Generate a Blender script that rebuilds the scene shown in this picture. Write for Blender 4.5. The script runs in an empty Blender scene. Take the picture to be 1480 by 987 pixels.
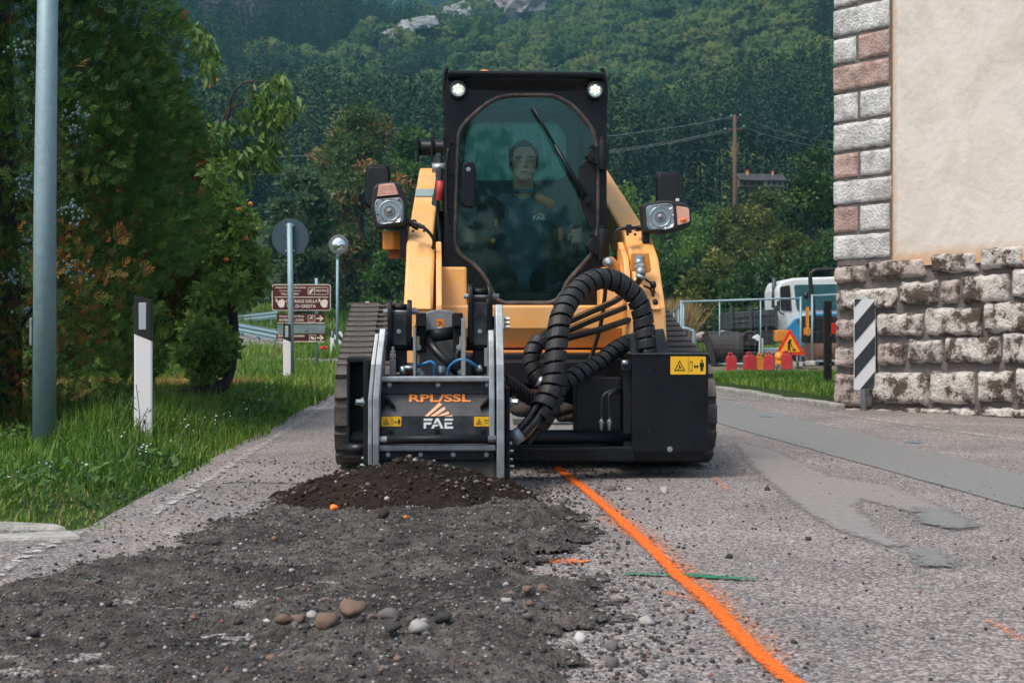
import bpy, bmesh, math, random
import numpy as np
from mathutils import Vector, Matrix, noise as mnoise
C = bpy.context.scene.collection
SC = bpy.context.scene
random.seed(7)
rng = np.random.default_rng(11)
PI = math.pi

# ------------------------------------------------------------------ camera
HAZE = 0.00045
CAMH = 0.70
FPX = 2100.0            # focal length in photo pixels (1480 wide)
cam_d = bpy.data.cameras.new('camera')
cam_d.sensor_width = 36.0
cam_d.lens = FPX / 1480.0 * 36.0
cam_d.shift_y = -(493.5 - 482.0) / 1480.0
cam_d.clip_start = 0.05
cam_d.clip_end = 9000
cam_d.dof.use_dof = True
cam_d.dof.focus_distance = 6.9
cam_d.dof.aperture_fstop = 11
cam = bpy.data.objects.new('camera', cam_d)
C.objects.link(cam)
cam.location = (0, 0, CAMH)
cam.rotation_euler = (PI / 2, 0, 0)
SC.camera = cam

# ------------------------------------------------------------------ light: bright overcast
SUN_EL, SUN_AZ = 60.0, 228.0          # azimuth clockwise from +Y (behind and left of the camera)
w = bpy.data.worlds.new('World')
SC.world = w
w.use_nodes = True
wn = w.node_tree.nodes
wl = w.node_tree.links
sky = wn.new('ShaderNodeTexSky')
sky.sky_type = 'NISHITA'
sky.sun_disc = False
sky.sun_elevation = math.radians(SUN_EL)
sky.sun_rotation = math.radians(SUN_AZ)
sky.air_density = 1.0
sky.dust_density = 5.0
sky.ozone_density = 1.2
bg = wn['Background']
bg.inputs['Strength'].default_value = 0.15
wl.new(sky.outputs[0], bg.inputs['Color'])
sun_d = bpy.data.lights.new('sun', 'SUN')
sun_d.energy = 1.5
sun_d.angle = math.radians(16)
sun_d.color = (1.0, 0.95, 0.88)
sun = bpy.data.objects.new('sun', sun_d)
C.objects.link(sun)
_az = math.radians(SUN_AZ)
_el = math.radians(SUN_EL)
sdir = Vector((math.sin(_az) * math.cos(_el), math.cos(_az) * math.cos(_el), math.sin(_el)))
sun.rotation_euler = sdir.to_track_quat('Z', 'Y').to_euler()
SC.view_settings.view_transform = 'Standard'
SC.view_settings.look = 'None'
SC.view_settings.exposure = 0.45
SC.view_settings.gamma = 1.0
SC.view_settings.use_curve_mapping = False
SC.render.engine = 'CYCLES'
SC.cycles.use_denoising = True
SC.cycles.denoising_prefilter = 'NONE'
SC.cycles.max_bounces = 8

# ------------------------------------------------------------------ measuring helpers
def at(px, py, Y):
    """world point that photo pixel (px,py) shows at distance Y"""
    return Vector(((px - 740) / FPX * Y, Y, CAMH - (py - 482) / FPX * Y))

MX, MY, MA = 0.077, 7.35, 0.057        # the loader: front of tracks, slight yaw
_ca, _sa = math.cos(MA), math.sin(MA)
def P2(px, py, yl):
    """loader-frame (x,z) of photo pixel on the plane y=yl"""
    dx = (px - 740) / FPX
    t = (yl - MX * _sa + MY * _ca) / (_ca - dx * _sa)
    rx, ry = t * dx - MX, t - MY
    return (rx * _ca + ry * _sa, CAMH - (py - 482) / FPX * t)
def P3(px, py, yl):
    x, z = P2(px, py, yl)
    return Vector((x, yl, z))

def smooth(a, b, x):
    t = np.clip((x - a) / (b - a), 0, 1)
    return t * t * (3 - 2 * t)

# ------------------------------------------------------------------ object helpers
def tag(o, label=None, cat=None, group=None, kind=None):
    if label: o['label'] = label
    if cat: o['category'] = cat
    if group: o['group'] = group
    if kind: o['kind'] = kind
    return o

def empty(name, loc=(0, 0, 0), rz=0.0, label=None, cat=None, group=None):
    o = bpy.data.objects.new(name, None)
    o.empty_display_size = 0.2
    C.objects.link(o)
    o.location = loc
    o.rotation_euler = (0, 0, rz)
    return tag(o, label, cat, group)

def link(name, me, parent=None, loc=(0, 0, 0), rot=(0, 0, 0), scale=(1, 1, 1)):
    o = bpy.data.objects.new(name, me)
    C.objects.link(o)
    o.location = loc
    o.rotation_euler = rot
    o.scale = scale
    if parent is not None:
        o.parent = parent
    return o

def children_of(o):
    return [c for c in bpy.data.objects if c.parent is o]

def copy_tree(o, parent=None, top=True):
    c = o.copy()
    C.objects.link(c)
    c.parent = parent
    for ch in children_of(o):
        if ch is not c:
            copy_tree(ch, c, False)
    return c

def add_bevel(o, wd, seg=2, ang=35):
    m = o.modifiers.new('bevel', 'BEVEL')
    m.width = wd
    m.segments = seg
    m.limit_method = 'ANGLE'
    m.angle_limit = math.radians(ang)
    m.use_clamp_overlap = True
    return o

def frames(pts):
    pts = [Vector(p) for p in pts]
    n = len(pts)
    tans = []
    for i in range(n):
        a = pts[max(0, i - 1)]
        b = pts[min(n - 1, i + 1)]
        t = (b - a)
        tans.append(t.normalized() if t.length > 1e-9 else Vector((0, 0, 1)))
    up = Vector((0, 0, 1)) if abs(tans[0].z) < 0.9 else Vector((1, 0, 0))
    u = tans[0].cross(up).normalized()
    us = [u]
    for i in range(1, n):
        ax = tans[i - 1].cross(tans[i])
        if ax.length > 1e-7:
            u = Matrix.Rotation(tans[i - 1].angle(tans[i]), 3, ax.normalized()) @ u
        u = (u - tans[i] * u.dot(tans[i])).normalized()
        us.append(u)
    return pts, tans, us, [t.cross(q).normalized() for t, q in zip(tans, us)]

def spline(pts, n=8):
    P = [Vector(p) for p in pts]
    P = [P[0] * 2 - P[1]] + P + [P[-1] * 2 - P[-2]]
    out = []
    for i in range(1, len(P) - 2):
        for k in range(n):
            t = k / n
            p0, p1, p2, p3 = P[i - 1], P[i], P[i + 1], P[i + 2]
            out.append(0.5 * ((2 * p1) + (p2 - p0) * t + (2 * p0 - 5 * p1 + 4 * p2 - p3) * t * t
                              + (3 * p1 - p0 - 3 * p2 + p3) * t ** 3))
    out.append(P[-2])
    return out

class MB:
    def __init__(self):
        self.v, self.f, self.m, self.s = [], [], [], []
    def add(self, vs, fs, m=0, sm=False):
        o = len(self.v)
        self.v += [tuple(x) for x in vs]
        for f in fs:
            self.f.append(tuple(i + o for i in f))
            self.m.append(m)
            self.s.append(sm)
        return self
    def box(self, c, s, m=0, R=None):
        c = Vector(c)
        vs = []
        for dz in (-.5, .5):
            for dx, dy in ((-.5, -.5), (.5, -.5), (.5, .5), (-.5, .5)):
                p = Vector((dx * s[0], dy * s[1], dz * s[2]))
                if R is not None:
                    p = R @ p
                vs.append(c + p)
        return self.add(vs, [(3, 2, 1, 0), (4, 5, 6, 7), (0, 1, 5, 4), (1, 2, 6, 5), (2, 3, 7, 6), (3, 0, 4, 7)], m)
    def box2(self, x0, x1, y0, y1, z0, z1, m=0):
        return self.box(((x0 + x1) / 2, (y0 + y1) / 2, (z0 + z1) / 2), (abs(x1 - x0), abs(y1 - y0), abs(z1 - z0)), m)
    def prism(self, poly, lo, hi, axis='y', m=0, sm=False):
        n = len(poly)
        def mk(p, a):
            if axis == 'x': return (a, p[0], p[1])
            if axis == 'y': return (p[0], a, p[1])
            return (p[0], p[1], a)
        vs = [mk(p, lo) for p in poly] + [mk(p, hi) for p in poly]
        self.add(vs, [tuple(range(n)), tuple(range(2 * n - 1, n - 1, -1))], m)
        o = len(self.v) - 2 * n
        for i in range(n):
            j = (i + 1) % n
            self.f.append((o + i, o + j, o + n + j, o + n + i))
            self.m.append(m)
            self.s.append(sm)
        return self
    def ring(self, outer, inner, lo, hi, axis='y', m=0):
        """plate with a hole; outer and inner are loops of the same length"""
        n = len(outer)
        def mk(p, a):
            if axis == 'x': return (a, p[0], p[1])
            if axis == 'y': return (p[0], a, p[1])
            return (p[0], p[1], a)
        vs = [mk(p, lo) for p in outer] + [mk(p, lo) for p in inner] + [mk(p, hi) for p in outer] + [mk(p, hi) for p in inner]
        fs = []
        for i in range(n):
            j = (i + 1) % n
            fs += [(i, j, n + j, n + i), (2 * n + j, 2 * n + i, 3 * n + i, 3 * n + j),
                   (j, i, 2 * n + i, 2 * n + j), (n + i, n + j, 3 * n + j, 3 * n + i)]
        return self.add(vs, fs, m)
    def cyl(self, p0, p1, r0, r1=None, n=16, m=0, sm=True):
        r1 = r0 if r1 is None else r1
        p0, p1 = Vector(p0), Vector(p1)
        t = (p1 - p0).normalized()
        up = Vector((0, 0, 1)) if abs(t.z) < 0.9 else Vector((1, 0, 0))
        u = t.cross(up).normalized()
        q = t.cross(u)
        vs = []
        for p, r in ((p0, r0), (p1, r1)):
            for k in range(n):
                a = 2 * PI * k / n
                vs.append(p + u * (r * math.cos(a)) + q * (r * math.sin(a)))
        self.add(vs, [(k, (k + 1) % n, n + (k + 1) % n, n + k) for k in range(n)], m, sm)
        o = len(self.v) - 2 * n
        self.f += [tuple(o + k for k in range(n - 1, -1, -1)), tuple(o + n + k for k in range(n))]
        self.m += [m, m]
        self.s += [False, False]
        return self
    def tube(self, pts, r, n=8, m=0, caps=True):
        P, T, U, Q = frames(pts)
        vs = []
        for i, p in enumerate(P):
            rr = r[i] if isinstance(r, (list, tuple)) else r
            for k in range(n):
                a = 2 * PI * k / n
                vs.append(p + U[i] * (rr * math.cos(a)) + Q[i] * (rr * math.sin(a)))
        fs = []
        for i in range(len(P) - 1):
            for k in range(n):
                k2 = (k + 1) % n
                fs.append((i * n + k, i * n + k2, (i + 1) * n + k2, (i + 1) * n + k))
        if caps:
            fs += [tuple(range(n - 1, -1, -1)), tuple((len(P) - 1) * n + k for k in range(n))]
        return self.add(vs, fs, m, True)
    def ball(self, c, r, seg=16, rings=10, m=0):
        if not isinstance(r, (tuple, list)): r = (r, r, r)
        vs = [(c[0], c[1], c[2] + r[2])]
        for i in range(1, rings):
            a = PI * i / rings
            for k in range(seg):
                b = 2 * PI * k / seg
                vs.append((c[0] + r[0] * math.sin(a) * math.cos(b), c[1] + r[1] * math.sin(a) * math.sin(b), c[2] + r[2] * math.cos(a)))
        vs.append((c[0], c[1], c[2] - r[2]))
        fs = [(0, 1 + k, 1 + (k + 1) % seg) for k in range(seg)]
        for i in range(rings - 2):
            for k in range(seg):
                a, b = 1 + i * seg + k, 1 + i * seg + (k + 1) % seg
                fs.append((a, a + seg, b + seg, b))
        L = len(vs) - 1
        fs += [(L, 1 + (rings - 2) * seg + (k + 1) % seg, 1 + (rings - 2) * seg + k) for k in range(seg)]
        return self.add(vs, fs, m, True)
    def lathe(self, prof, c=(0, 0, 0), axis='z', n=20, m=0):
        """profile of (radius, height) turned about an axis through c"""
        vs = []
        for r, h in prof:
            for k in range(n):
                a = 2 * PI * k / n
                p, q = r * math.cos(a), r * math.sin(a)
                if axis == 'z': vs.append((c[0] + p, c[1] + q, c[2] + h))
                elif axis == 'y': vs.append((c[0] + p, c[1] + h, c[2] + q))
                else: vs.append((c[0] + h, c[1] + p, c[2] + q))
        fs = []
        for i in range(len(prof) - 1):
            for k in range(n):
                k2 = (k + 1) % n
                fs.append((i * n + k, i * n + k2, (i + 1) * n + k2, (i + 1) * n + k))
        fs += [tuple(range(n - 1, -1, -1)), tuple((len(prof) - 1) * n + k for k in range(n))]
        return self.add(vs, fs, m, True)
    def bolt(self, p, d, r, h=None, m=0):
        """hex head on a washer, pointing along d"""
        p, d = Vector(p), Vector(d).normalized()
        h = h or r * 1.1
        self.cyl(p, p + d * h * .35, r * 1.35, n=14, m=m, sm=False)
        self.cyl(p + d * h * .35, p + d * h * 1.2, r, r * .9, n=6, m=m, sm=False)
        return self
    def mesh(self, name, mats):
        me = bpy.data.meshes.new(name)
        me.from_pydata(self.v, [], self.f)
        if not isinstance(mats, (list, tuple)): mats = [mats]
        for q in mats: me.materials.append(q)
        me.polygons.foreach_set('material_index', self.m)
        me.polygons.foreach_set('use_smooth', self.s)
        bm = bmesh.new()
        bm.from_mesh(me)
        bmesh.ops.recalc_face_normals(bm, faces=bm.faces)
        bm.to_mesh(me)
        bm.free()
        me.update()
        return me
    def build(self, name, mats, parent=None, bevel=0, loc=(0, 0, 0), rot=(0, 0, 0), seg=2):
        o = link(name, self.mesh(name, mats), parent, loc, rot)
        if bevel: add_bevel(o, bevel, seg)
        return o

def resample(poly, n, c=None):
    """n points of a star-shaped polygon at even angles round c"""
    P = np.array(poly, float)
    c = P.mean(0) if c is None else np.array(c, float)
    out = []
    for k in range(n):
        a = 2 * PI * k / n
        d = np.array((math.cos(a), math.sin(a)))
        best = None
        for i in range(len(P)):
            a0, b0 = P[i] - c, P[(i + 1) % len(P)] - c
            e = b0 - a0
            den = d[0] * e[1] - d[1] * e[0]
            if abs(den) < 1e-12: continue
            t = (a0[0] * e[1] - a0[1] * e[0]) / den
            s = (a0[0] * d[1] - a0[1] * d[0]) / den
            if t > 0 and -1e-6 <= s <= 1 + 1e-6:
                best = t if best is None else max(best, t)
        out.append(tuple(c + d * (best or 0.01)))
    return out

def round_poly(poly, r, n=4):
    out = []
    L = len(poly)
    for i in range(L):
        p0, p1, p2 = Vector(poly[i - 1]), Vector(poly[i]), Vector(poly[(i + 1) % L])
        a, b = (p0 - p1), (p2 - p1)
        ra = min(r, a.length * .45, b.length * .45)
        A, B = p1 + a.normalized() * ra, p1 + b.normalized() * ra
        for k in range(n + 1):
            t = k / n
            q = A * (1 - t) ** 2 + p1 * 2 * t * (1 - t) + B * t * t
            out.append((q.x, q.y))
    return out

def np_mesh(name, v, f, mats, tone=None, smooth_faces=False, mi=None):
    """fast mesh: v (N,3), f (M,k) arrays"""
    me = bpy.data.meshes.new(name)
    v = np.ascontiguousarray(v, np.float32)
    f = np.ascontiguousarray(f, np.int32)
    me.vertices.add(len(v))
    me.vertices.foreach_set('co', v.ravel())
    k = f.shape[1]
    me.loops.add(f.size)
    me.loops.foreach_set('vertex_index', f.ravel())
    me.polygons.add(len(f))
    me.polygons.foreach_set('loop_start', np.arange(0, f.size, k, dtype=np.int32))
    me.polygons.foreach_set('loop_total', np.full(len(f), k, np.int32))
    if smooth_faces:
        me.polygons.foreach_set('use_smooth', np.ones(len(f), bool))
    if not isinstance(mats, (list, tuple)): mats = [mats]
    for q in mats: me.materials.append(q)
    if mi is not None:
        me.polygons.foreach_set('material_index', np.ascontiguousarray(mi, np.int32))
    if tone is not None:
        at_ = me.attributes.new('tone', 'FLOAT', 'POINT')
        at_.data.foreach_set('value', np.ascontiguousarray(tone, np.float32))
    me.update(calc_edges=True)
    return me

def fbm(x, y, s=1.0, oct=4, seed=0):
    """cheap vectorised value noise"""
    out = np.zeros_like(x, float)
    amp, tot = 1.0, 0
    for o in range(oct):
        xs, ys = x * s + 17.3 * o + seed, y * s + 9.1 * o - seed
        xi, yi = np.floor(xs), np.floor(ys)
        xf, yf = xs - xi, ys - yi
        u, q = xf * xf * (3 - 2 * xf), yf * yf * (3 - 2 * yf)
        def h(a, b):
            t = np.sin(a * 127.1 + b * 311.7 + o * 13.7) * 43758.5453
            return t - np.floor(t)
        n = (h(xi, yi) * (1 - u) + h(xi + 1, yi) * u) * (1 - q) + (h(xi, yi + 1) * (1 - u) + h(xi + 1, yi + 1) * u) * q
        out += amp * (n - .5)
        tot += amp
        amp *= .5
        s *= 2.03
    return out / tot * 2

def grid_mesh(name, xs, ys, zf, mat, smooth_faces=True):
    X, Y = np.meshgrid(xs, ys)
    Z = zf(X, Y)
    v = np.stack([X.ravel(), Y.ravel(), Z.ravel()], 1)
    nx, ny = len(xs), len(ys)
    i = np.arange(nx * ny).reshape(ny, nx)
    f = np.stack([i[:-1, :-1].ravel(), i[:-1, 1:].ravel(), i[1:, 1:].ravel(), i[1:, :-1].ravel()], 1)
    return np_mesh(name, v, f, mat, smooth_faces=smooth_faces)

def text_mesh(s, size, mat, xscale=1.0, offset=0.0, extrude=0.0008, align='CENTER', shear=0.0, spacing=1.0):
    cu = bpy.data.curves.new('lettering', 'FONT')
    cu.body = s
    cu.size = size
    cu.align_x = align
    cu.align_y = 'CENTER'
    cu.offset = offset
    cu.extrude = extrude
    cu.resolution_u = 3
    cu.shear = shear
    cu.space_character = spacing
    o = bpy.data.objects.new('lettering', cu)
    C.objects.link(o)
    bpy.context.view_layer.update()
    dg = bpy.context.evaluated_depsgraph_get()
    me = bpy.data.meshes.new_from_object(o.evaluated_get(dg))
    bpy.data.objects.remove(o)
    bpy.data.curves.remove(cu)
    me.materials.clear()
    me.materials.append(mat)
    if xscale != 1.0:
        for v in me.vertices: v.co.x *= xscale
    return me

def text(s, size, mat, parent, loc, rot=(PI / 2, 0, 0), name='lettering', **k):
    return link(name, text_mesh(s, size, mat, **k), parent, loc, rot)

# ------------------------------------------------------------------ materials
def nt(m):
    return m.node_tree.nodes, m.node_tree.links

def ramp(n, stops):
    r = n.new('ShaderNodeValToRGB')
    e = r.color_ramp.elements
    while len(e) < len(stops): e.new(0.5)
    for i, (p, c) in enumerate(stops):
        e[i].position = p
        e[i].color = (*c, 1) if len(c) == 3 else c
    return r

def mat(name, col, rough=.5, metal=0.0, var=.12, vscale=6.0, bump=0.0, bscale=80.0, dirt=None, coat=0.0,
        spec=.5, rvar=.12, emit=None):
    """painted / metal / rubber surface with uneven tone, roughness and optional dust (colour, amount, scale)"""
    m = bpy.data.materials.new(name)
    m.use_nodes = True
    n, l = nt(m)
    b = n['Principled BSDF']
    b.inputs['Metallic'].default_value = metal
    b.inputs['Specular IOR Level'].default_value = spec
    if coat: b.inputs['Coat Weight'].default_value = coat
    tc = n.new('ShaderNodeTexCoord')
    no = n.new('ShaderNodeTexNoise')
    no.inputs['Scale'].default_value = vscale
    no.inputs['Detail'].default_value = 6
    no.inputs['Roughness'].default_value = .65
    l.new(tc.outputs['Object'], no.inputs['Vector'])
    c = np.array(col)
    r = ramp(n, [(.3, tuple(np.clip(c * (1 - var), 0, 1))), (.7, tuple(np.clip(c * (1 + var), 0, 1)))])
    l.new(no.outputs['Fac'], r.inputs['Fac'])
    out = r.outputs['Color']
    mr = n.new('ShaderNodeMapRange')
    mr.inputs['From Min'].default_value = .3
    mr.inputs['From Max'].default_value = .7
    mr.inputs['To Min'].default_value = max(.02, rough - rvar)
    mr.inputs['To Max'].default_value = min(1, rough + rvar)
    l.new(no.outputs['Fac'], mr.inputs['Value'])
    rough_out = mr.outputs[0]
    if dirt:
        dc, da, ds = dirt
        n2 = n.new('ShaderNodeTexNoise')
        n2.inputs['Scale'].default_value = ds
        n2.inputs['Detail'].default_value = 8
        n2.inputs['Roughness'].default_value = .7
        l.new(tc.outputs['Object'], n2.inputs['Vector'])
        m2 = n.new('ShaderNodeMapRange')
        m2.inputs['From Min'].default_value = .42
        m2.inputs['From Max'].default_value = .75
        m2.inputs['To Max'].default_value = da
        l.new(n2.outputs['Fac'], m2.inputs['Value'])
        mx = n.new('ShaderNodeMix')
        mx.data_type = 'RGBA'
        l.new(m2.outputs[0], mx.inputs[0])
        l.new(out, mx.inputs[6])
        mx.inputs[7].default_value = (*dc, 1)
        out = mx.outputs[2]
        ma = n.new('ShaderNodeMath')
        ma.operation = 'MULTIPLY_ADD'
        l.new(m2.outputs[0], ma.inputs[0])
        ma.inputs[1].default_value = .4
        l.new(rough_out, ma.inputs[2])
        ma.use_clamp = True
        rough_out = ma.outputs[0]
    l.new(out, b.inputs['Base Color'])
    l.new(rough_out, b.inputs['Roughness'])
    if bump:
        n3 = n.new('ShaderNodeTexNoise')
        n3.inputs['Scale'].default_value = bscale
        n3.inputs['Detail'].default_value = 5
        l.new(tc.outputs['Object'], n3.inputs['Vector'])
        bp = n.new('ShaderNodeBump')
        bp.inputs['Strength'].default_value = bump
        bp.inputs['Distance'].default_value = .02
        l.new(n3.outputs['Fac'], bp.inputs['Height'])
        l.new(bp.outputs[0], b.inputs['Normal'])
    if emit:
        b.inputs['Emission Color'].default_value = (*emit[0], 1)
        b.inputs['Emission Strength'].default_value = emit[1]
    return m

def leaf_mat(name, stops, trans=.42, rough=.55, per_instance=False, spec=.3):
    """foliage: colour picked by a per-leaf 'tone' (or per tree), light passes through"""
    m = bpy.data.materials.new(name)
    m.use_nodes = True
    n, l = nt(m)
    b = n['Principled BSDF']
    b.inputs['Roughness'].default_value = rough
    b.inputs['Specular IOR Level'].default_value = spec
    a = n.new('ShaderNodeAttribute')
    a.attribute_name = 'tone'
    fac = a.outputs['Fac']
    if per_instance:
        oi = n.new('ShaderNodeObjectInfo')
        mx = n.new('ShaderNodeMix')
        mx.inputs[0].default_value = .65
        l.new(a.outputs['Fac'], mx.inputs[2])
        l.new(oi.outputs['Random'], mx.inputs[3])
        fac = mx.outputs[0]
    r = ramp(n, stops)
    l.new(fac, r.inputs['Fac'])
    l.new(r.outputs['Color'], b.inputs['Base Color'])
    t = n.new('ShaderNodeBsdfTranslucent')
    l.new(r.outputs['Color'], t.inputs['Color'])
    ms = n.new('ShaderNodeMixShader')
    ms.inputs[0].default_value = trans
    l.new(b.outputs[0], ms.inputs[1])
    l.new(t.outputs[0], ms.inputs[2])
    l.new(ms.outputs[0], n['Material Output'].inputs['Surface'])
    return m

DUST = (.20, .175, .15)
M = {}
M['orange'] = mat('orange_paint', (.88, .425, .120), .40, var=.10, vscale=3.5, dirt=((.80, .52, .28), .8, 4.0), bump=.06, bscale=300)
M['orange2'] = mat('deep_orange_paint', (.72, .25, .02), .4, var=.06, dirt=((.5, .3, .12), .3, 5))
M['black'] = mat('black_paint', (.004, .006, .009), .36, var=.25, vscale=4, dirt=(DUST, .035, 7), bump=.03, bscale=200, spec=.30)
M['blackm'] = mat('matt_black_paint', (.006, .008, .011), .52, var=.2, vscale=5, dirt=(DUST, .05, 6), bump=.05, bscale=160, spec=.3)
M['hood'] = mat('charcoal_paint', (.016, .021, .026), .45, var=.2, vscale=6, dirt=((.16, .18, .19), .30, 9), bump=.04)
M['steel'] = mat('worn_steel', (.36, .40, .42), .45, metal=.7, var=.18, vscale=14, dirt=((.17, .15, .13), .55, 11), bump=.05, bscale=220)
M['greysteel'] = mat('grey_steel', (.30, .32, .33), .5, metal=.5, var=.12, vscale=8, dirt=((.2, .16, .13), .5, 9), bump=.04)
M['bolt'] = mat('zinc_bolts', (.42, .50, .52), .35, metal=.8, var=.1)
M['rubber'] = mat('rubber', (.014, .015, .018), .6, var=.2, vscale=12, bump=.05, bscale=150)
M['track'] = mat('dusty_track_rubber', (.048, .045, .044), .85, var=.25, vscale=18, dirt=((.20, .175, .155), .9, 7), bump=.35, bscale=90)
M['hose'] = mat('hose_rubber', (.009, .010, .012), .45, var=.2, vscale=20)
M['wrap'] = mat('spiral_wrap_plastic', (.012, .014, .017), .55, var=.25, vscale=16, dirt=(DUST, .10, 14), bump=.06, bscale=140)
M['brass'] = mat('gold_print', (.62, .36, .12), .4, metal=.3)
M['yellow'] = mat('yellow_sticker', (.85, .50, .02), .45, var=.05)
M['inkblack'] = mat('black_ink', (.012, .012, .012), .5, var=.05)
M['white'] = mat('white_paint', (.80, .82, .82), .5, var=.05, dirt=((.45, .43, .4), .25, 6))
M['logowhite'] = mat('white_lettering', (.82, .84, .84), .5, var=.04)
M['logoorange'] = mat('orange_lettering', (.80, .25, .03), .5, var=.04)
M['logopeach'] = mat('peach_lettering', (.80, .42, .23), .5, var=.04)
M['galv'] = mat('galvanised_steel', (.25, .37, .41), .5, metal=.3, var=.16, vscale=22, dirt=((.36, .46, .49), .5, 40), bump=.04)
M['galvd'] = mat('painted_sign_back', (.035, .075, .095), .55, var=.15, vscale=10)
M['blue'] = mat('blue_hose', (.03, .18, .40), .4, var=.1)
M['red'] = mat('red_plastic', (.50, .025, .035), .45, var=.2, vscale=10, dirt=((.18, .08, .06), .6, 8))
M['amber'] = mat('amber_lens', (.85, .22, .03), .25, var=.1)
M['pinklens'] = mat('clear_indicator_lens', (.75, .45, .38), .2, var=.2, vscale=60)
M['lens'] = mat('lamp_reflector', (.50, .55, .56), .10, metal=.9, var=.45, vscale=45)
M['ledglow'] = mat('lit_led_lens', (.85, .95, .8), .3, emit=((.85, 1.0, .75), .45))
M['grey'] = mat('grey_plastic', (.14, .15, .16), .6, var=.15)
M['skin'] = mat('skin', (.78, .45, .32), .5, var=.08, vscale=30)
M['hair'] = mat('dark_hair', (.018, .014, .012), .6, var=.3, vscale=80, bump=.3, bscale=200)
M['shirt'] = mat('navy_work_shirt', (.085, .16, .20), .85, var=.2, vscale=20, bump=.15, bscale=90)
M['shirt_or'] = mat('orange_shirt_panel', (.75, .28, .10), .8, var=.1)
M['wood'] = mat('weathered_pole_wood', (.12, .065, .045), .85, var=.3, vscale=15, bump=.3)

def glass_mat(name, tint, tr=.75, gloss_rough=.03, dust=.12, dustcol=(.35, .42, .42), dscale=140, spots=.5):
    """dusty tinted pane: see-through, reflecting at grazing angles, with rain-dried dust"""
    m = bpy.data.materials.new(name)
    m.use_nodes = True
    n, l = nt(m)
    out = n['Material Output']
    n.remove(n['Principled BSDF'])
    t = n.new('ShaderNodeBsdfTransparent')
    t.inputs['Color'].default_value = (*[c * tr for c in tint], 1)
    g = n.new('ShaderNodeBsdfGlossy')
    g.inputs['Roughness'].default_value = gloss_rough
    g.inputs['Color'].default_value = (.60, .95, .97, 1)
    fr = n.new('ShaderNodeFresnel')
    fr.inputs['IOR'].default_value = 1.5
    m1 = n.new('ShaderNodeMixShader')
    l.new(fr.outputs[0], m1.inputs[0])
    l.new(t.outputs[0], m1.inputs[1])
    l.new(g.outputs[0], m1.inputs[2])
    d = n.new('ShaderNodeBsdfDiffuse')
    d.inputs['Color'].default_value = (*dustcol, 1)
    tr2 = n.new('ShaderNodeBsdfTranslucent')
    tr2.inputs['Color'].default_value = (*dustcol, 1)
    dm = n.new('ShaderNodeMixShader')
    dm.inputs[0].default_value = .5
    l.new(d.outputs[0], dm.inputs[1])
    l.new(tr2.outputs[0], dm.inputs[2])
    tc = n.new('ShaderNodeTexCoord')
    vo = n.new('ShaderNodeTexVoronoi')
    vo.inputs['Scale'].default_value = dscale
    l.new(tc.outputs['Object'], vo.inputs['Vector'])
    vr = ramp(n, [(.0, (spots,) * 3), (.20, (spots,) * 3), (.26, (0, 0, 0))])
    l.new(vo.outputs['Distance'], vr.inputs['Fac'])
    mp = n.new('ShaderNodeMapping')
    mp.inputs['Scale'].default_value = (1, 1, .16)
    l.new(tc.outputs['Object'], mp.inputs['Vector'])
    n2 = n.new('ShaderNodeTexNoise')
    n2.inputs['Scale'].default_value = 26
    n2.inputs['Detail'].default_value = 7
    l.new(mp.outputs[0], n2.inputs['Vector'])
    n3 = n.new('ShaderNodeTexNoise')
    n3.inputs['Scale'].default_value = 240
    n3.inputs['Detail'].default_value = 2
    l.new(tc.outputs['Object'], n3.inputs['Vector'])
    gate = ramp(n, [(.56, (0, 0, 0)), (.66, (1, 1, 1))])
    l.new(n3.outputs['Fac'], gate.inputs['Fac'])
    mu = n.new('ShaderNodeMath')
    mu.operation = 'MULTIPLY'
    l.new(vr.outputs['Color'], mu.inputs[0])
    l.new(gate.outputs['Color'], mu.inputs[1])
    nr = ramp(n, [(.3, (dust * .4,) * 3), (.75, (dust * 1.7,) * 3)])
    l.new(n2.outputs['Fac'], nr.inputs['Fac'])
    ad = n.new('ShaderNodeMath')
    ad.operation = 'ADD'
    ad.use_clamp = True
    l.new(mu.outputs[0], ad.inputs[0])
    l.new(nr.outputs['Color'], ad.inputs[1])
    m2 = n.new('ShaderNodeMixShader')
    l.new(ad.outputs[0], m2.inputs[0])
    l.new(m1.outputs[0], m2.inputs[1])
    l.new(dm.outputs[0], m2.inputs[2])
    l.new(m2.outputs[0], out.inputs['Surface'])
    return m

M['glass'] = glass_mat('dusty_door_glass', (.84, .99, .985), .98, dust=.010, dustcol=(.30, .52, .54), spots=.35)
M['glass2'] = glass_mat('dusty_sky_glow_rear_glass', (.62, .95, .90), .9, dust=.85, dustcol=(.60, .98, .90), spots=.2)  # heavy pale teal layer paints the sky's glow into the pane, beyond its dust
M['glass3'] = glass_mat('dark_window_glass', (.60, .78, .78), .85, dust=.05)
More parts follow.
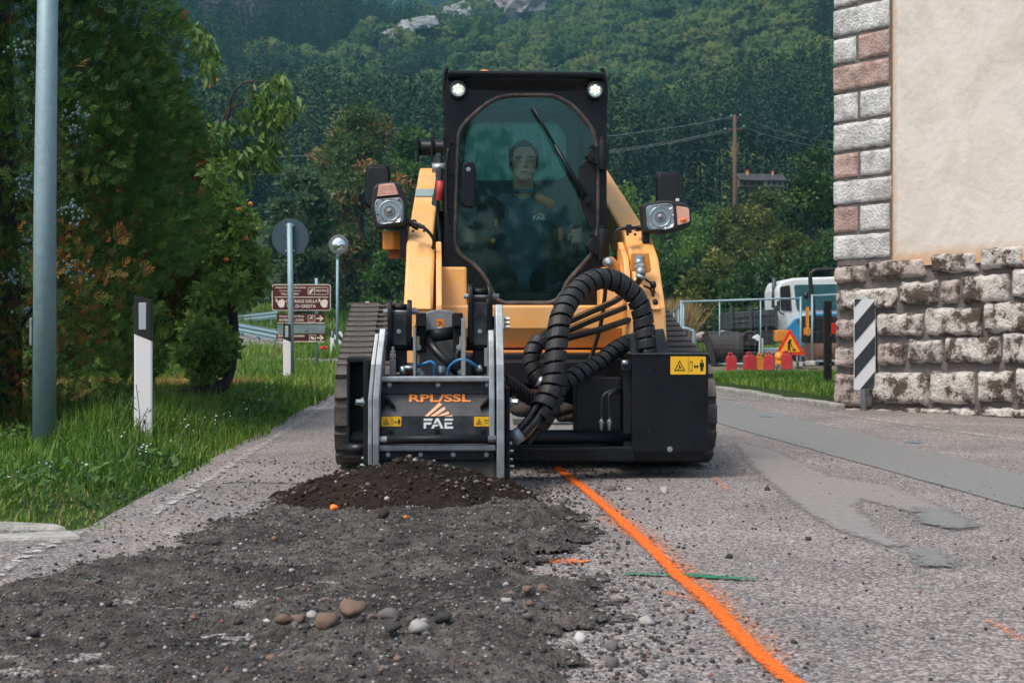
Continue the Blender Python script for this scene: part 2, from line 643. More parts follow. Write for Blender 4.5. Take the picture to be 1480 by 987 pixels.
# ================================================================== GROUND AND HILLS
def asphalt_mat(name, dark, mid, light, scale=120, bump=.5, rough=.85, pink=.35, big=.25):
    m = bpy.data.materials.new(name)
    m.use_nodes = True
    n, l = nt(m)
    b = n['Principled BSDF']
    b.inputs['Roughness'].default_value = rough
    b.inputs['Specular IOR Level'].default_value = .35
    tc = n.new('ShaderNodeTexCoord')
    wob = n.new('ShaderNodeTexNoise')
    wob.inputs['Scale'].default_value = scale * .8
    l.new(tc.outputs['Object'], wob.inputs['Vector'])
    mixv = n.new('ShaderNodeVectorMath')
    mixv.operation = 'MULTIPLY_ADD'
    l.new(wob.outputs['Color'], mixv.inputs[0])
    mixv.inputs[1].default_value = (.008, .008, .008)
    l.new(tc.outputs['Object'], mixv.inputs[2])
    vo = n.new('ShaderNodeTexVoronoi')
    vo.inputs['Scale'].default_value = scale
    l.new(mixv.outputs[0], vo.inputs['Vector'])
    sep = n.new('ShaderNodeSeparateColor')
    l.new(vo.outputs['Color'], sep.inputs[0])
    r = ramp(n, [(0, dark), (.28, dark), (.42, mid), (.72, tuple(np.array(mid) * np.array((1.12, 1.02, 1.0)))), (.9, light), (1, light)])
    l.new(sep.outputs[0], r.inputs['Fac'])
    # bitumen between the chips
    er = ramp(n, [(.35, (1, 1, 1)), (.75, (0.42, .40, .40))])
    mr = n.new('ShaderNodeMath')
    mr.operation = 'MULTIPLY'
    mr.inputs[1].default_value = 1.0
    l.new(vo.outputs['Distance'], mr.inputs[0])
    l.new(mr.outputs[0], er.inputs['Fac'])
    # broad patches
    no = n.new('ShaderNodeTexNoise')
    no.inputs['Scale'].default_value = 1.1
    no.inputs['Detail'].default_value = 7
    no.inputs['Roughness'].default_value = .6
    l.new(tc.outputs['Object'], no.inputs['Vector'])
    br = ramp(n, [(.3, (1 - big, 1 - big, 1 - big)), (.7, (1 + big, 1 + big * .95, 1 + big * .92))])
    l.new(no.outputs['Fac'], br.inputs['Fac'])
    m1 = n.new('ShaderNodeMix')
    m1.data_type = 'RGBA'
    m1.blend_type = 'MULTIPLY'
    m1.inputs[0].default_value = .75
    l.new(r.outputs['Color'], m1.inputs[6])
    l.new(er.outputs['Color'], m1.inputs[7])
    m2 = n.new('ShaderNodeMix')
    m2.data_type = 'RGBA'
    m2.blend_type = 'MULTIPLY'
    m2.inputs[0].default_value = 1
    l.new(m1.outputs[2], m2.inputs[6])
    l.new(br.outputs['Color'], m2.inputs[7])
    l.new(m2.outputs[2], b.inputs['Base Color'])
    bp = n.new('ShaderNodeBump')
    bp.inputs['Strength'].default_value = bump
    bp.inputs['Distance'].default_value = .006
    bp.invert = True
    l.new(vo.outputs['Distance'], bp.inputs['Height'])
    l.new(bp.outputs[0], b.inputs['Normal'])
    return m

def soil_mat(name, stops, scale=14, bump=.7, bscale=70):
    m = bpy.data.materials.new(name)
    m.use_nodes = True
    n, l = nt(m)
    b = n['Principled BSDF']
    b.inputs['Roughness'].default_value = .95
    b.inputs['Specular IOR Level'].default_value = .2
    tc = n.new('ShaderNodeTexCoord')
    no = n.new('ShaderNodeTexNoise')
    no.inputs['Scale'].default_value = scale
    no.inputs['Detail'].default_value = 10
    no.inputs['Roughness'].default_value = .78
    l.new(tc.outputs['Object'], no.inputs['Vector'])
    r = ramp(n, stops)
    nb = n.new('ShaderNodeTexNoise')
    nb.inputs['Scale'].default_value = scale / 9
    nb.inputs['Detail'].default_value = 4
    l.new(tc.outputs['Object'], nb.inputs['Vector'])
    mb_ = n.new('ShaderNodeMath')
    mb_.operation = 'MULTIPLY_ADD'
    l.new(nb.outputs['Fac'], mb_.inputs[0])
    mb_.inputs[1].default_value = .45
    ms_ = n.new('ShaderNodeMath')
    ms_.operation = 'SUBTRACT'
    l.new(no.outputs['Fac'], ms_.inputs[0])
    ms_.inputs[1].default_value = .225
    l.new(ms_.outputs[0], mb_.inputs[2])
    l.new(mb_.outputs[0], r.inputs['Fac'])
    l.new(r.outputs['Color'], b.inputs['Base Color'])
    n3 = n.new('ShaderNodeTexNoise')
    n3.inputs['Scale'].default_value = bscale
    n3.inputs['Detail'].default_value = 6
    l.new(tc.outputs['Object'], n3.inputs['Vector'])
    bp = n.new('ShaderNodeBump')
    bp.inputs['Strength'].default_value = bump
    bp.inputs['Distance'].default_value = .03
    l.new(n3.outputs['Fac'], bp.inputs['Height'])
    l.new(bp.outputs[0], b.inputs['Normal'])
    return m

M['asphalt'] = asphalt_mat('chip_seal_asphalt', (.14, .128, .124), (.295, .270, .261), (.48, .45, .43), 122, .65)
M['patch'] = asphalt_mat('smooth_grey_asphalt', (.22, .245, .25), (.27, .295, .30), (.33, .35, .355), 260, .15, .8, 0, .12)
M['tar'] = asphalt_mat('tan_grout_patch', (.24, .215, .205), (.285, .25, .24), (.33, .30, .285), 300, .1, .8, 0, .08)
M['milled'] = soil_mat('milled_asphalt_rubble', [(.25, (.022, .020, .019)), (.42, (.058, .051, .047)), (.55, (.125, .111, .102)), (.7, (.25, .228, .21)), (.85, (.40, .37, .35))], 20, .9, 120)
M['soil'] = soil_mat('dark_damp_soil', [(.3, (.008, .0055, .0045)), (.5, (.021, .0135, .010)), (.68, (.045, .030, .022)), (.85, (.11, .075, .055))], 22, 1.0, 70)
M['turf'] = soil_mat('turf_ground', [(.3, (.018, .030, .010)), (.5, (.035, .065, .015)), (.7, (.070, .085, .03))], 5, .5, 40)
M['field'] = soil_mat('meadow_ground', [(.3, (.025, .055, .012)), (.5, (.045, .090, .018)), (.7, (.085, .110, .03))], .8, .3, 20)
M['straw'] = soil_mat('dry_grass_ground', [(.3, (.16, .09, .02)), (.5, (.28, .17, .035)), (.7, (.36, .25, .08))], 4, .6, 60)
M['gravelpath'] = soil_mat('pale_gravel_path', [(.3, (.28, .26, .24)), (.5, (.42, .40, .37)), (.7, (.55, .53, .5))], 9, .5, 90)
M['concrete'] = soil_mat('weathered_concrete', [(.3, (.17, .16, .14)), (.5, (.32, .31, .28)), (.7, (.45, .44, .41))], 11, .4, 60)
M['yard'] = soil_mat('yard_dirt', [(.3, (.09, .08, .05)), (.5, (.16, .14, .09)), (.7, (.25, .22, .16))], 1.5, .4, 30)
M['forestfloor'] = soil_mat('forest_floor', [(.3, (.012, .02, .008)), (.5, (.025, .04, .015)), (.7, (.05, .06, .03))], .05, .2, 2)

def hills_z(X, Y):
    """meadow, right-hand forest slope, left-hand ridge and the far mountain"""
    X = np.asarray(X, float)
    Y = np.asarray(Y, float)
    base = 8 * smooth(50, 165, Y) + 1.2 * smooth(40, 75, Y) * smooth(0, -14, X)
    d = np.maximum(Y - 150, 0)
    h1 = .19 * d + .00014 * d * d + (.30 * X) * smooth(150, 420, Y)
    h1 = np.minimum(h1, 146 + .24 * X - .5 * np.maximum(-60 - X, 0) - .30 * (Y - 760))
    h3 = .215 * d + .00006 * d * d - .10 * X * smooth(150, 420, Y)
    h3 = np.minimum(h3, 92 - .50 * X - .30 * (Y - 520))
    h4 = -60 + .50 * np.maximum(Y - 760, 0) - .05 * X + 40 * np.sin(X * .006 + 1)
    h = base + np.maximum(np.maximum(h1, h3), np.maximum(h4, 0))
    n = fbm(X, Y, .006, 4, 3) * 16 + fbm(X, Y, .03, 3, 8) * 4
    return h + n * smooth(170, 420, Y)

def hit(px, py, y0=40, y1=2600):
    """where the ray through a photo pixel meets the hills"""
    Y = np.linspace(y0, y1, 6000)
    X = (px - 740) / FPX * Y
    Z = CAMH - (py - 482) / FPX * Y
    g = hills_z(X, Y)
    k = np.argmax(g >= Z)
    return Vector((X[k], Y[k], g[k]))

# one sheet from behind the camera to the far meadow, and the hills behind it
gx = np.concatenate([np.linspace(-900, -60, 12)[:-1], np.linspace(-60, 60, 41), np.linspace(60, 900, 12)[1:]])
gy = np.concatenate([np.linspace(-400, -20, 8)[:-1], np.linspace(-20, 150, 60)])
def ground_z(X, Y):
    return hills_z(X, Y) * smooth(38, 50, Y) - .012
ground = link('ground', grid_mesh('ground', gx, gy, ground_z, M['field']))
tag(ground, 'green meadow ground beyond the road', kind='structure')
hy = np.concatenate([np.linspace(149, 900, 130), np.linspace(900, 2700, 90)[1:]])
U = np.linspace(-.62, .62, 150)
UU, HY = np.meshgrid(U, hy)
HX = UU * (HY + 60)
HZ = hills_z(HX, HY) - .6
ii = np.arange(HX.size).reshape(HX.shape)
hf = np.stack([ii[:-1, :-1].ravel(), ii[:-1, 1:].ravel(), ii[1:, 1:].ravel(), ii[1:, :-1].ravel()], 1)
hills = link('hills', np_mesh('hills', np.stack([HX.ravel(), HY.ravel(), HZ.ravel()], 1), hf, M['forestfloor'], smooth_faces=True))
tag(hills, 'steep wooded hills and mountain behind', kind='structure')

# ------------------------------------------------------------------ road
def xl_of(Y):                      # left edge of the asphalt
    return -1.27 - .05 * Y
def strip(name, lefts, rights, z, m, parent=None, zf=None, nsub=6, ragged=0.0, seed=0):
    """ground-hugging sheet between two edge lines given as (x,y) lists of equal length"""
    vs, fs = [], []
    r = random.Random(seed)
    for a, b in zip(lefts, rights):
        ja, jb = r.uniform(-ragged, ragged), r.uniform(-ragged, ragged)
        for k in range(nsub + 1):
            t = k / nsub
            vs.append((a[0] + ja + (b[0] + jb - a[0] - ja) * t, a[1] + (b[1] - a[1]) * t, z))
    w_ = nsub + 1
    for i in range(len(lefts) - 1):
        for k in range(nsub):
            fs.append((i * w_ + k, i * w_ + k + 1, (i + 1) * w_ + k + 1, (i + 1) * w_ + k))
    mb = MB().add(vs, fs)
    return mb.build(name, m, parent)

RY = [-12, 0, 3, 4.55, 4.9, 5.2, 6, 7, 8, 10, 12, 13.4, 15, 17.3, 20, 25, 30, 36, 44]
def xr_of(Y):
    if Y < 13.4: return 7.0 if Y < 11 else 7.0 - (Y - 11) * 1.68
    return 2.96 - .124 * (Y - 13.36) if Y < 22 else 1.89 - .2 * (Y - 22)
RL = [(-9 if y < 4.56 else xl_of(y) - (.25 if y < 5 else .0), y) for y in RY]
RL = [((x if y < 30 else x - (y - 30) * .5), y) for x, y in RL]
RR = [(xr_of(y), y) for y in RY]
road = strip('road', RL, RR, .002, M['asphalt'], nsub=8)
tag(road, 'worn chip seal asphalt road', kind='structure')

# smooth repair strips and smears, sheets 4 mm above
ys = [5.2, 5.8, 6.4, 7.1, 8, 9, 10, 11.5, 13, 15, 18, 22, 28]
def paint_mat(name, col, cover=.62, scale=70, lo=.66, hi=.74):
    """sprayed or worn paint: full in the middle of the stroke, speckled towards its edges"""
    m = bpy.data.materials.new(name)
    m.use_nodes = True
    n, l = nt(m)
    b = n['Principled BSDF']
    b.inputs['Roughness'].default_value = .7
    a = n.new('ShaderNodeAttribute')
    a.attribute_name = 'tone'
    tc = n.new('ShaderNodeTexCoord')
    no = n.new('ShaderNodeTexNoise')
    no.inputs['Scale'].default_value = scale
    no.inputs['Detail'].default_value = 6
    no.inputs['Roughness'].default_value = .75
    l.new(tc.outputs['Object'], no.inputs['Vector'])
    cr_ = ramp(n, [(.32, tuple(c * .72 for c in col)), (.68, tuple(min(1, c * 1.22) for c in col))])
    l.new(no.outputs['Fac'], cr_.inputs['Fac'])
    l.new(cr_.outputs['Color'], b.inputs['Base Color'])
    bp = n.new('ShaderNodeBump')
    bp.inputs['Strength'].default_value = .4
    bp.inputs['Distance'].default_value = .006
    l.new(no.outputs['Fac'], bp.inputs['Height'])
    l.new(bp.outputs[0], b.inputs['Normal'])
    ad = n.new('ShaderNodeMath')
    ad.operation = 'MULTIPLY_ADD'
    l.new(a.outputs['Fac'], ad.inputs[0])
    ad.inputs[1].default_value = cover
    l.new(no.outputs['Fac'], ad.inputs[2])
    r = ramp(n, [(.66, (0, 0, 0)), (.74, (1, 1, 1))])
    r.color_ramp.elements[0].position, r.color_ramp.elements[1].position = lo, hi
    l.new(ad.outputs[0], r.inputs['Fac'])
    t = n.new('ShaderNodeBsdfTransparent')
    ms = n.new('ShaderNodeMixShader')
    l.new(r.outputs['Color'], ms.inputs[0])
    l.new(t.outputs[0], ms.inputs[1])
    l.new(b.outputs[0], ms.inputs[2])
    l.new(ms.outputs[0], n['Material Output'].inputs['Surface'])
    return m
M['p_orange'] = paint_mat('orange_marking_paint', (.95, .150, .004), .31, 120)
M['p_green'] = paint_mat('green_marking_paint', (.015, .20, .10), .26, 60)
M['p_blue'] = paint_mat('blue_marking_paint', (.02, .20, .34), .50, 60)
M['p_white'] = paint_mat('worn_white_road_paint', (.46, .45, .43), .18, 22)
M['p_faint'] = paint_mat('faint_orange_overspray', (.85, .25, .08), .16, 90)

M['s_tan'] = paint_mat('tan_grout_smear', (.25, .225, .215), .50, 45, .62, .82)
M['s_grey'] = paint_mat('grey_repair_asphalt', (.200, .196, .190), .46, 60, .60, .80)
def px_patch(name, pts, m, z=.006, parent=None, soft=.05):
    """thin smear on the road: full inside its outline, breaking up over the last few centimetres"""
    P = np.array([at(px, py, 2100 * CAMH / (py - 482))[:2] for px, py in pts])
    lo, hi = P.min(0) - .1, P.max(0) + .1
    nx, ny = 70, 110
    X, Y = np.meshgrid(np.linspace(lo[0], hi[0], nx), np.linspace(lo[1], hi[1], ny))
    ins = np.zeros(X.shape, bool)
    dist = np.full(X.shape, 9.0)
    for i in range(len(P)):
        a, b = P[i], P[(i + 1) % len(P)]
        c = ((a[1] > Y) != (b[1] > Y)) & (X < (b[0] - a[0]) * (Y - a[1]) / (b[1] - a[1] + 1e-12) + a[0])
        ins ^= c
        d = b - a
        t = np.clip(((X - a[0]) * d[0] + (Y - a[1]) * d[1]) / (d @ d), 0, 1)
        dist = np.minimum(dist, np.hypot(X - a[0] - t * d[0], Y - a[1] - t * d[1]))
    tone = np.clip(.5 + np.where(ins, 1, -1) * dist / soft * .5, 0, 1)
    i = np.arange(X.size).reshape(X.shape)
    f = np.stack([i[:-1, :-1].ravel(), i[:-1, 1:].ravel(), i[1:, 1:].ravel(), i[1:, :-1].ravel()], 1)
    f = f[tone.ravel()[f].max(1) > .02]
    return link(name, np_mesh(name, np.stack([X.ravel(), Y.ravel(), X.ravel() * 0 + z], 1), f, m, tone=tone.ravel()), parent or road)
px_patch('asphalt_patch', [(1062, 640), (1120, 652), (1200, 690), (1290, 705), (1370, 738), (1320, 742), (1245, 722), (1235, 735), (1270, 768), (1310, 792), (1280, 790), (1200, 762), (1150, 728), (1090, 678)], M['s_tan'])
px_patch('asphalt_patch', [(1325, 735), (1370, 740), (1410, 762), (1385, 768), (1330, 758)], M['s_grey'], .010)
px_patch('asphalt_patch', [(1320, 800), (1350, 798), (1378, 812), (1370, 822), (1330, 820)], M['s_grey'], .010)

def stroke(name, pts, halfw, m, z=.010, parent=None, jitter=0, seed=0, flat=False):
    """painted stroke on the ground; tone 1 along its middle, 0 at its rim"""
    r = random.Random(seed)
    pts = [Vector((p[0], p[1], 0)) for p in pts]
    pts = spline(pts, 10) if len(pts) > 2 else [pts[0].lerp(pts[1], k / 12) for k in range(13)]
    vs, tone, fs = [], [], []
    prof = [(-1, 0), (-.78, .25), (-.5, .72), (-.15, 1), (.15, 1), (.5, .72), (.78, .25), (1, 0)] if not flat else [(-1, 0), (-.93, .8), (-.8, 1), (.8, 1), (.93, .8), (1, 0)]
    for i, p in enumerate(pts):
        t = (pts[min(i + 1, len(pts) - 1)] - pts[max(i - 1, 0)]).normalized()
        nrm = Vector((t.y, -t.x, 0))
        hw = (halfw[0] + (halfw[1] - halfw[0]) * i / (len(pts) - 1)) if isinstance(halfw, tuple) else halfw
        hw *= 1 + r.uniform(-jitter, jitter)
        e = min(1, min(i, len(pts) - 1 - i) / 1.5)
        for o, w_ in prof:
            q = p + nrm * (o * hw)
            vs.append((q.x, q.y, z))
            tone.append(w_ * (.3 + .7 * e))
    k = len(prof)
    for i in range(len(pts) - 1):
        for j in range(k - 1):
            fs.append((i * k + j, i * k + j + 1, (i + 1) * k + j + 1, (i + 1) * k + j))
    return link(name, np_mesh(name, np.array(vs), np.array(fs), m, tone=np.array(tone)), parent)
def gpt(px, py):
    p = at(px, py, 2100 * CAMH / (py - 482))
    return (p.x, p.y)
stroke('paint_line', [gpt(1172, 1010), gpt(1120, 970), gpt(1066, 920), gpt(1028, 876), gpt(985, 840), gpt(940, 795), gpt(895, 753), gpt(850, 713), gpt(815, 686), gpt(806, 676)], (.037, .036), M['p_orange'], .010, road, .10, 3)
stroke('paint_overspray', [gpt(1130, 970), gpt(1040, 876), gpt(960, 800), gpt(880, 735), gpt(815, 682)], (.09, .08), M['p_faint'], .007, road, .25, 33)
stroke('asphalt_patch', [(2.6525 - .0595 * y, y) for y in (4.6, 7, 10, 14, 19, 28)], (.25, .56), M['s_grey'], .006, road, .02, 34, True)
stroke('paint_overspray', [gpt(960, 858), gpt(1000, 868), gpt(1030, 880)], .06, M['p_faint'], .008, road, .3, 4)
stroke('paint_overspray', [gpt(870, 748), gpt(890, 762), gpt(915, 782)], .05, M['p_faint'], .008, road, .3, 5)
stroke('paint_mark', [gpt(893, 832), gpt(960, 834), gpt(1040, 838), gpt(1096, 841)], (.034, .036), M['p_green'], .009, road, .2, 6)
stroke('paint_mark', [gpt(980, 833), gpt(1030, 836), gpt(1090, 841)], (.050, .018), M['p_green'], .0085, road, .2, 66)
stroke('paint_mark', [gpt(778, 813), gpt(812, 812), gpt(845, 816)], .085, paint_mat('orange_splash', (.90, .19, .03), .20, 55), .007, road, .3, 7)
stroke('paint_mark', [gpt(1303, 640), gpt(1334, 641)], .035, M['p_blue'], .009, road, .2, 8)
stroke('paint_mark', [gpt(1098, 603), gpt(1118, 604)], .05, M['p_blue'], .009, road, .2, 9)
stroke('paint_mark', [gpt(1030, 690), gpt(1042, 700), gpt(1050, 712)], .03, M['p_faint'], .009, road, .2, 10)
stroke('paint_mark', [gpt(1424, 898), gpt(1452, 914), gpt(1480, 932)], .035, M['p_faint'], .009, road, .2, 11)
stroke('edge_line', [gpt(-40, 850), gpt(60, 795), gpt(130, 765)], (.06, .06), M['p_white'], .009, road, .1, 12)
stroke('edge_line', [(xl_of(y) + .17, y) for y in (5.4, 7, 9, 12, 16, 22, 30)], .055, M['p_white'], .009, road, .1, 13)
stroke('edge_line', [(4.84 - .164 * y, y) for y in (8, 9.4, 11, 13, 15.5, 19)], .05, M['p_white'], .009, road, .1, 14)
stroke('blue_line', [gpt(444, 588), gpt(470, 587), gpt(482, 587)], .04, M['p_blue'], .009, road, .1, 15)
# tar crack across the left lane
cr = MB()
pts = [Vector((*gpt(px, py), -.001)) for px, py in ((322, 699), (360, 698), (400, 699), (440, 701), (462, 703))]
cr.tube(spline(pts, 6), [.009 + random.uniform(-.004, .004) for _ in range(25)], 6)
cr.build('road_crack', mat('tar_crack', (.03, .03, .032), .8), road)

# ------------------------------------------------------------------ verges
def verge_z(X, Y):
    d = np.maximum(xl_of(Y) - X, 0)
    e = np.maximum(Y - 5.0, 0)
    return (-.01 + .060 * smooth(0, .5, d) * smooth(0, .8, e) - .045 * smooth(.55, 1.5, d) - .03 * smooth(2.2, 5, d)
            - .09 * smooth(12, 20, Y) * smooth(.3, 1.2, d) + fbm(X, Y, 2.2, 3, 5) * .03 * smooth(0, .4, d))
vy = np.concatenate([np.linspace(5.08, 16, 90), np.linspace(16, 48, 50)[1:]])
vd = np.concatenate([np.linspace(0, 2.5, 30), np.linspace(2.5, 12, 16)[1:]])
VD, VY = np.meshgrid(vd, vy)
wob = fbm(VY * 0 + 3.3, VY, 1.5, 3, 2) * .10
VX = xl_of(VY) - .02 + wob - VD - np.maximum(VY - 30, 0) * .45
VZ = verge_z(VX, VY)
vi = np.arange(VX.size).reshape(VX.shape)
vf = np.stack([vi[:-1, :-1].ravel(), vi[1:, :-1].ravel(), vi[1:, 1:].ravel(), vi[:-1, 1:].ravel()], 1)
verge = link('verge', np_mesh('verge', np.stack([VX.ravel(), VY.ravel(), VZ.ravel()], 1), vf, M['turf'], smooth_faces=True))
tag(verge, 'grassy roadside verge on the left', kind='structure')
# ochre stubble under the trees, further left
dg = grid_mesh('dry_grass_ground', np.linspace(-9, -2.9, 40), np.linspace(11.5, 22, 40), lambda X, Y: -.02 + .12 * smooth(11.5, 13, Y) * smooth(22, 19, Y) * smooth(-2.9, -3.4, X) + fbm(X, Y, 1.2, 3) * .03, M['straw'])
tag(link('dry_grass_ground', dg), 'ochre dry stubble under the trees', kind='structure')

# right-hand verge with its kerb of separate stones
def kx(Y): return 2.96 - .124 * (Y - 13.36)
rvy = np.linspace(12.6, 21, 40)
rvd = np.linspace(.1, 9, 40)
RD, RYY = np.meshgrid(rvd, rvy)
RX = kx(RYY) + RD
RZ = .05 + .03 * smooth(0, 1, RD) + fbm(RX, RYY, 1.5, 3, 4) * .02 - .1 * smooth(19.5, 21, RYY)
okv = ((RX - 3.01) * .809 + (RYY - 13.6) * .588 > -.05)
ri = np.arange(RX.size).reshape(RX.shape)
rf = np.stack([ri[:-1, :-1].ravel(), ri[:-1, 1:].ravel(), ri[1:, 1:].ravel(), ri[1:, :-1].ravel()], 1)
rf = rf[okv.ravel()[rf].all(1)]
rverge = link('verge', np_mesh('verge', np.stack([RX.ravel(), RYY.ravel(), RZ.ravel()], 1), rf, M['turf'], smooth_faces=True))
tag(rverge, 'grass triangle behind the kerb by the house', kind='structure')
kerb = empty('kerb', (kx(13.4), 13.4, 0))
tag(kerb, 'low kerb of worn concrete stones', kind='structure')
kme = None
y = 13.35
while y < 23:
    L = random.uniform(.55, .8)
    mb = MB().box2(-.0, .11, 0, L - .025, -.05, .060)
    o = mb.build('kerb_stone', M['concrete'], kerb, .018)
    o.location = (kx(y) - kx(13.4), y - 13.4, random.uniform(-.012, .008))
    o.rotation_euler = (random.uniform(-.02, .02), 0, math.atan(.124) + random.uniform(-.02, .02))
    y += L
# gravel path, yard
yard = link('yard', grid_mesh('yard', np.linspace(1.5, 22, 50), np.linspace(23.5, 44, 40), lambda X, Y: .015 + fbm(X, Y, .7, 3) * .04 - .02 * smooth(40, 44, Y), M['yard']))
tag(yard, 'dirt yard behind the mesh fence', kind='structure')
path = strip('path', [(a, b) for a, b in ((2.6, 21.6), (4, 22), (6, 22.9), (9, 24.5))], [(a, b) for a, b in ((2.7, 24.6), (4, 24.4), (6, 25.2), (9, 27))], .05, M['gravelpath'], ragged=.1)
tag(path, 'pale gravel path before the fence', kind='structure')
# broken concrete gully edge, bottom left of the road
gully = empty('gully_edge', (-1.75, 5.1, 0), 0, 'broken concrete gully slab at the foot of the grass verge', 'gully')
mb = MB()
mb.prism([(-.62, -.04), (.20, -.03), (.14, .04), (-.05, .10), (-.62, .10)], -.03, .03, 'z')
mb.build('slab', M['concrete'], gully, .015)
mb = MB().box2(-.62, .02, -.24, -.02, -.03, -.012)
mb.build('channel_floor', M['yard'], gully)
mb = MB().prism([(-.62, -.36), (.3, -.2), (.22, -.06), (-.1, -.2), (-.62, -.25)], -.03, .02, 'z')
mb.build('slab', M['concrete'], gully, .012)

# ------------------------------------------------------------------ milled strip, soil heap, loose stones
def milled_mask(X, Y):
    right = .13 - .02 * (Y - 4) + fbm(X * 0 + 1, Y, 2.3, 3, 1) * .09
    left = np.where(Y > 4.7, -1.0 + .13 * (Y - 4.7), np.where(Y > 3.4, -1.0 - (4.7 - Y) * .5, -1.7)) + fbm(X * 0 + 4, Y, 2.0, 3, 9) * .12
    rg = fbm(X, Y, 3.7, 2, 14) * .16 + fbm(X, Y, 13, 3, 4) * .13 + fbm(X, Y, 37, 2, 8) * .08
    right, left = right + rg, left + rg
    return smooth(-.10, .16, right - X) * smooth(-.16, .22, X - left) * smooth(6.7, 6.2, Y)
def milled_z(X, Y):
    k = milled_mask(X, Y)
    r = fbm(X, Y, 3.0, 4, 2) * .035 + fbm(X, Y, 14, 4, 6) * .017 + np.abs(fbm(X, Y, 38, 2, 3)) * .009
    ruts = np.sin((Y + .12 * np.sin(X * 5) + fbm(X, Y, 3, 2, 7) * .3) * 9.5) * .020 * smooth(0, -.5, X) * smooth(4.6, 4.0, Y)
    ridge = .045 * np.exp(-((Y - 5.25 + .3 * X) / .28) ** 2) * smooth(-.8, -.3, X)
    return .0025 + k * (.030 + r + ruts + ridge * .6)
def cut_out(m, cover=.62, scale=34):
    """let the sheet break up into crumbs where its tone fades"""
    n, l = nt(m)
    a = n.new('ShaderNodeAttribute')
    a.attribute_name = 'tone'
    tc = n.new('ShaderNodeTexCoord')
    no = n.new('ShaderNodeTexNoise')
    no.inputs['Scale'].default_value = scale
    no.inputs['Detail'].default_value = 6
    no.inputs['Roughness'].default_value = .75
    l.new(tc.outputs['Object'], no.inputs['Vector'])
    ad = n.new('ShaderNodeMath')
    ad.operation = 'MULTIPLY_ADD'
    l.new(a.outputs['Fac'], ad.inputs[0])
    ad.inputs[1].default_value = cover
    l.new(no.outputs['Fac'], ad.inputs[2])
    r = ramp(n, [(.66, (0, 0, 0)), (.69, (1, 1, 1))])
    l.new(ad.outputs[0], r.inputs['Fac'])
    t = n.new('ShaderNodeBsdfTransparent')
    ms = n.new('ShaderNodeMixShader')
    l.new(r.outputs['Color'], ms.inputs[0])
    l.new(t.outputs[0], ms.inputs[1])
    l.new(n['Principled BSDF'].outputs[0], ms.inputs[2])
    l.new(ms.outputs[0], n['Material Output'].inputs['Surface'])
cut_out(M['milled'])
mgx, mgy = np.linspace(-1.9, .6, 176), np.linspace(2.2, 6.7, 330)
mme = grid_mesh('milled_strip', mgx, mgy, milled_z, M['milled'])
mt_ = mme.attributes.new('tone', 'FLOAT', 'POINT')
mt_.data.foreach_set('value', milled_mask(*np.meshgrid(mgx, mgy)).ravel().astype(np.float32))
milled = link('milled_strip', mme)
tag(milled, 'strip of crushed dark asphalt left by the milling head', kind='structure')

def heap_z(X, Y):
    cx, cy = -.43, 5.88
    a = (X - cx) / np.where(X < cx, .48, .45)
    b = (Y - cy) / np.where(Y < cy, .56, .70)
    d = np.sqrt(a * a + b * b + .25 * a * b)
    d = d * (1 + .22 * fbm(X, Y, 4, 3, 4))
    h = .165 * np.clip(1 - d, -.2, 1) ** 1.0 * 1.05
    h = np.where(d < 1, .185 * np.maximum(1 - d, 0) ** .85, -.35 * (d - 1))
    return .050 + h * np.where(d < 1, .80, 1) + (fbm(X, Y, 11, 4, 2) * .022 + fbm(X, Y, 34, 3, 5) * .010) * smooth(1.25, .8, d)
hp = grid_mesh('soil_heap', np.linspace(-1.12, .24, 130), np.linspace(5.2, 6.75, 130), heap_z, M['soil'])
heap = tag(link('soil_heap', hp), 'heap of dark damp soil in front of the milling head', 'dirt pile')

def rock_variants(n, sub=1, rough=.28, seed=1):
    r = random.Random(seed)
    out = []
    for k in range(n):
        bm = bmesh.new()
        bmesh.ops.create_icosphere(bm, subdivisions=sub, radius=1)
        s = Vector((r.uniform(.8, 1.25), r.uniform(.7, 1.1), r.uniform(.55, .85)))
        off = Vector((r.uniform(0, 50), r.uniform(0, 50), r.uniform(0, 50)))
        for v in bm.verts:
            d = 1 + rough * mnoise.noise(v.co * 1.3 + off) + rough * .5 * mnoise.noise(v.co * 3.1 + off)
            # flatten some sides
            v.co = Vector((v.co.x * s.x, v.co.y * s.y, v.co.z * s.z)) * d
        for q in range(7):
            nrm = Vector((r.uniform(-1, 1), r.uniform(-1, 1), r.uniform(-.6, 1))).normalized()
            for v in bm.verts:
                e = v.co.dot(nrm) - .66
                if e > 0: v.co -= nrm * e * .85
        bm.verts.ensure_lookup_table()
        out.append((np.array([v.co[:] for v in bm.verts]), np.array([[v.index for v in f.verts] for f in bm.faces])))
        bm.free()
    return out

def gravel_mesh(name, X, Y, Z, S, mats, mi, variants):
    vs, fs, ms = [], [], []
    off = 0
    for i in range(len(X)):
        v, f = variants[i % len(variants)]
        a = rng.uniform(0, 2 * PI)
        c, s = math.cos(a), math.sin(a)
        q = v * S[i]
        p = np.stack([q[:, 0] * c - q[:, 1] * s + X[i], q[:, 0] * s + q[:, 1] * c + Y[i], q[:, 2] + Z[i] + S[i] * .25], 1)
        vs.append(p)
        fs.append(f + off)
        ms.append(np.full(len(f), mi[i]))
        off += len(v)
    return np_mesh(name, np.concatenate(vs), np.concatenate(fs), mats, mi=np.concatenate(ms))

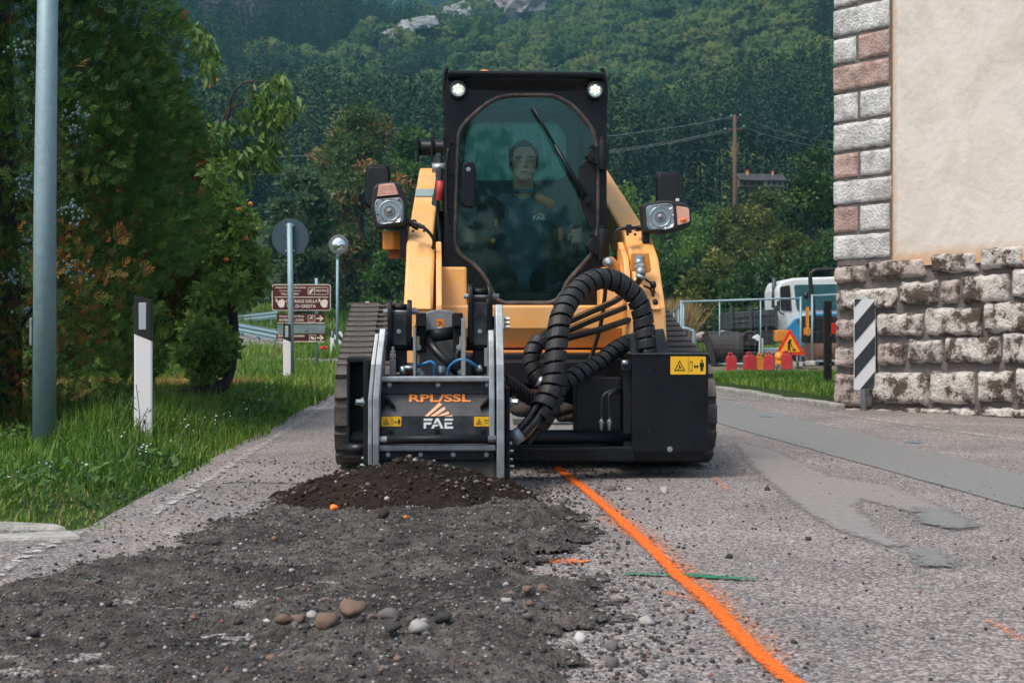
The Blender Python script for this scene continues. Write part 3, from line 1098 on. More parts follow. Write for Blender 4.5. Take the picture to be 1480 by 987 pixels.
def stone_mat(name, col):
    return mat(name, col, .85, var=.3, vscale=40, bump=.35, bscale=160, dirt=((.13, .11, .1), .5, 30), spec=.3)
M['st_dark'] = stone_mat('dark_asphalt_crumb', (.045, .044, .045))
M['st_mid'] = stone_mat('grey_chip', (.15, .14, .135))
M['st_light'] = stone_mat('pale_chip', (.42, .40, .38))
M['st_brown'] = stone_mat('brown_stone', (.20, .13, .095))
M['st_red'] = stone_mat('reddish_stone', (.28, .13, .09))
M['st_white'] = stone_mat('white_limestone', (.62, .62, .60))
SM = [M['st_dark'], M['st_mid'], M['st_light'], M['st_brown'], M['st_red']]
var0 = rock_variants(10, 1, .3)
def pick_mi(n, p):
    return rng.choice(5, n, p=p)
N = 23000
gX = rng.uniform(-1.75, .45, N)
gY = 2.45 + (6.55 - 2.45) * rng.random(N) ** 1.15
k = milled_mask(gX, gY)
keep = rng.random(N) < (.06 + .94 * k ** .7)
gX, gY = gX[keep], gY[keep]
gS = .0026 + .0048 * rng.random(len(gX)) ** 2.2 + .010 * (rng.random(len(gX)) > .965) * rng.random(len(gX))
gZ = np.maximum(milled_z(gX, gY), .002)
tag(link('loose_chippings', gravel_mesh('loose_chippings', gX, gY, gZ, gS, SM, pick_mi(len(gX), [.50, .36, .07, .06, .01]), var0)), 'crushed asphalt chippings strewn over the milled strip', kind='stuff')
# dark crumbs thrown onto the sound asphalt either side
N = 9500
cX = np.concatenate([rng.normal(.17, .20, N // 2), rng.normal(-1.05, .42, N // 4), rng.uniform(-1.4, 2.2, N - N // 2 - N // 4)])
cY = 2.9 + 5.2 * rng.random(N) ** 1.1
ok = (cX > xl_of(cY) + .1)
cX, cY = cX[ok], cY[ok]
fade = np.concatenate([np.ones(N // 2), np.ones(N // 4), np.full(N - N // 2 - N // 4, .5)])[ok]
cS = (.002 + .008 * rng.random(len(cX)) ** 3.5) * (.5 + .5 * fade)
tag(link('asphalt_crumbs', gravel_mesh('asphalt_crumbs', cX, cY, np.full(len(cX), .003), cS, SM, pick_mi(len(cX), [.66, .2, .06, .06, .02]), var0)), 'dark asphalt crumbs scattered on the road surface', kind='stuff')
# clods on the heap
N = 1700
hX, hY = rng.uniform(-.95, .25, N), rng.uniform(5.4, 6.5, N)
hZ = heap_z(hX, hY)
ok = hZ > .012
hX, hY, hZ = hX[ok], hY[ok], hZ[ok]
hS = .004 + .011 * rng.random(len(hX)) ** 2.5
M['clod'] = stone_mat('soil_clod', (.035, .024, .019))
tag(link('soil_clods', gravel_mesh('soil_clods', hX, hY, hZ, hS, [M['clod'], M['soil'], M['st_light'], M['st_brown'], M['st_mid']], pick_mi(len(hX), [.58, .28, .04, .07, .03]), var0)), 'crumbly clods on the soil heap', kind='stuff')

# stones large enough to pick up: (px, py, width px, material, label)
big = rock_variants(9, 2, .48, 5)
bigme = {}
def stone(px, py, wpx, m, label, group=None, zfun=None, flat=1.0, k=None):
    Y = 2100 * CAMH / (py - 482)
    for _ in range(3):
        p = at(px, py, Y)
        gz = float(zfun(np.array([p.x]), np.array([Y]))[0]) if zfun else .003
        Y = 2100 * (CAMH - max(gz, .0)) / (py - 482)
    p = at(px, py, Y)
    k = random.randrange(len(big)) if k is None else k
    key = (k, m.name)
    if key not in bigme:
        me = np_mesh('stone', big[k][0], big[k][1], m)
        bigme[key] = me
    r = wpx / FPX * Y / 2 * 1.1
    o = link('stone', bigme[key], None, (p.x, p.y, max(gz, 0) + r * (.33 if label.find('buried') > 0 or not group else .52) * flat), (random.uniform(-.2, .2), random.uniform(-.2, .2), random.uniform(0, 6)), (r, r, r * flat))
    return tag(o, label, 'stone', group)
RG = 'stones dug up in a row across the milled strip'
row = [(408, 899, 22, 'st_brown', 'small brown stone at the left end of the row of dug-up stones'),
       (431, 899, 24, 'st_brown', 'rounded brown stone second from the left in the row'),
       (385, 899, 10, 'st_white', 'tiny white stone just left of the row of dug-up stones'),
       (450, 893, 20, 'st_light', 'pale flat stone on top near the left of the row'),
       (472, 908, 46, 'st_brown', 'broad flat brown stone at the middle front of the row'),
       (511, 891, 44, 'st_brown', 'biggest angular brown stone in the middle of the row'),
       (541, 881, 22, 'st_light', 'pale pinkish stone resting highest in the row'),
       (540, 899, 26, 'st_brown', 'dark brown stone under the pale pinkish one'),
       (562, 894, 30, 'st_mid', 'rounded grey stone right of the biggest brown stone'),
       (506, 912, 20, 'st_light', 'pale grey stone in front of the biggest brown stone'),
       (567, 910, 26, 'st_dark', 'dark asphalt lump in front of the row of stones'),
       (612, 902, 18, 'st_light', 'small pale stone right of the row beside a flat slab'),
       (640, 898, 28, 'st_dark', 'flat dark asphalt slab at the right end of the row'),
       (605, 914, 36, 'st_light', 'long flat pale stone low at the right end of the row'),
       (472, 872, 26, 'st_brown', 'half buried brown stone behind the row of stones'),
       (700, 874, 14, 'st_light', 'small pale stone right of the milled strip middle'),
       (732, 872, 20, 'st_light', 'pale tan stone lying beside a smaller one on the strip edge'),
       (762, 853, 20, 'st_brown', 'brown pebble at the right edge of the milled strip'),
       (785, 853, 22, 'st_brown', 'brown stone at the right edge beside a brown pebble'),
       (315, 887, 18, 'st_light', 'lone grey pebble left of the row of dug-up stones')]
for px, py, wpx, m, lab in row:
    stone(px, py, wpx, M[m], lab, RG if px < 660 and px > 380 else None, milled_z, .8)
for px, py, wpx, m, lab in [
        (745, 762, 26, 'st_light', 'pale stone beside the right end of the soil heap'),
        (757, 768, 20, 'st_brown', 'brown stone next to the pale one by the soil heap'),
        (724, 777, 12, 'st_white', 'little white stone in front of the soil heap'),
        (814, 727, 16, 'st_mid', 'grey stone with a white face left of the orange line'),
        (812, 757, 12, 'st_brown', 'small brown stone left of the orange line'),
        (960, 712, 16, 'st_light', 'pale stone on the asphalt in front of the valve box'),
        (910, 709, 9, 'st_light', 'small pale chip on the asphalt in front of the valve box'),
        (882, 708, 14, 'st_mid', 'flat grey stone right of the orange line near the machine'),
        (935, 901, 20, 'st_light', 'lone tan pebble on the asphalt left of the orange line'),
        (838, 926, 22, 'st_white', 'white stone at the edge of the rubble near the camera'),
        (884, 962, 26, 'st_mid', 'grey stone at the edge of the rubble below the white one'),
        (884, 938, 24, 'st_mid', 'flat grey stone right of the white one in the rubble'),
        (1109, 708, 10, 'st_dark', 'black crumb alone on the asphalt right of the track'),
        (1168, 780, 10, 'st_dark', 'black crumb alone in the middle of the right lane'),
        (1054, 806, 12, 'st_dark', 'black crumb right of the orange line above the green mark'),
        (287, 720, 10, 'st_light', 'small pale stone left of the soil heap')]:
    stone(px, py, wpx, M[m], lab)
for px, py, wpx, m, lab in [
        (577, 700, 26, 'st_brown', 'lumpy brown stone on top of the soil heap'),
        (483, 735, 14, 'p_o', 'lump of earth sprayed orange on the left of the soil heap'),
        (586, 748, 8, 'p_o', 'tiny orange sprayed lump at the front of the soil heap'),
        (555, 744, 22, 'clod', 'dark earth clod at the front of the soil heap')]:
    if m == 'p_o' and 'p_o' not in M: M['p_o'] = mat('sprayed_orange_lump', (.90, .22, .03), .7)
    stone(px, py, wpx, M[m], lab, None, heap_z, .8)

# ================================================================== HOUSE WITH THE STONE CORNER
HC = Vector((3.01, 13.6, 0))                      # the visible corner
HD = Vector((.588, -.809, 0))                     # along the wall, towards the camera
HA = math.atan2(HD.y, HD.x)
house = empty('house', HC, HA, 'plastered house corner with white quoins above a rough stone base', 'house')
# local frame: +x along the wall, -y out of the wall (towards the road)
def plaster_mat():
    m = bpy.data.materials.new('cream_plaster')
    m.use_nodes = True
    n, l = nt(m)
    b = n['Principled BSDF']
    b.inputs['Roughness'].default_value = .9
    b.inputs['Specular IOR Level'].default_value = .2
    tc = n.new('ShaderNodeTexCoord')
    no = n.new('ShaderNodeTexNoise')
    no.inputs['Scale'].default_value = 2.2
    no.inputs['Detail'].default_value = 9
    no.inputs['Roughness'].default_value = .65
    no.inputs['Distortion'].default_value = .6
    l.new(tc.outputs['Object'], no.inputs['Vector'])
    r = ramp(n, [(.28, (.55, .49, .42)), (.45, (.65, .595, .525)), (.56, (.70, .65, .585)), (.72, (.61, .58, .54))])
    l.new(no.outputs['Fac'], r.inputs['Fac'])
    # rust-coloured damp along the foot of the plaster and beside the quoins
    sp = n.new('ShaderNodeSeparateXYZ')
    l.new(tc.outputs['Object'], sp.inputs[0])
    n2 = n.new('ShaderNodeTexNoise')
    n2.inputs['Scale'].default_value = 9
    n2.inputs['Detail'].default_value = 6
    l.new(tc.outputs['Object'], n2.inputs['Vector'])
    def edge(sock, base, width):
        a = n.new('ShaderNodeMath'); a.operation = 'MULTIPLY_ADD'
        l.new(n2.outputs['Fac'], a.inputs[0]); a.inputs[1].default_value = -width * 1.6
        l.new(sock, a.inputs[2])
        q = n.new('ShaderNodeMapRange')
        q.inputs['From Min'].default_value = base - width * .8
        q.inputs['From Max'].default_value = base + width * .35
        q.inputs['To Min'].default_value = .75
        q.inputs['To Max'].default_value = 0
        l.new(a.outputs[0], q.inputs['Value'])
        return q.outputs[0]
    e1, e2 = edge(sp.outputs[2], 1.36, .10), edge(sp.outputs[0], .68, .05)
    mxm = n.new('ShaderNodeMath'); mxm.operation = 'MAXIMUM'
    l.new(e1, mxm.inputs[0]); l.new(e2, mxm.inputs[1])
    mx = n.new('ShaderNodeMix'); mx.data_type = 'RGBA'
    l.new(mxm.outputs[0], mx.inputs[0]); l.new(r.outputs['Color'], mx.inputs[6])
    mx.inputs[7].default_value = (.56, .31, .14, 1)
    l.new(mx.outputs[2], b.inputs['Base Color'])
    bp = n.new('ShaderNodeBump')
    bp.inputs['Strength'].default_value = .25
    bp.inputs['Distance'].default_value = .03
    n3 = n.new('ShaderNodeTexNoise')
    n3.inputs['Scale'].default_value = 16
    n3.inputs['Detail'].default_value = 9
    l.new(tc.outputs['Object'], n3.inputs['Vector'])
    l.new(n3.outputs['Fac'], bp.inputs['Height'])
    l.new(bp.outputs[0], b.inputs['Normal'])
    return m
M['plaster'] = plaster_mat()
M['mortar'] = mat('grey_mortar', (.14, .125, .115), .95, var=.35, vscale=9, bump=.4, bscale=40)
def stone_face(name, light, dark, amount, pink=None):
    m = bpy.data.materials.new(name)
    m.use_nodes = True
    n, l = nt(m)
    b = n['Principled BSDF']
    b.inputs['Roughness'].default_value = .9
    b.inputs['Specular IOR Level'].default_value = .25
    tc = n.new('ShaderNodeTexCoord')
    oi = n.new('ShaderNodeObjectInfo')
    ad = n.new('ShaderNodeVectorMath'); ad.operation = 'MULTIPLY_ADD'
    l.new(oi.outputs['Random'], ad.inputs[0]); ad.inputs[1].default_value = (31, 17, 23)
    l.new(tc.outputs['Object'], ad.inputs[2])
    no = n.new('ShaderNodeTexNoise')
    no.inputs['Scale'].default_value = 5.5
    no.inputs['Detail'].default_value = 10
    no.inputs['Roughness'].default_value = .72
    l.new(ad.outputs[0], no.inputs['Vector'])
    r = ramp(n, [(.5 - amount, dark), (.52 - amount * .3, tuple(np.array(light) * .72)), (.62, light)])
    l.new(no.outputs['Fac'], r.inputs['Fac'])
    l.new(r.outputs['Color'], b.inputs['Base Color'])
    n3 = n.new('ShaderNodeTexNoise')
    n3.inputs['Scale'].default_value = 42
    n3.inputs['Detail'].default_value = 6
    l.new(ad.outputs[0], n3.inputs['Vector'])
    bp = n.new('ShaderNodeBump')
    bp.inputs['Strength'].default_value = 1.0
    bp.inputs['Distance'].default_value = .02
    l.new(n3.outputs['Fac'], bp.inputs['Height'])
    l.new(bp.outputs[0], b.inputs['Normal'])
    return m
M['quoin'] = stone_face('white_hammered_limestone', (.74, .74, .72), (.36, .35, .34), .10)
M['quoinp'] = stone_face('pink_hammered_limestone', (.58, .42, .36), (.30, .21, .18), .10)
M['rubble'] = stone_face('rough_grey_limestone', (.66, .62, .57), (.10, .075, .06), .06)
M['rubbleb'] = stone_face('rough_brown_limestone', (.55, .46, .42), (.09, .07, .06), .08)

WALL_H = 5.2
mb = MB().box2(.66, 7.2, .02, .5, 1.30, WALL_H)
mb.build('plaster_wall', M['plaster'], house)
mb = MB().box2(.0, 7.2, .045, .5, -.3, 1.33).box2(.03, .675, .020, .5, 1.33, WALL_H)
mb.box2(.03, .6, .5, 6.0, -.3, WALL_H)
mb.build('core_wall', M['mortar'], house)
mb = MB().prism([(-.4, WALL_H), (7.6, WALL_H), (7.6, WALL_H + .12), (-.4, WALL_H + .12)], -.45, 6.4, 'y')
mb.build('roof', M['concrete'], house)

def ashlar(name, x0, x1, z0, z1, y0, depth, bulge, m, jag, parent=house, nx=9, nz=6, tilt=0.0, seed=0, side=False):
    """one dressed or rough stone: front face cut into a bumpy grid, built between its joints"""
    vs, fs = [], []
    off = Vector((seed * 3.7, seed * 1.3, seed * 2.1))
    W, Hh = x1 - x0, z1 - z0
    ed = .010 if depth < .03 else .020
    us = [0] + [ed / W + (1 - 2 * ed / W) * i / (nx - 2) for i in range(nx - 1)] + [1]
    qs = [0] + [ed / Hh + (1 - 2 * ed / Hh) * j / (nz - 2) for j in range(nz - 1)] + [1]
    for j in range(nz + 1):
        for i in range(nx + 1):
            u, q = us[i], qs[j]
            x, z = x0 + W * u, z0 + Hh * q + tilt * (u - .5)
            e = min(min(u, 1 - u) * W, min(q, 1 - q) * Hh) / (.010 if depth < .03 else .024)
            dome = min(1, e) ** .5
            nn = mnoise.noise(Vector((x * 9, z * 9, 0)) + off) * .6 + mnoise.noise(Vector((x * 22, z * 22, 5)) + off) * .4
            y = y0 - depth * .25 - (depth * .75 + bulge * (.55 + nn)) * dome
            if i in (0, nx): x += jag * mnoise.noise(Vector((z * 12, 3, seed)))
            if j in (0, nz): z += jag * mnoise.noise(Vector((x * 10, 7, seed)))
            vs.append((x, y, z))
    w_ = nx + 1
    for j in range(nz):
        for i in range(nx):
            fs.append((j * w_ + i, j * w_ + i + 1, (j + 1) * w_ + i + 1, (j + 1) * w_ + i))
    b0 = len(vs)
    rim = [i for i in range(nx + 1)] + [j * w_ + nx for j in range(1, nz + 1)] + [nz * w_ + i for i in range(nx - 1, -1, -1)] + [j * w_ for j in range(nz - 1, 0, -1)]
    for k in rim:
        vs.append((vs[k][0], y0 + .10, vs[k][2]))
    L = len(rim)
    for k in range(L):
        fs.append((rim[k], b0 + k, b0 + (k + 1) % L, rim[(k + 1) % L]))
    fs.append(tuple(b0 + k for k in range(L)))
    mb = MB().add(vs, fs, 0, True)
    return mb.build(name, m, parent)

z = 1.375
courses = [('w', 'q', ''), ('s', 'p', 'q'), ('w', 'q', ''), ('s', 'p', 'q'), ('w', 'q', ''), ('s', 'q', 'q'), ('w', 'p', ''), ('s', 'q', 'p'),
           ('w', 'q', ''), ('s', 'q', 'q'), ('w', 'p', ''), ('s', 'q', 'q'), ('w', 'q', ''), ('s', 'p', 'q')]
mm = {'q': M['quoin'], 'p': M['quoinp']}
for i, (kind, a, b) in enumerate(courses):
    h = .262 + random.uniform(-.025, .02)
    xe = .655 + random.uniform(-.02, .015)
    if kind == 'w':
        ashlar('quoin_stone', -.015, xe, z + .012, z + h - .014, .03, .020, .011, mm[a], .012, seed=i, nx=16, nz=8)
    else:
        s = .29 + random.uniform(-.02, .02)
        ashlar('quoin_stone', -.012, s - .016, z + .012, z + h - .014, .03, .018, .011, mm[a], .012, seed=i + 40, nx=10, nz=8)
        ashlar('quoin_stone', s + .016, xe, z + .012, z + h - .014, .03, .018, .011, mm[b], .012, seed=i + 80, nx=10, nz=8)
    z += h
# rough stones of the base, read off the wall face: (x0,y0,x1,y1) in an elevation of the wall
def wall_pt(px, py):
    dx = (px - 740) / FPX
    # ray X = dx*Y ; wall point = HC + t*HD
    t = (dx * HC.y - HC.x) / (HD.x - dx * HD.y)
    Y = HC.y + t * HD.y
    return t, CAMH - (py - 482) / FPX * Y
rows = [[(42, 612, 108, 650, 'b'), (118, 598, 245, 640, 'b'), (262, 583, 365, 628, 'r'), (376, 568, 472, 618, 'r')],
        [(45, 665, 178, 712, 'r'), (190, 648, 272, 700, 'r'), (285, 645, 322, 700, 'b'), (335, 632, 438, 695, 'r'), (447, 618, 540, 685, 'r')],
        [(42, 735, 127, 780, 'b'), (136, 722, 240, 772, 'r'), (250, 708, 375, 772, 'r'), (385, 695, 505, 765, 'r')],
        [(40, 800, 130, 845, 'b'), (139, 790, 198, 840, 'b'), (208, 782, 284, 835, 'r'), (294, 776, 418, 835, 'r'), (427, 765, 520, 838, 'r')],
        [(38, 862, 120, 935, 'b'), (130, 858, 252, 930, 'r'), (260, 855, 358, 930, 'r'), (370, 855, 448, 925, 'r'), (456, 848, 560, 930, 'r')],
        [(60, 942, 190, 958, 'b'), (200, 940, 298, 958, 'r'), (306, 940, 368, 962, 'r'), (378, 940, 490, 965, 'r')]]
k = 0
for rw in rows:
    for (a, b, c, d, t) in rw:
        t0, z1 = wall_pt(1180 + (a + c) / 2 / 1.593, b / 1.593)
        _, z0 = wall_pt(1180 + (a + c) / 2 / 1.593, d / 1.593)
        ta, _ = wall_pt(1180 + a / 1.593, 500)
        tb, _ = wall_pt(1180 + c / 1.593, 500)
        k += 1
        ashlar('base_stone', max(ta, -.02), tb, z0, z1, .045, .042, .034, M['rubble'] if t == 'r' else M['rubbleb'], .022, seed=k * 5, nx=14, nz=9)
# the base goes on beyond the frame
for zz0, zz1 in ((1.17, 1.36), (.93, 1.14), (.68, .90), (.42, .65), (.06, .39)):
    x = 2.62 + random.uniform(0, .12)
    while x < 6.8:
        wdt = random.uniform(.32, .62)
        k += 1
        ashlar('base_stone', x, x + wdt - .045, zz0 + .02, zz1 - .01, .045, .042, .034, M['rubble'] if random.random() < .75 else M['rubbleb'], .022, seed=k * 5, nx=8, nz=6)
        x += wdt
# ================================================================== COMPACT TRACK LOADER
loader = empty('track_loader', (MX, MY, 0), MA, 'orange compact track loader with black cab driving towards the camera', 'track loader')

# ---- tracks
def belt_path():
    """closed side profile of the belt (y,z): front idler low, drive wheel high at the back"""
    circ = [((.27, .285), .245), ((1.72, .655), .215), ((1.50, .235), .195)]
    hull = []
    pts = []
    for (cy, cz), r in circ:
        for k in range(72):
            a = 2 * PI * k / 72
            pts.append((cy + r * math.cos(a), cz + r * math.sin(a)))
    pts.append((.30, .04)); pts.append((1.45, .04))
    pts = sorted(set(pts))
    def cross(o, a, b): return (a[0] - o[0]) * (b[1] - o[1]) - (a[1] - o[1]) * (b[0] - o[0])
    lo, up = [], []
    for p in pts:
        while len(lo) >= 2 and cross(lo[-2], lo[-1], p) <= 0: lo.pop()
        lo.append(p)
    for p in reversed(pts):
        while len(up) >= 2 and cross(up[-2], up[-1], p) <= 0: up.pop()
        up.append(p)
    return lo[:-1] + up[:-1]
BELT = belt_path()
def belt_at(n):
    P = BELT + [BELT[0]]
    d = [0]
    for a, b in zip(P, P[1:]): d.append(d[-1] + math.dist(a, b))
    out = []
    for k in range(n):
        s = d[-1] * k / n
        i = max(j for j in range(len(d)) if d[j] <= s)
        i = min(i, len(P) - 2)
        t = (s - d[i]) / max(1e-9, d[i + 1] - d[i])
        a, b = P[i], P[i + 1]
        out.append(((a[0] + (b[0] - a[0]) * t, a[1] + (b[1] - a[1]) * t), math.atan2(b[1] - a[1], b[0] - a[0])))
    return out
TW = .385
def lug_mesh():
    # block tread bar lying along x, outer side towards -z of its own frame
    mb = MB()
    h = .018
    for (a, b, dy) in ((-TW / 2, -.02, .0), (.02, TW / 2, .0)):
        mb.prism([(a, -.046 + dy), (b, -.050), (b, .044), (a, .048 + dy)], -h, .006, 'z')
    mb.prism([(-.03, -.02), (.03, -.02), (.03, .02), (-.03, .02)], -h * .8, .006, 'z')
    return mb.mesh('tread_bar', M['track'])
LUG = lug_mesh()
for sx in (-1, 1):
    cx = sx * (.972 - TW / 2)
    b = belt_at(120)
    vs, fs = [], []
    n = len(b)
    for (p, a) in b:
        ny, nz = math.sin(a), -math.cos(a)              # outward for a counter-clockwise loop
        for xx, off in ((-TW / 2, 0), (TW / 2, 0), (TW / 2, -.035), (-TW / 2, -.035)):
            vs.append((cx + xx, p[0] + ny * off, p[1] + nz * off))
    for i in range(n):
        j = (i + 1) % n
        for k in range(4):
            k2 = (k + 1) % 4
            fs.append((i * 4 + k, j * 4 + k, j * 4 + k2, i * 4 + k2))
    tr = MB().add(vs, fs, 0, False).build('track', M['track'], loader)
    for (p, a) in belt_at(36):
        link('tread_bar', LUG, tr, (cx, p[0], p[1]), (a, 0, 0))
    mb = MB()
    for (cy, cz, r) in ((.27, .285, .20), (1.50, .235, .155)):
        mb.cyl((cx - .10, cy, cz), (cx + .10, cy, cz), r, n=28)
        mb.cyl((cx - .14, cy, cz), (cx + .14, cy, cz), .06, n=16)
    for cy in (.55, .78, 1.01, 1.24):
        mb.cyl((cx - .12, cy, .13), (cx + .12, cy, .13), .085, n=20)
    mb.build('idler_wheels', M['blackm'], tr)
    mb = MB()
    for k in range(17):
        a = 2 * PI * k / 17
        mb.cyl((cx - .05, 1.72 + .165 * math.cos(a), .655 + .165 * math.sin(a)), (cx + .05, 1.72 + .165 * math.cos(a), .655 + .165 * math.sin(a)), .02, n=8)
    mb.cyl((cx - .06, 1.72, .655), (cx + .06, 1.72, .655), .15, n=24)
    mb.build('drive_sprocket', M['orange2'], tr)
    mb = MB().prism([(.30, .20), (1.5, .16), (1.66, .52), (1.45, .56), (.5, .36)], cx - .09, cx + .09, 'x')
    mb.build('track_frame', M['blackm'], tr, .01)

# ---- chassis and engine
mb = MB()
mb.prism([(.42, .28), (1.95, .26), (2.05, .55), (2.05, 1.0), (.42, .92)], -.52, .56, 'x')
mb.build('chassis', M['blackm'], loader, .01)
mb = MB()
mb.prism([(1.62, .92), (2.32, .80), (2.36, 1.05), (2.26, 1.42), (1.62, 1.46)], -.46, .46, 'x')
hd = mb.build('engine_hood', M['black'], loader, .03)
mb = MB()
for k in range(7):
    mb.box((-.462, 1.95, 1.02 + k * .05), (.012, .5, .018)).box((.462, 1.95, 1.02 + k * .05), (.012, .5, .018))
mb.build('hood_vent', M['grey'], hd)
# rear arm towers
for sx in (-1, 1):
    mb = MB().prism([(1.66, .80), (2.2, .80), (2.16, 1.5), (2.06, 1.78), (1.86, 1.78), (1.74, 1.4)], sx * .36, sx * .41, 'x')
    mb.build('tower_plate', M['black'], loader, .012)
# upper rear cross tube seen above the left arm
x0, z0 = P2(604, 213, 1.92)
mb = MB().cyl((x0, 1.92, z0 - .005), (.53, 1.92, z0 - .005), .050, n=20)
for x in (x0, x0 + .09, .44, .53):
    mb.box((x, 1.92, z0 - .02), (.016, .13, .16))
mb.build('pivot_tube', M['black'], loader, .004)

# ---- lift arms (swept box beams with a knee)
def beam(path, wdt, depth, cx, mb, m=0, cxs=None):
    """box beam in the y-z plane: path [(y,z)] centre line, depth across it, width in x"""
    n = len(path)
    vs = []
    for i, (y, z) in enumerate(path):
        a, b = path[max(0, i - 1)], path[min(n - 1, i + 1)]
        t = Vector((b[0] - a[0], b[1] - a[1])).normalized()
        nn = Vector((-t.y, t.x))
        d = depth[i] if isinstance(depth, (list, tuple)) else depth
        c = cxs[i] if cxs else cx
        w2 = (wdt[i] if isinstance(wdt, (list, tuple)) else wdt) / 2
        for s, q in ((-1, -1), (1, -1), (1, 1), (-1, 1)):
            vs.append((c + s * w2, y + nn.x * d / 2 * q, z + nn.y * d / 2 * q))
    fs = [(0, 1, 2, 3), tuple(4 * (n - 1) + k for k in (3, 2, 1, 0))]
    for i in range(n - 1):
        for k in range(4):
            k2 = (k + 1) % 4
            fs.append((4 * i + k, 4 * i + k2, 4 * i + 4 + k2, 4 * i + 4 + k))
    mb.add(vs, fs, m)
AW = .135
aL = [P3(622, 240, 1.85), P3(615, 290, 1.1), P3(608, 342, .42)]
aR = P3(921, 345, .42).x
aM = (aL[2].x + aR) / 2
for sx, cx in ((-1, aL[2].x), (1, aR)):
    mb = MB()
    q = [(p.y + .04, p.z - .09) for p in aL]
    cq = [p.x if sx < 0 else 2 * aM - p.x for p in aL]
    beam([q[0], q[1], q[2], (.36, 1.02)], AW, [.17, .20, .22, .20], cx, mb, cxs=cq + [cx])
    arm = mb.build('lift_arm', M['orange'], loader, .014)
    # front drop section with its cover plate
    mb = MB()
    beam([(.43, P3(608, 350, .3).z - .03), (.22, 1.02), (.08, .80), (.05, .50)], AW + .012, [.16, .20, .20, .17], cx, mb, cxs=[cx, cx, cx + sx * .01, cx + sx * .02])
    mb.build('arm_foot', M['orange'], arm, .014)
    mb = MB()
    beam([(.32, 1.165), (.118, 1.03), (-.025, .82)], AW * .80, .012, cx, mb)
    mb.build('arm_cover', M['orange'], arm, .004)
    mb = MB()
    beam([(.44, 1.06), (.25, .98), (.14, .80), (.11, .52)], .03, .28, cx - sx * (AW / 2 + .028), mb)
    mb.build('arm_flange', M['orange'], arm, .006)
    # lift cylinder under the arm
    mb = MB().cyl((cx - sx * .02, 1.75, .82), (cx - sx * .02, 1.0, 1.12), .045, n=16)
    mb.build('lift_cylinder', M['black'], loader)
    mb = MB().cyl((cx - sx * .02, 1.0, 1.12), (cx - sx * .02, .60, 1.16), .024, n=12)
    mb.build('cylinder_rod', M['steel'], loader)
    if sx < 0:
        # blue-grey reflective band on the left arm, pair of hoses with a clamp behind
        mb = MB()
        t1, t2 = P3(619, 271, 1.3), P3(617, 286, 1.1)
        f1 = aL[0].lerp(aL[1], .72)
        f2 = aL[0].lerp(aL[1], .93)
        nn = Vector((0, -(f1.z - f2.z), f1.y - f2.y)).normalized()
        beam([(f1.y + .04 + nn.y * .1, f1.z - .09 + nn.z * .1), (f2.y + .04 + nn.y * .104, f2.z - .09 + nn.z * .104)], AW * .94, .012, (f1.x + f2.x) / 2, mb)
        mb.build('reflector_band', mat('blue_grey_reflector', (.30, .37, .37), .4), arm)
        hb = MB()
        for o in (0, .028):
            hb.tube(spline([P3(633 + o * 60, 225, 1.6), P3(634 + o * 60, 262, 1.3), P3(628 + o * 60, 300, 1.0), P3(634 + o * 60, 345, .9), P3(630 + o * 60, 400, .8)], 8), .019, 8)
        hz = hb.build('arm_hose', M['hose'], loader)
        c0 = P3(634, 243, 1.45)
        MB().cyl(c0 - Vector((.04, 0, 0)), c0 + Vector((.05, 0, .0)), .03, n=12).build('hose_clamp', M['steel'], hz)
        c0 = P3(636, 277, .95)
        MB().cyl(c0 + Vector((0, 0, -.05)), c0 + Vector((0, 0, .06)), .022, n=10).build('red_coupling', M['red'], hz)
        for px, py in ((597, 331), (613, 331)):
            pass

# ---- front crossmember (orange) below the door
xL, zt = P2(615, 386, .26)
xR, _ = P2(944, 386, .26)
_, zm = P2(760, 441, .20)
_, zk = P2(760, 474, .20)
_, zb = P2(760, 503, .26)
cm = MB()
xd0, _ = P2(675, 441, .2)
xd1, _ = P2(868, 441, .2)
cm.prism([(.20, zk), (.27, zb), (.38, zb), (.38, zm), (.20, zm)], xL, xR, 'x')
cross = cm.build('arm_crossmember', M['orange'], loader, .012)
for a, b in ((xL + .002, xd0), (xd1, xR - .002)):
    mb = MB().prism([(.205, zm - .02), (.37, zm - .02), (.37, zt), (.225, zt)], a, b, 'x')
    mb.build('side_gusset', M['orange'], cross, .012)
mb = MB()
mb.box(((xL + xR) / 2, .30, zb - .035), (xR - xL - .1, .14, .05))
mb.build('skid_bar', M['orange2'], cross, .01)
mb = MB()
for px, py in ((631, 405), (631, 438)):
    p = P3(px, py, .20)
    mb.cyl(p + Vector((0, .03, 0)), p + Vector((0, .004, 0)), .006, n=10)
mb.build('plug', M['inkblack'], cross)
# lower front: dark belly and coupler plate
mb = MB().box2(-.50, .60, .16, .40, .30, .60)
mb.build('belly_plate', M['blackm'], loader, .01)
cp = MB()
cx0, cz1 = P2(742, 504, -.02)
cx1, cz0 = P2(912, 560, -.02)
cp.box2(-.56, .64, -.04, .14, .44, .565)
cp.box2(-.40, -.28, -.10, .2, .18, .60).box2(.38, .52, -.10, .2, .18, .60)
coupler = cp.build('coupler_plate', M['blackm'], loader, .012)

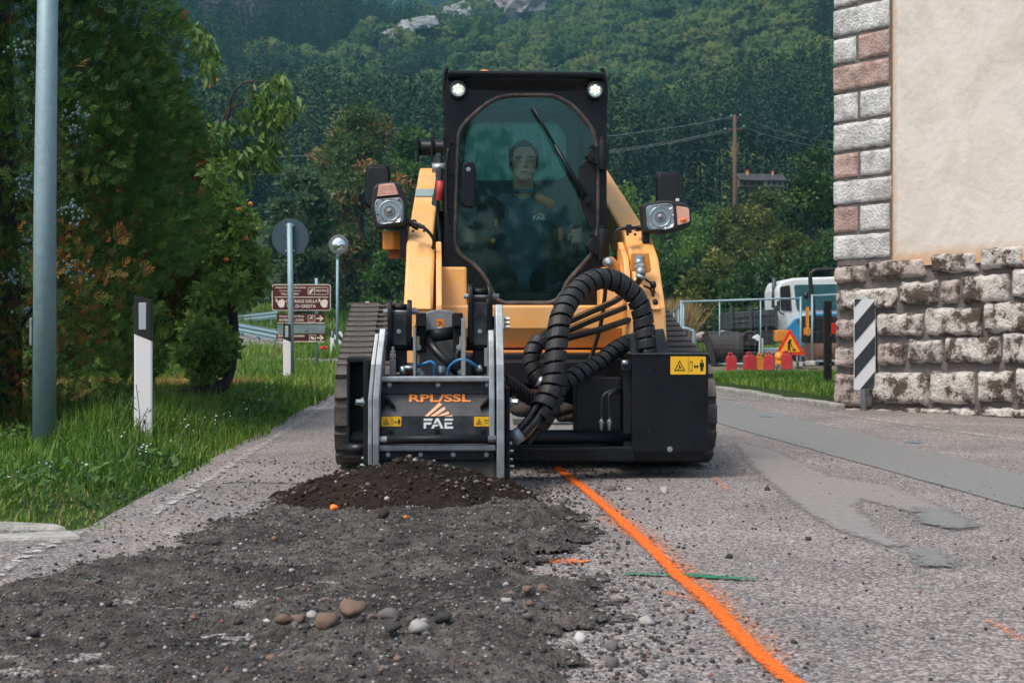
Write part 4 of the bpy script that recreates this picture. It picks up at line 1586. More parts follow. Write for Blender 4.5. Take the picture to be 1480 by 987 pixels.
# ---- cab
YF = .40
door_px = [(740, 140), (800, 140), (827, 155), (854, 187), (862, 212), (861, 334), (858, 361), (817, 407), (808, 429), (797, 436),
           (727, 436), (716, 429), (706, 404), (690, 384), (665, 366), (660, 350), (665, 193), (677, 176), (702, 154), (720, 143)]
door = round_poly([P2(a, b, YF) for a, b in door_px], .03, 3)
cxm = (P2(643, 250, YF)[0] + P2(877, 250, YF)[0]) / 2
X0c, X1c = P2(643, 250, YF)[0], P2(877, 250, YF)[0]
ZT = P2(760, 106, YF)[1]
ZB = P2(760, 443, YF)[1]
NC = 96
cen = (cxm, (ZT + ZB) / 2)
inner = resample(door, NC, cen)
inner_big = resample([(cen[0] + (p[0] - cen[0]) * 1.045, cen[1] + (p[1] - cen[1]) * 1.032) for p in door], NC, cen)
outerp = round_poly([(X0c, ZB + .005), (X1c, ZB + .005), (X1c, ZT - .06), (X1c - .035, ZT), (X0c + .035, ZT), (X0c, ZT - .06)], .02, 3)
outer = resample(outerp, NC, cen)
YB = 1.62                      # back of the cab
mb = MB()
mb.ring(outer, inner_big, YF, YF + .07, 'y')
cab = mb.build('cab', M['black'], loader, .006)
# the door: rubber seal, pane
mb = MB()
seal = [Vector((p[0], YF - .006, p[1])) for p in inner_big]
mid = [Vector((a.x * .5 + b[0] * .5, YF - .012, a.z * .5 + b[1] * .5)) for a, b in zip(seal, inner)]
k = 10
vs, fs = [], []
for i in range(NC):
    a, b = Vector((inner_big[i][0], 0, inner_big[i][1])), Vector((inner[i][0], 0, inner[i][1]))
    c = (a + b) / 2
    u = (a - b).normalized()
    rr = (a - b).length / 2 * 1.15 + .003
    for j in range(k):
        t = 2 * PI * j / k
        vs.append((c.x + u.x * rr * math.cos(t), YF + .004 + .022 * math.sin(t), c.z + u.z * rr * math.cos(t)))
for i in range(NC):
    for j in range(k):
        fs.append((i * k + j, ((i + 1) % NC) * k + j, ((i + 1) % NC) * k + (j + 1) % k, i * k + (j + 1) % k))
mb.add(vs, fs, 0, True)
M['seal'] = mat('muddy_door_seal', (.022, .021, .021), .7, var=.3, vscale=14, dirt=((.20, .155, .14), .8, 9), bump=.2)
mb.build('door_seal', M['seal'], cab)
mb = MB().prism(resample(door, 64, cen), YF + .004, YF + .010, 'y')
pane = mb.build('door_glass', M['glass'], cab)
# side walls with windows
def rect_loop(y0, y1, z0, z1, r=.05):
    return round_poly([(y0, z0), (y1, z0), (y1, z1), (y0, z1)], r, 4)
so = resample(round_poly([(YF + .05, .62), (YB, .78), (YB, 2.0), (YB - .1, ZT - .01), (YF + .05, ZT - .01)], .03, 3), 64, (1.0, 1.45))
si = resample(rect_loop(YF + .17, YB - .16, 1.02, 1.90, .09), 64, (1.0, 1.45))
for x, s in ((X0c, 1), (X1c, -1)):
    mb = MB().ring(so, si, x + s * .004, x + s * .04, 'x')
    mb.build('cab_side', M['black'], cab, .005)
    mb = MB().prism(si, x + s * .018, x + s * .024, 'x')
    mb.build('side_glass', M['glass3'], cab)
# back wall with rounded rear window
rw_px = [(676, 178), (815, 178), (822, 262), (668, 262)]
rp = [P2(a, b, YB) for a, b in rw_px]
rcen = (sum(p[0] for p in rp) / 4, sum(p[1] for p in rp) / 4)
ri_ = resample(round_poly(rp, .10, 6), 64, rcen)
ro = resample([(X0c + .01, .62), (X1c - .01, .62), (X1c - .01, ZT - .02), (X0c + .01, ZT - .02)], 64, rcen)
mb = MB().ring(ro, ri_, YB - .04, YB, 'y')
M['cabin'] = mat('grey_cab_lining', (.22, .32, .33), .75, var=.15)
mb.build('cab_back', M['cabin'], cab)
mb = MB().prism(ri_, YB - .024, YB - .018, 'y')
mb.build('rear_glass', M['glass2'], cab)
mb = MB().box2(X0c + .02, X1c - .02, YF + .06, YB, .55, .60)
mb.build('cab_floor', M['grey'], cab)
# roof with a visor lip
mb = MB()
rx0, rx1 = X0c + .012, X1c - .012
mb.prism([(YF - .055, ZT - .030), (YF - .06, ZT + .000), (YF + .05, ZT + .012), (1.0, ZT + .02), (YB + .05, ZT - .01), (YB + .05, ZT - .06), (YF + .05, ZT - .05)], rx0, rx1, 'x')
roof = mb.build('cab_roof', M['black'], cab, .012)
# curved brow below the visor
vs, fs = [], []
nb = 12
za, zb_ = P2(760, 112, YF)[1], P2(760, 134, YF)[1]
for i in range(nb + 1):
    t = i / nb
    x = X0c + .10 + (X1c - X0c - .20) * t
    dz = -.025 * (1 - (2 * t - 1) ** 4) + .0
    for j in range(7):
        q = j / 6
        vs.append((x, YF - .004 - .042 * math.sin(q * PI * .5) ** 1.5 * (1 - .5 * (2 * t - 1) ** 8), zb_ + (za - zb_) * q + (1 - q) * (.02 + dz * .4)))
for i in range(nb):
    for j in range(6):
        fs.append((i * 7 + j, (i + 1) * 7 + j, (i + 1) * 7 + j + 1, i * 7 + j + 1))
MB().add(vs, fs, 0, True).build('brow', M['black'], roof)
# beacon
p = P3(700, 104, .75)
mb = MB().lathe([(.0, -.02), (.055, -.02), (.055, .02), (.045, .045), (.02, .056), (.0, .058)], (p.x, .75, ZT + .02), 'z', 18)
mb.build('beacon', M['amber'], roof)
# work lights: round housings, lit petal lenses
for px, py in ((662, 130), (860, 131)):
    c = P3(px, py, YF - .03)
    mb = MB().lathe([(.0, .05), (.036, .05), (.045, .02), (.046, -.012), (.040, -.016), (.037, -.004), (0, -.004)], (c.x, c.y, c.z), 'y', 24)
    wlb = mb.build('work_light', M['rubber'], cab)
    mb = MB()
    for k in range(6):
        a = PI / 6 + k * PI / 3
        mb.lathe([(0, .006), (.0085, .006), (.0092, -.008), (.006, -.013), (0, -.014)], (c.x + .0195 * math.cos(a), c.y - .006, c.z + .0195 * math.sin(a)), 'y', 12)
    mb.lathe([(0, .006), (.009, .006), (.009, -.006), (0, -.008)], (c.x, c.y - .004, c.z), 'y', 12)
    mb.build('lamp_lens', M['ledglow'], wlb)
    mb = MB().lathe([(.036, .0), (.036, -.006), (.0355, -.006), (.0, .003)], (c.x, c.y - .002, c.z), 'y', 24)
    mb.build('reflector_bowl', M['lens'], wlb)
# grab hooks on the roof corners
for pts in (((644, 168), (642, 130), (643, 108), (646, 98)), ((876, 150), (876, 124), (873, 106), (869, 99))):
    mb = MB().tube(spline([P3(a, b, YF + .03) for a, b in pts], 6), .011, 8)
    mb.build('lifting_hook', M['black'], cab)
    e = P3(*pts[-1], YF + .03)
# hinges and their knuckles on the right of the door
for py0, py1 in ((203, 244), (331, 374)):
    hb = MB()
    pts = [P2(a, b, YF) for a, b in ((845, (py0 + py1) / 2 + 3), (852, (py0 + py1) / 2 - 6), (862, py0 + 8), (879, py0 + 4), (879, py1 - 2), (864, py1 - 3), (852, (py0 + py1) / 2 + 12))]
    hb.prism(pts, YF - .04, YF - .014, 'y')
    hg = hb.build('door_hinge', M['blackm'], cab, .006)
    c0, c1 = P3(871, py0, YF - .035), P3(871, py1 + 2, YF - .035)
    mb = MB().cyl(c0, c1, .026, n=14)
    mb.cyl(c0 + Vector((0, 0, .0)), c0 + Vector((0, 0, .015)), .018, n=6, sm=False)
    mb.build('hinge_pin', M['blackm'], hg, .004)
    for q in (.35, .75):
        pass
mb = MB()
for py in (212, 228, 340, 360):
    p = P3(857, py, YF - .04)
    MB().bolt(p, (0, -1, 0), .008).build('hinge_bolt', M['blackm'], cab)
# latch handle on the left of the door
hd0 = MB()
q = [P2(a, b, YF) for a, b in ((668, 240), (672, 236), (683, 236), (687, 242), (688, 262), (686, 298), (683, 301), (670, 299), (667, 294))]
hd0.prism(q, YF - .055, YF - .012, 'y')
hdl = hd0.build('door_handle', M['black'], cab, .012, seg=3)
mb = MB().bolt(P3(677, 245, YF - .055), (0, -1, 0), .009)
mb.build('lock_barrel', M['bolt'], hdl)
q = [P2(a, b, YF) for a, b in ((846, 232), (861, 232), (861, 330), (852, 330), (842, 300), (836, 268), (838, 240))]
mb = MB().prism(q, YF - .016, YF - .002, 'y')
mb.build('wiper_motor_plate', M['blackm'], cab, .004)
# wiper: arm, blade, pivot
wp0, wp1 = P3(770, 154, YF - .05), P3(846, 286, YF - .045)
mb = MB().tube([wp0, wp0.lerp(wp1, .55)], .006, 6)
mb.tube([wp0 + Vector((.004, .03, -.01)), wp0.lerp(wp1, .48) + Vector((.004, .034, 0))], .005, 6)
wpo = mb.build('wiper', M['black'], cab)
MB().tube([wp0.lerp(wp1, .42), wp0.lerp(wp1, .75), wp1], [.010, .013, .016], 8).build('wiper_arm', M['black'], wpo)
mb = MB().cyl(P3(849, 289, YF - .01), P3(849, 289, YF - .07), .017, n=12)
mb.build('wiper_pivot', M['blackm'], wpo)
# left cab edge strip with bolts
mb = MB()
for py in (206, 331, 250, 300):
    mb.bolt(P3(651, py, YF), (0, -1, 0), .009, m=0)
mb.build('cab_bolt', M['blackm'], cab)
mb = MB().tube(spline([P3(648, 215, YF - .01), P3(645, 240, YF - .015), P3(645, 300, YF - .015), P3(649, 322, YF - .01)], 6), .007, 6)
mb.build('washer_hose', M['hose'], cab)

# ---- seat, joysticks inside
seat = MB()
seat.prism([(.86, .80), (1.36, .80), (1.36, .90), (.86, .93)], cxm - .24, cxm + .24, 'x')
seat.prism([(1.28, .88), (1.40, .88), (1.47, 1.42), (1.37, 1.44)], cxm - .23, cxm + .23, 'x')
sto = seat.build('driver_seat', M['grey'], cab, .03)
MB().box2(cxm - .2, cxm + .2, .95, 1.3, .58, .80).build('seat_base', M['blackm'], cab)
for sx in (-1, 1):
    mb = MB()
    mb.prism([(.62, 1.05), (.70, 1.02), (1.15, 1.06), (1.15, 1.13), (.72, 1.16), (.62, 1.12)], cxm + sx * .30 - .055, cxm + sx * .30 + .055, 'x')
    mb.box2(cxm + sx * .30 - .05, cxm + sx * .30 + .05, .80, 1.1, .6, 1.05)
    arm_r = mb.build('arm_rest', M['blackm'], cab, .015)
    mb = MB().tube([(cxm + sx * .30, .70, 1.12), (cxm + sx * .295, .68, 1.20)], .012, 8)
    mb.ball((cxm + sx * .295, .675, 1.245), (.026, .026, .055), 14, 10)
    mb.build('joystick', M['rubber'], arm_r)
mb = MB().prism([P2(a, b, .62) for a, b in ((690, 300), (700, 286), (712, 284), (737, 304), (736, 313), (722, 318), (716, 330), (724, 345), (716, 352), (694, 350), (684, 330))], .58, .66, 'y')
mb.build('control_console', M['blackm'], cab, .012)
mb = MB().box(P3(717, 322, .57), (.02, .02, .04)).box(P3(713, 348, .57), (.022, .02, .022))
mb.build('console_switch', M['logoorange'], cab, .004)

# ---- lamps and mirrors on the arms
def headlight(px, py, y, wpx, hpx, ind, rot):
    """road lamp: black shell, clear lens over a reflector, indicator lens above or beside"""
    sc = FPX / (MY + y)
    c = P3(px, py, y)
    R = Matrix.Rotation(rot, 4, 'Y')
    W, Hh = wpx / sc, hpx / sc
    base = round_poly([(-W * .44, -Hh * .5), (W * .44, -Hh * .5), (W * .54, -.05 * Hh), (W * .40, Hh * .42), (W * .22, Hh * .5), (-W * .22, Hh * .5), (-W * .40, Hh * .42), (-W * .54, -.05 * Hh)], .02, 4)
    def pl(poly, a, b, m, name, parent, bev=.0):
        mb = MB().prism(poly, a, b, 'y')
        mb.v = [tuple(c + (R @ Vector(v))) for v in mb.v]
        return mb.build(name, m, parent, bev)
    shell = pl(base, 0, .10, M['rubber'], 'headlight', loader, .012)
    lens = round_poly([(-W * .37, -Hh * .42), (W * .37, -Hh * .42), (W * .42, 0), (W * .36, Hh * .14), (-W * .36, Hh * .14), (-W * .42, 0)], .025, 5)
    pl(lens, -.004, .01, M['bolt'], 'lens_rim', shell, .003)
    inner_l = [(p[0] * .93, (p[1] + .14 * Hh) * .94 - .14 * Hh) for p in lens]
    # faceted reflector: concentric uneven rings so that the lamp glitters
    vs, fs = [], []
    cc = (0, -.14 * Hh)
    base_i = resample(inner_l, 32, cc)
    for r_ in range(7):
        t = r_ / 6
        for k in range(32):
            p = base_i[k]
            v = Vector((cc[0] + (p[0] - cc[0]) * (1 - t * .86), -.008 + .035 * math.sin(t * 1.4) + random.uniform(-.007, .007), cc[1] + (p[1] - cc[1]) * (1 - t * .86)))
            vs.append(c + (R @ v))
    for r_ in range(6):
        for k in range(32):
            fs.append((r_ * 32 + k, r_ * 32 + (k + 1) % 32, (r_ + 1) * 32 + (k + 1) % 32, (r_ + 1) * 32 + k))
    fs.append(tuple(6 * 32 + k for k in range(32)))
    MB().add(vs, fs, 0, False).build('reflector_bowl', M['lens'], shell)
    rg = [c + (R @ Vector((cc[0] + .052 * math.cos(a), -.004, cc[1] + .052 * math.sin(a)))) for a in np.linspace(0, 2 * PI, 25)]
    MB().tube(rg, .005, 6, caps=False).build('bowl_ring', M['bolt'], shell)
    rg = [c + (R @ Vector((cc[0] + .026 * math.cos(a), -.006, cc[1] + .026 * math.sin(a)))) for a in np.linspace(0, 2 * PI, 21)]
    MB().tube(rg, .004, 6, caps=False).build('bowl_ring', M['grey'], shell)
    b = c + (R @ Vector((cc[0], -.004, cc[1])))
    MB().ball(b, .017, 14, 8).build('bulb', M['greysteel'], shell)
    ip = round_poly([(-W * .31, Hh * .20), (W * .31, Hh * .20), (W * .22, Hh * .45), (-W * .22, Hh * .45)], .01, 3)
    il = pl(ip, -.012, .01, M['pinklens'], 'indicator_lens', shell, .004)
    for k in range(5):
        z = Hh * (.20 + .05 * k)
        wv = W * (.31 - .02 * k)
        pl([(-wv, z), (wv, z), (wv, z + .002), (-wv, z + .002)], -.014, -.011, M['logopeach'], 'lens_rib', il)
    return shell
hl = headlight(562, 296, .30, 50, 66, 'up', math.radians(-6))
hr = headlight(964, 313, .26, 46, 72, 'side', math.radians(86))
c = P3(988, 318, .235)
MB().ball(c, (.018, .008, .012), 12, 8).build('amber_bulb', M['amber'], hr)
def mirror(px, py, y, wpx, hpx, tilt):
    sc = FPX / (MY + y)
    c = P3(px, py, y)
    W, Hh = wpx / sc, hpx / sc
    poly = round_poly([(-W * .48, -Hh * .48), (W * .40, -Hh * .5), (W * .5, Hh * .30), (W * .40, Hh * .5), (-W * .40, Hh * .5), (-W * .5, Hh * .36)], .06, 7)
    R = Matrix.Rotation(tilt, 4, 'Y')
    mb = MB().prism(poly, 0, .05, 'y')
    mb.v = [tuple(c + (R @ Vector(v))) for v in mb.v]
    o = mb.build('mirror_housing', M['black'], loader, .016, seg=3)
    mb = MB().prism([(p[0] * .86, p[1] * .88) for p in poly], -.003, .004, 'y')
    mb.v = [tuple(c + (R @ Vector(v))) for v in mb.v]
    mb.build('housing_panel', mat('grained_black_plastic', (.010, .011, .013), .38, bump=.10, bscale=160), o, .004)
    return o
m1 = mirror(545, 271, .40, 37, 66, math.radians(3))
m2 = mirror(967, 275, .38, 38, 54, 0)
# bracket arms
mb = MB()
mb.box2(*sorted((P2(578, 300, .36)[0], P2(589, 300, .36)[0])), .33, .39, P2(580, 372, .36)[1], P2(580, 296, .36)[1])
mb.tube([P3(586, 318, .40), P3(604, 330, .36)], .016, 8)
mb.tube([P3(545, 300, .43), P3(560, 322, .42), P3(584, 330, .40)], .012, 8)
mb.build('lamp_bracket', M['blackm'], loader, .004)
mb = MB()
mb.box2(*sorted((P2(928, 300, .33)[0], P2(938, 300, .33)[0])), .30, .36, P2(930, 352, .33)[1], P2(930, 305, .33)[1])
mb.tube([P3(918, 331, .34), P3(934, 328, .33)], .016, 8)
mb.tube([P3(966, 300, .41), P3(950, 300, .40), P3(934, 310, .36)], .012, 8)
mb.build('lamp_bracket', M['blackm'], loader, .004)
MB().box(P3(979, 289, .36), (.018, .006, .014)).build('white_clip', M['white'], loader)
# orange step bracket under the left lamp
a, b = P2(553, 334, .42), P2(581, 361, .42)
mb = MB().prism([(a[0], .42), (a[0] + .055, .40), (b[0], .42), (b[0], .50), (a[0], .50)], b[1], a[1], 'z')
ob_ = mb.build('orange_bracket', M['orange2'], loader, .004)
a, b = P2(562, 361, .45), P2(582, 374, .45)
MB().box2(a[0], b[0], .44, .49, b[1], a[1] - .003).build('bracket_lip', mat('rusty_orange', (.26, .07, .012), .6), ob_)
# cables
cb = MB()
cb.tube(spline([P3(560, 329, .38), P3(578, 330, .36), P3(590, 322, .30), P3(598, 319, .26)], 8), .008, 8)
cb.tube(spline([P3(598, 322, .24), P3(608, 326, .22), P3(620, 336, .21), P3(627, 348, .22), P3(625, 362, .26)], 8), .009, 8)
cb.build('lamp_cable', M['hose'], loader)
MB().box(P3(598, 322, .25), (.03, .03, .03)).box(P3(610, 328, .22), (.028, .02, .02)).build('cable_clip', M['hose'], loader, .004)
cb = MB()
cb.tube(spline([P3(889, 362, .30), P3(886, 346, .26), P3(893, 333, .24), P3(906, 330, .24), P3(922, 330, .27)], 8), .010, 8)
cb.build('lamp_cable', M['hose'], loader)
MB().box(P3(909, 331, .23), (.026, .03, .045)).build('cable_clip', M['hose'], loader, .004)
mb = MB()
for px, py in ((597, 334), (613, 334), (907, 339), (918, 339)):
    mb.cyl(P3(px, py, .26), P3(px, py, .17), .0075, n=10)
mb.build('bolt_hole', M['inkblack'], loader)

# ---- right arm couplings: orange plate, silver fittings, loose connectors
a = [P2(x, y, .06) for x, y in ((911, 366), (937, 366), (940, 392), (936, 395), (910, 392))]
pl = MB().prism(a, .03, .05, 'y').build('coupling_plate', M['orange2'], loader, .004)
mb = MB()
for px, py in ((920, 371), (928, 371)):
    mb.bolt(P3(px, py, .03), (0, -1, 0), .008)
mb.build('bolt', M['bolt'], pl)
cpl = MB()
p0, p1, p2_ = P3(923, 374, .02), P3(924, 384, -.03), P3(927, 398, -.06)
cpl.cyl(p0, p1, .022, n=14).cyl(p1, p1.lerp(p2_, .3), .027, n=6, sm=False).cyl(p1.lerp(p2_, .3), p2_, .023, n=14)
cpl.cyl(p2_, P3(925, 403, -.06), .026, n=14)
cpl.build('hydraulic_coupling', M['steel'], pl)
a = [P2(x, y, .12) for x, y in ((869, 380), (874, 373), (884, 372), (892, 380), (896, 392), (884, 394))]
pl2 = MB().prism(a, .06, .09, 'y').build('coupling_plate', M['orange2'], loader, .004)
c = P3(879, 379, .05)
MB().lathe([(.0, .03), (.026, .03), (.026, .0), (.021, -.01), (.021, -.03), (.014, -.035), (0, -.035)], (c.x, c.y, c.z), 'y', 18).build('hydraulic_coupling', M['steel'], pl2)
cb = MB()
cb.tube(spline([P3(927, 400, -.03), P3(936, 406, -.02), P3(943, 412, 0), P3(946, 424, .03)], 6), .006, 6)
cb.tube(spline([P3(930, 413, -.02), P3(940, 418, -.01), P3(945, 430, .02), P3(947, 440, .03)], 6), .006, 6)
for px, py in ((944, 412), (947, 438)):
    cb.ball(P3(px, py, 0), (.017, .02, .022), 10, 8)
cb.build('loose_connector', M['hose'], loader)
# rear lifting handle seen past the right track: thin black bar and reflector tip on the left
c = P3(531, 439, 1.9)
mb = MB().box(c, (.035, .03, .04))
mb.build('tail_reflector', M['blackm'], loader)
MB().box(c + Vector((0, -.017, .008)), (.024, .004, .012)).build('tail_reflector', M['white'], loader)

# ================================================================== MILLING HEAD (attachment)
mill = empty('milling_head', (MX + .0, MY, 0), MA, 'black and steel road milling attachment lowered into the asphalt', 'milling head')
mill.location = (MX, MY, 0)
YH = -.93                      # face of the hood
def rectP(px0, py0, px1, py1, y):
    a, b = P2(px0, py0, y), P2(px1, py1, y)
    return min(a[0], b[0]), max(a[0], b[0]), min(a[1], b[1]), max(a[1], b[1])
def plate_px(mb, px0, py0, px1, py1, y0, y1, m=0):
    x0, x1, z0, z1 = rectP(px0, py0, px1, py1, y0)
    return mb.box2(x0, x1, y0, y1, z0, z1, m)

# side plates: thick steel cheeks whose bright edges face the camera
def cheek(pxa, pxb, top, bottom, yfront, ytop, name='side_plate', parent=mill):
    """pxa/pxb: x range of its front edge, (top, bottom) picture heights; profile curves back towards the top"""
    xa = P2(pxa[0], 600, yfront)[0]
    xb = P2(pxb[0], 600, yfront)[0]
    zt = P2(pxa[1], top, ytop)[1]
    zb = P2(pxa[0], bottom, yfront)[1]
    zm = P2(pxa[0], 560, yfront)[1]
    prof = [(yfront, max(zb, .012)), (yfront - .012, .22), (yfront, zm - .05), (yfront + .03, zm + .10), (ytop - .02, zt - .05), (ytop + .01, zt),
            (ytop + .08, zt), (ytop + .16, zt - .10), (-.42, zm + .05), (-.38, .30), (-.42, .12), (-.55, max(zb, .012))]
    top_dx = P2(pxa[1], top, ytop)[0] - xa
    mb = MB().prism(prof, xa, xb, 'x', 0)
    zs = [v[2] for v in mb.v]
    z_lo, z_hi = zm, zt
    mb.v = [(v[0] + top_dx * min(1, max(0, (v[2] - z_lo) / (z_hi - z_lo))), v[1], v[2]) for v in mb.v]
    return mb.build(name, M['steel'], parent, .004)
cheek((718, 716), (729, 727), 440, 706, -1.00, -.86)
cheek((707, 706), (715, 713), 477, 640, -.965, -.88)
cheek((539, 549), (548, 557), 475, 686, -1.00, -.90)
cheek((532, 542), (538, 548), 482, 676, -.955, -.86)
# dark outer skins of the cheeks
mb = MB()
plate_px(mb, 731, 560, 737, 700, -.93, -.45).build('wear_plate', M['blackm'], mill, .004)
plate_px(MB(), 525, 520, 533, 672, -.90, -.45).build('wear_plate', M['blackm'], mill, .004)

# hood panels
hb = MB()
plate_px(hb, 551, 552, 716, 569, YH + .035, YH + .06)
hood = hb.build('hood', M['hood'], mill, .003)
xa, xb, _, _ = rectP(551, 569, 716, 602, YH)
z1 = P2(630, 569, YH + .035)[1]
z2 = P2(630, 601, YH - .02)[1]
z3 = P2(630, 632, YH - .02)[1]
mb = MB().prism([(YH + .04, z1), (YH + .07, z1), (YH + .05, z2), (YH + .03, z3), (YH - .02, z3), (YH - .02, z2)], xa, xb, 'x')
face = mb.build('hood_face', M['hood'], mill, .003)
rail = plate_px(MB(), 549, 544, 716, 552, YH - .005, YH + .08).build('hood_rail', M['steel'], mill, .006)
# box volume behind so that the head is solid
mb = MB().box2(xa, xb, YH + .06, -.40, .10, z1)
mb.build('drum_housing', M['blackm'], mill, .01)
# milling drum under the housing
mb = MB().cyl((xa + .02, -.66, .10), (xb - .02, -.66, .10), .17, n=28)
drum = mb.build('milling_drum', M['greysteel'], mill)
for i in range(28):
    a = i * 2.4
    x = xa + .04 + (xb - xa - .08) * i / 27
    c = Vector((x, -.66 + .19 * math.cos(a), .10 + .19 * math.sin(a)))
    d = Vector((0, math.cos(a), math.sin(a)))
    MB().cyl(c - d * .03, c + d * .025, .016, .006, n=8).build('cutting_tooth', M['steel'], drum)
def bolts(pts, y, r, parent, name='bolt', d=(0, -1, 0)):
    for px, py in pts:
        MB().bolt(P3(px, py, y), d, r).build(name, M['bolt'], parent)
bolts([(563, 556), (633, 556), (704, 556)], YH + .035, .0078, mill)
# gussets: open triangles at both ends of the recess
for s, pts in ((1, ((553, 566), (571, 586), (571, 590), (553, 572))), (-1, ((714, 566), (694, 586), (694, 590), (714, 572)))):
    mb = MB().prism([P2(a, b, YH) for a, b in pts], YH - .02, YH + .05, 'y')
    a, b = pts[0]
    plate_px(mb, a - 1, 566, a + 3, 588, YH - .018, YH + .05)
    mb.build('gusset', M['black'], mill, .002)
# lettering and logo
def face_y(z):
    if z > z2: return YH - .02 + (z - z2) / (z1 - z2) * .06
    return YH - .02
slope = -math.atan2(.06, z1 - z2)
c = P3(635, 576, YH + .018)
c.y = face_y(c.z) - .003
text('RPL/SSL', P2(600, 571, YH)[1] - P2(600, 584, YH)[1] + .012, M['logoorange'], face, c, (PI / 2 - slope * -1, 0, 0), xscale=1.62, offset=.0014, extrude=.001)
def px_poly(pts, y, th=.0016):
    vs = []
    q = [P2(a, b, y) for a, b in pts]
    return q
def flat_mark(polys, m, name, parent, yoff=.0025, follow=True):
    """thin painted shapes lying on the hood face"""
    mb = MB()
    for pts in polys:
        q = []
        for a, b in pts:
            x, z = P2(a, b, YH - .01)
            q.append((x, z))
        n = len(q)
        vs = [(x, face_y(z) - yoff, z) for x, z in q] + [(x, face_y(z) + .002, z) for x, z in q]
        mb.add(vs, [tuple(range(n)), tuple(range(2 * n - 1, n - 1, -1))] + [(i, (i + 1) % n, n + (i + 1) % n, n + i) for i in range(n)])
    return mb.build(name, m, parent)
def zq(x, y): return (530 + x / 5.196, 540 + y / 5.196)
fan = [[(436, 318), (545, 218), (566, 232), (463, 318)], [(478, 318), (583, 247), (592, 268), (514, 318)], [(525, 318), (612, 282), (621, 300), (575, 314)], [(577, 320), (640, 308), (646, 321)]]
flat_mark([[zq(*p) for p in f] for f in fan], M['logopeach'], 'logo_fan', face)
F_ = [[(428, 335), (498, 335), (490, 352), (428, 352)], [(428, 364), (490, 364), (482, 381), (446, 381), (446, 410), (428, 410)]]
A_ = [[(520, 333), (541, 333), (578, 410), (556, 410), (530, 354), (521, 371), (502, 371)], [(497, 380), (538, 380), (530, 395), (511, 395), (504, 410), (484, 410)]]
E_ = [[(588, 335), (649, 335), (649, 351), (581, 351)], [(584, 364), (641, 364), (641, 379), (603, 379), (603, 394), (649, 394), (649, 411), (584, 411)]]
flat_mark([[zq(*p) for p in f] for f in F_ + A_ + E_], M['logowhite'], 'logo_letters', face)
# stickers
def sticker(px0, py0, px1, py1, y, parent, kind=0):
    x0, x1, z0_, z1_ = rectP(px0, py0, px1, py1, y)
    st = MB().prism(round_poly([(x0, z0_), (x1, z0_), (x1, z1_), (x0, z1_)], .004, 2), y - .0015, y + .002, 'y').build('warning_sticker', M['yellow'], parent)
    W, Hh = x1 - x0, z1_ - z0_
    ink = MB()
    def q(u, v): return (x0 + W * u, z0_ + Hh * v)
    a, b = y - .0028, y - .001
    # warning triangle outline
    t = [q(.10, .20), q(.42, .20), q(.26, .80)]
    c_ = ((t[0][0] + t[1][0] + t[2][0]) / 3, (t[0][1] + t[1][1] + t[2][1]) / 3)
    ti = [(c_[0] + (p[0] - c_[0]) * .76, c_[1] + (p[1] - c_[1]) * .76) for p in t]
    ink.ring(t, ti, a, b, 'y')
    ink.prism([q(.23, .50), q(.26, .55), q(.29, .42), q(.33, .30), q(.28, .36), q(.22, .28), q(.25, .40)], a, b, 'y')
    ink.prism([q(.19, .28), q(.24, .30), q(.22, .25)], a, b, 'y')
    ink.box2(x0 + W * .497, x0 + W * .503, a, b, z0_ + Hh * .03, z0_ + Hh * .97)
    if kind == 0:
        fr_o = [q(.54, .20), q(.62, .20), q(.62, .72), q(.54, .72)]
        fr_i = [q(.55, .23), q(.61, .23), q(.61, .69), q(.55, .69)]
        ink.ring(fr_o, fr_i, a, b, 'y')
        ink.prism([q(.66, .44), q(.70, .56), q(.70, .48), q(.75, .48), q(.75, .56), q(.79, .44), q(.75, .32), q(.75, .40), q(.70, .40), q(.70, .32)], a, b, 'y')
        ink.prism([q(.83, .66), q(.94, .66), q(.95, .42), q(.925, .42), q(.92, .18), q(.89, .18), q(.885, .36), q(.88, .18), q(.85, .18), q(.845, .42), q(.82, .42)], a, b, 'y')
        ink.prism([q(.885 + .025 * math.cos(k), .76 + .07 * math.sin(k)) for k in np.linspace(0, 2 * PI, 9)[:-1]], a, b, 'y')
    else:
        for (u, v, s_) in ((.58, .6, .06), (.70, .62, .04), (.82, .6, .07), (.62, .34, .04), (.78, .32, .06), (.9, .4, .04)):
            ink.prism([q(u - s_, v - .06), q(u + s_, v - .03), q(u + s_ * .6, v + .09), q(u - s_ * .4, v + .05)], a, b, 'y')
    ink.build('sticker_symbols', M['inkblack'], st)
    return st
sticker(551, 602, 580, 616, YH - .021, face, 0)
sticker(685, 602, 714, 616, YH - .021, face, 1)
mb = MB()
for px in (564, 632, 698):
    plate_px(mb, px - 3, 620, px + 3, 631, YH - .05, YH - .02)
mb.build('rod_lug', M['black'], mill, .003)
# transverse rod with bare ends, bright edge plate, flap strip and rubber flap
a, b = P3(546, 635, YH - .06), P3(717, 635, YH - .06)
b.z = a.z
MB().cyl(a, b, .0150, n=18).build('rod', M['steel'], mill)
a2, b2 = P3(559, 635, YH - .06), P3(705, 635, YH - .06)
a2.z = b2.z = a.z
MB().cyl(a2, b2, .0195, n=20).build('rod_sleeve', M['blackm'], mill)
plate_px(MB(), 546, 643, 717, 652, YH - .055, YH + .06).build('edge_plate', M['steel'], mill, .008)
x0, x1, z0_, z1_ = rectP(549, 652, 714, 664, YH - .03)
stp = MB().prism(round_poly([(x0, z0_), (x1, z0_), (x1, z1_), (x0, z1_)], .006, 3), YH - .04, YH - .024, 'y').build('flap_strip', M['blackm'], mill, .002)
bolts([(561, 657), (608, 657), (655, 657), (703, 657)], YH - .04, .0078, stp)
vs, fs = [], []
nx = 24
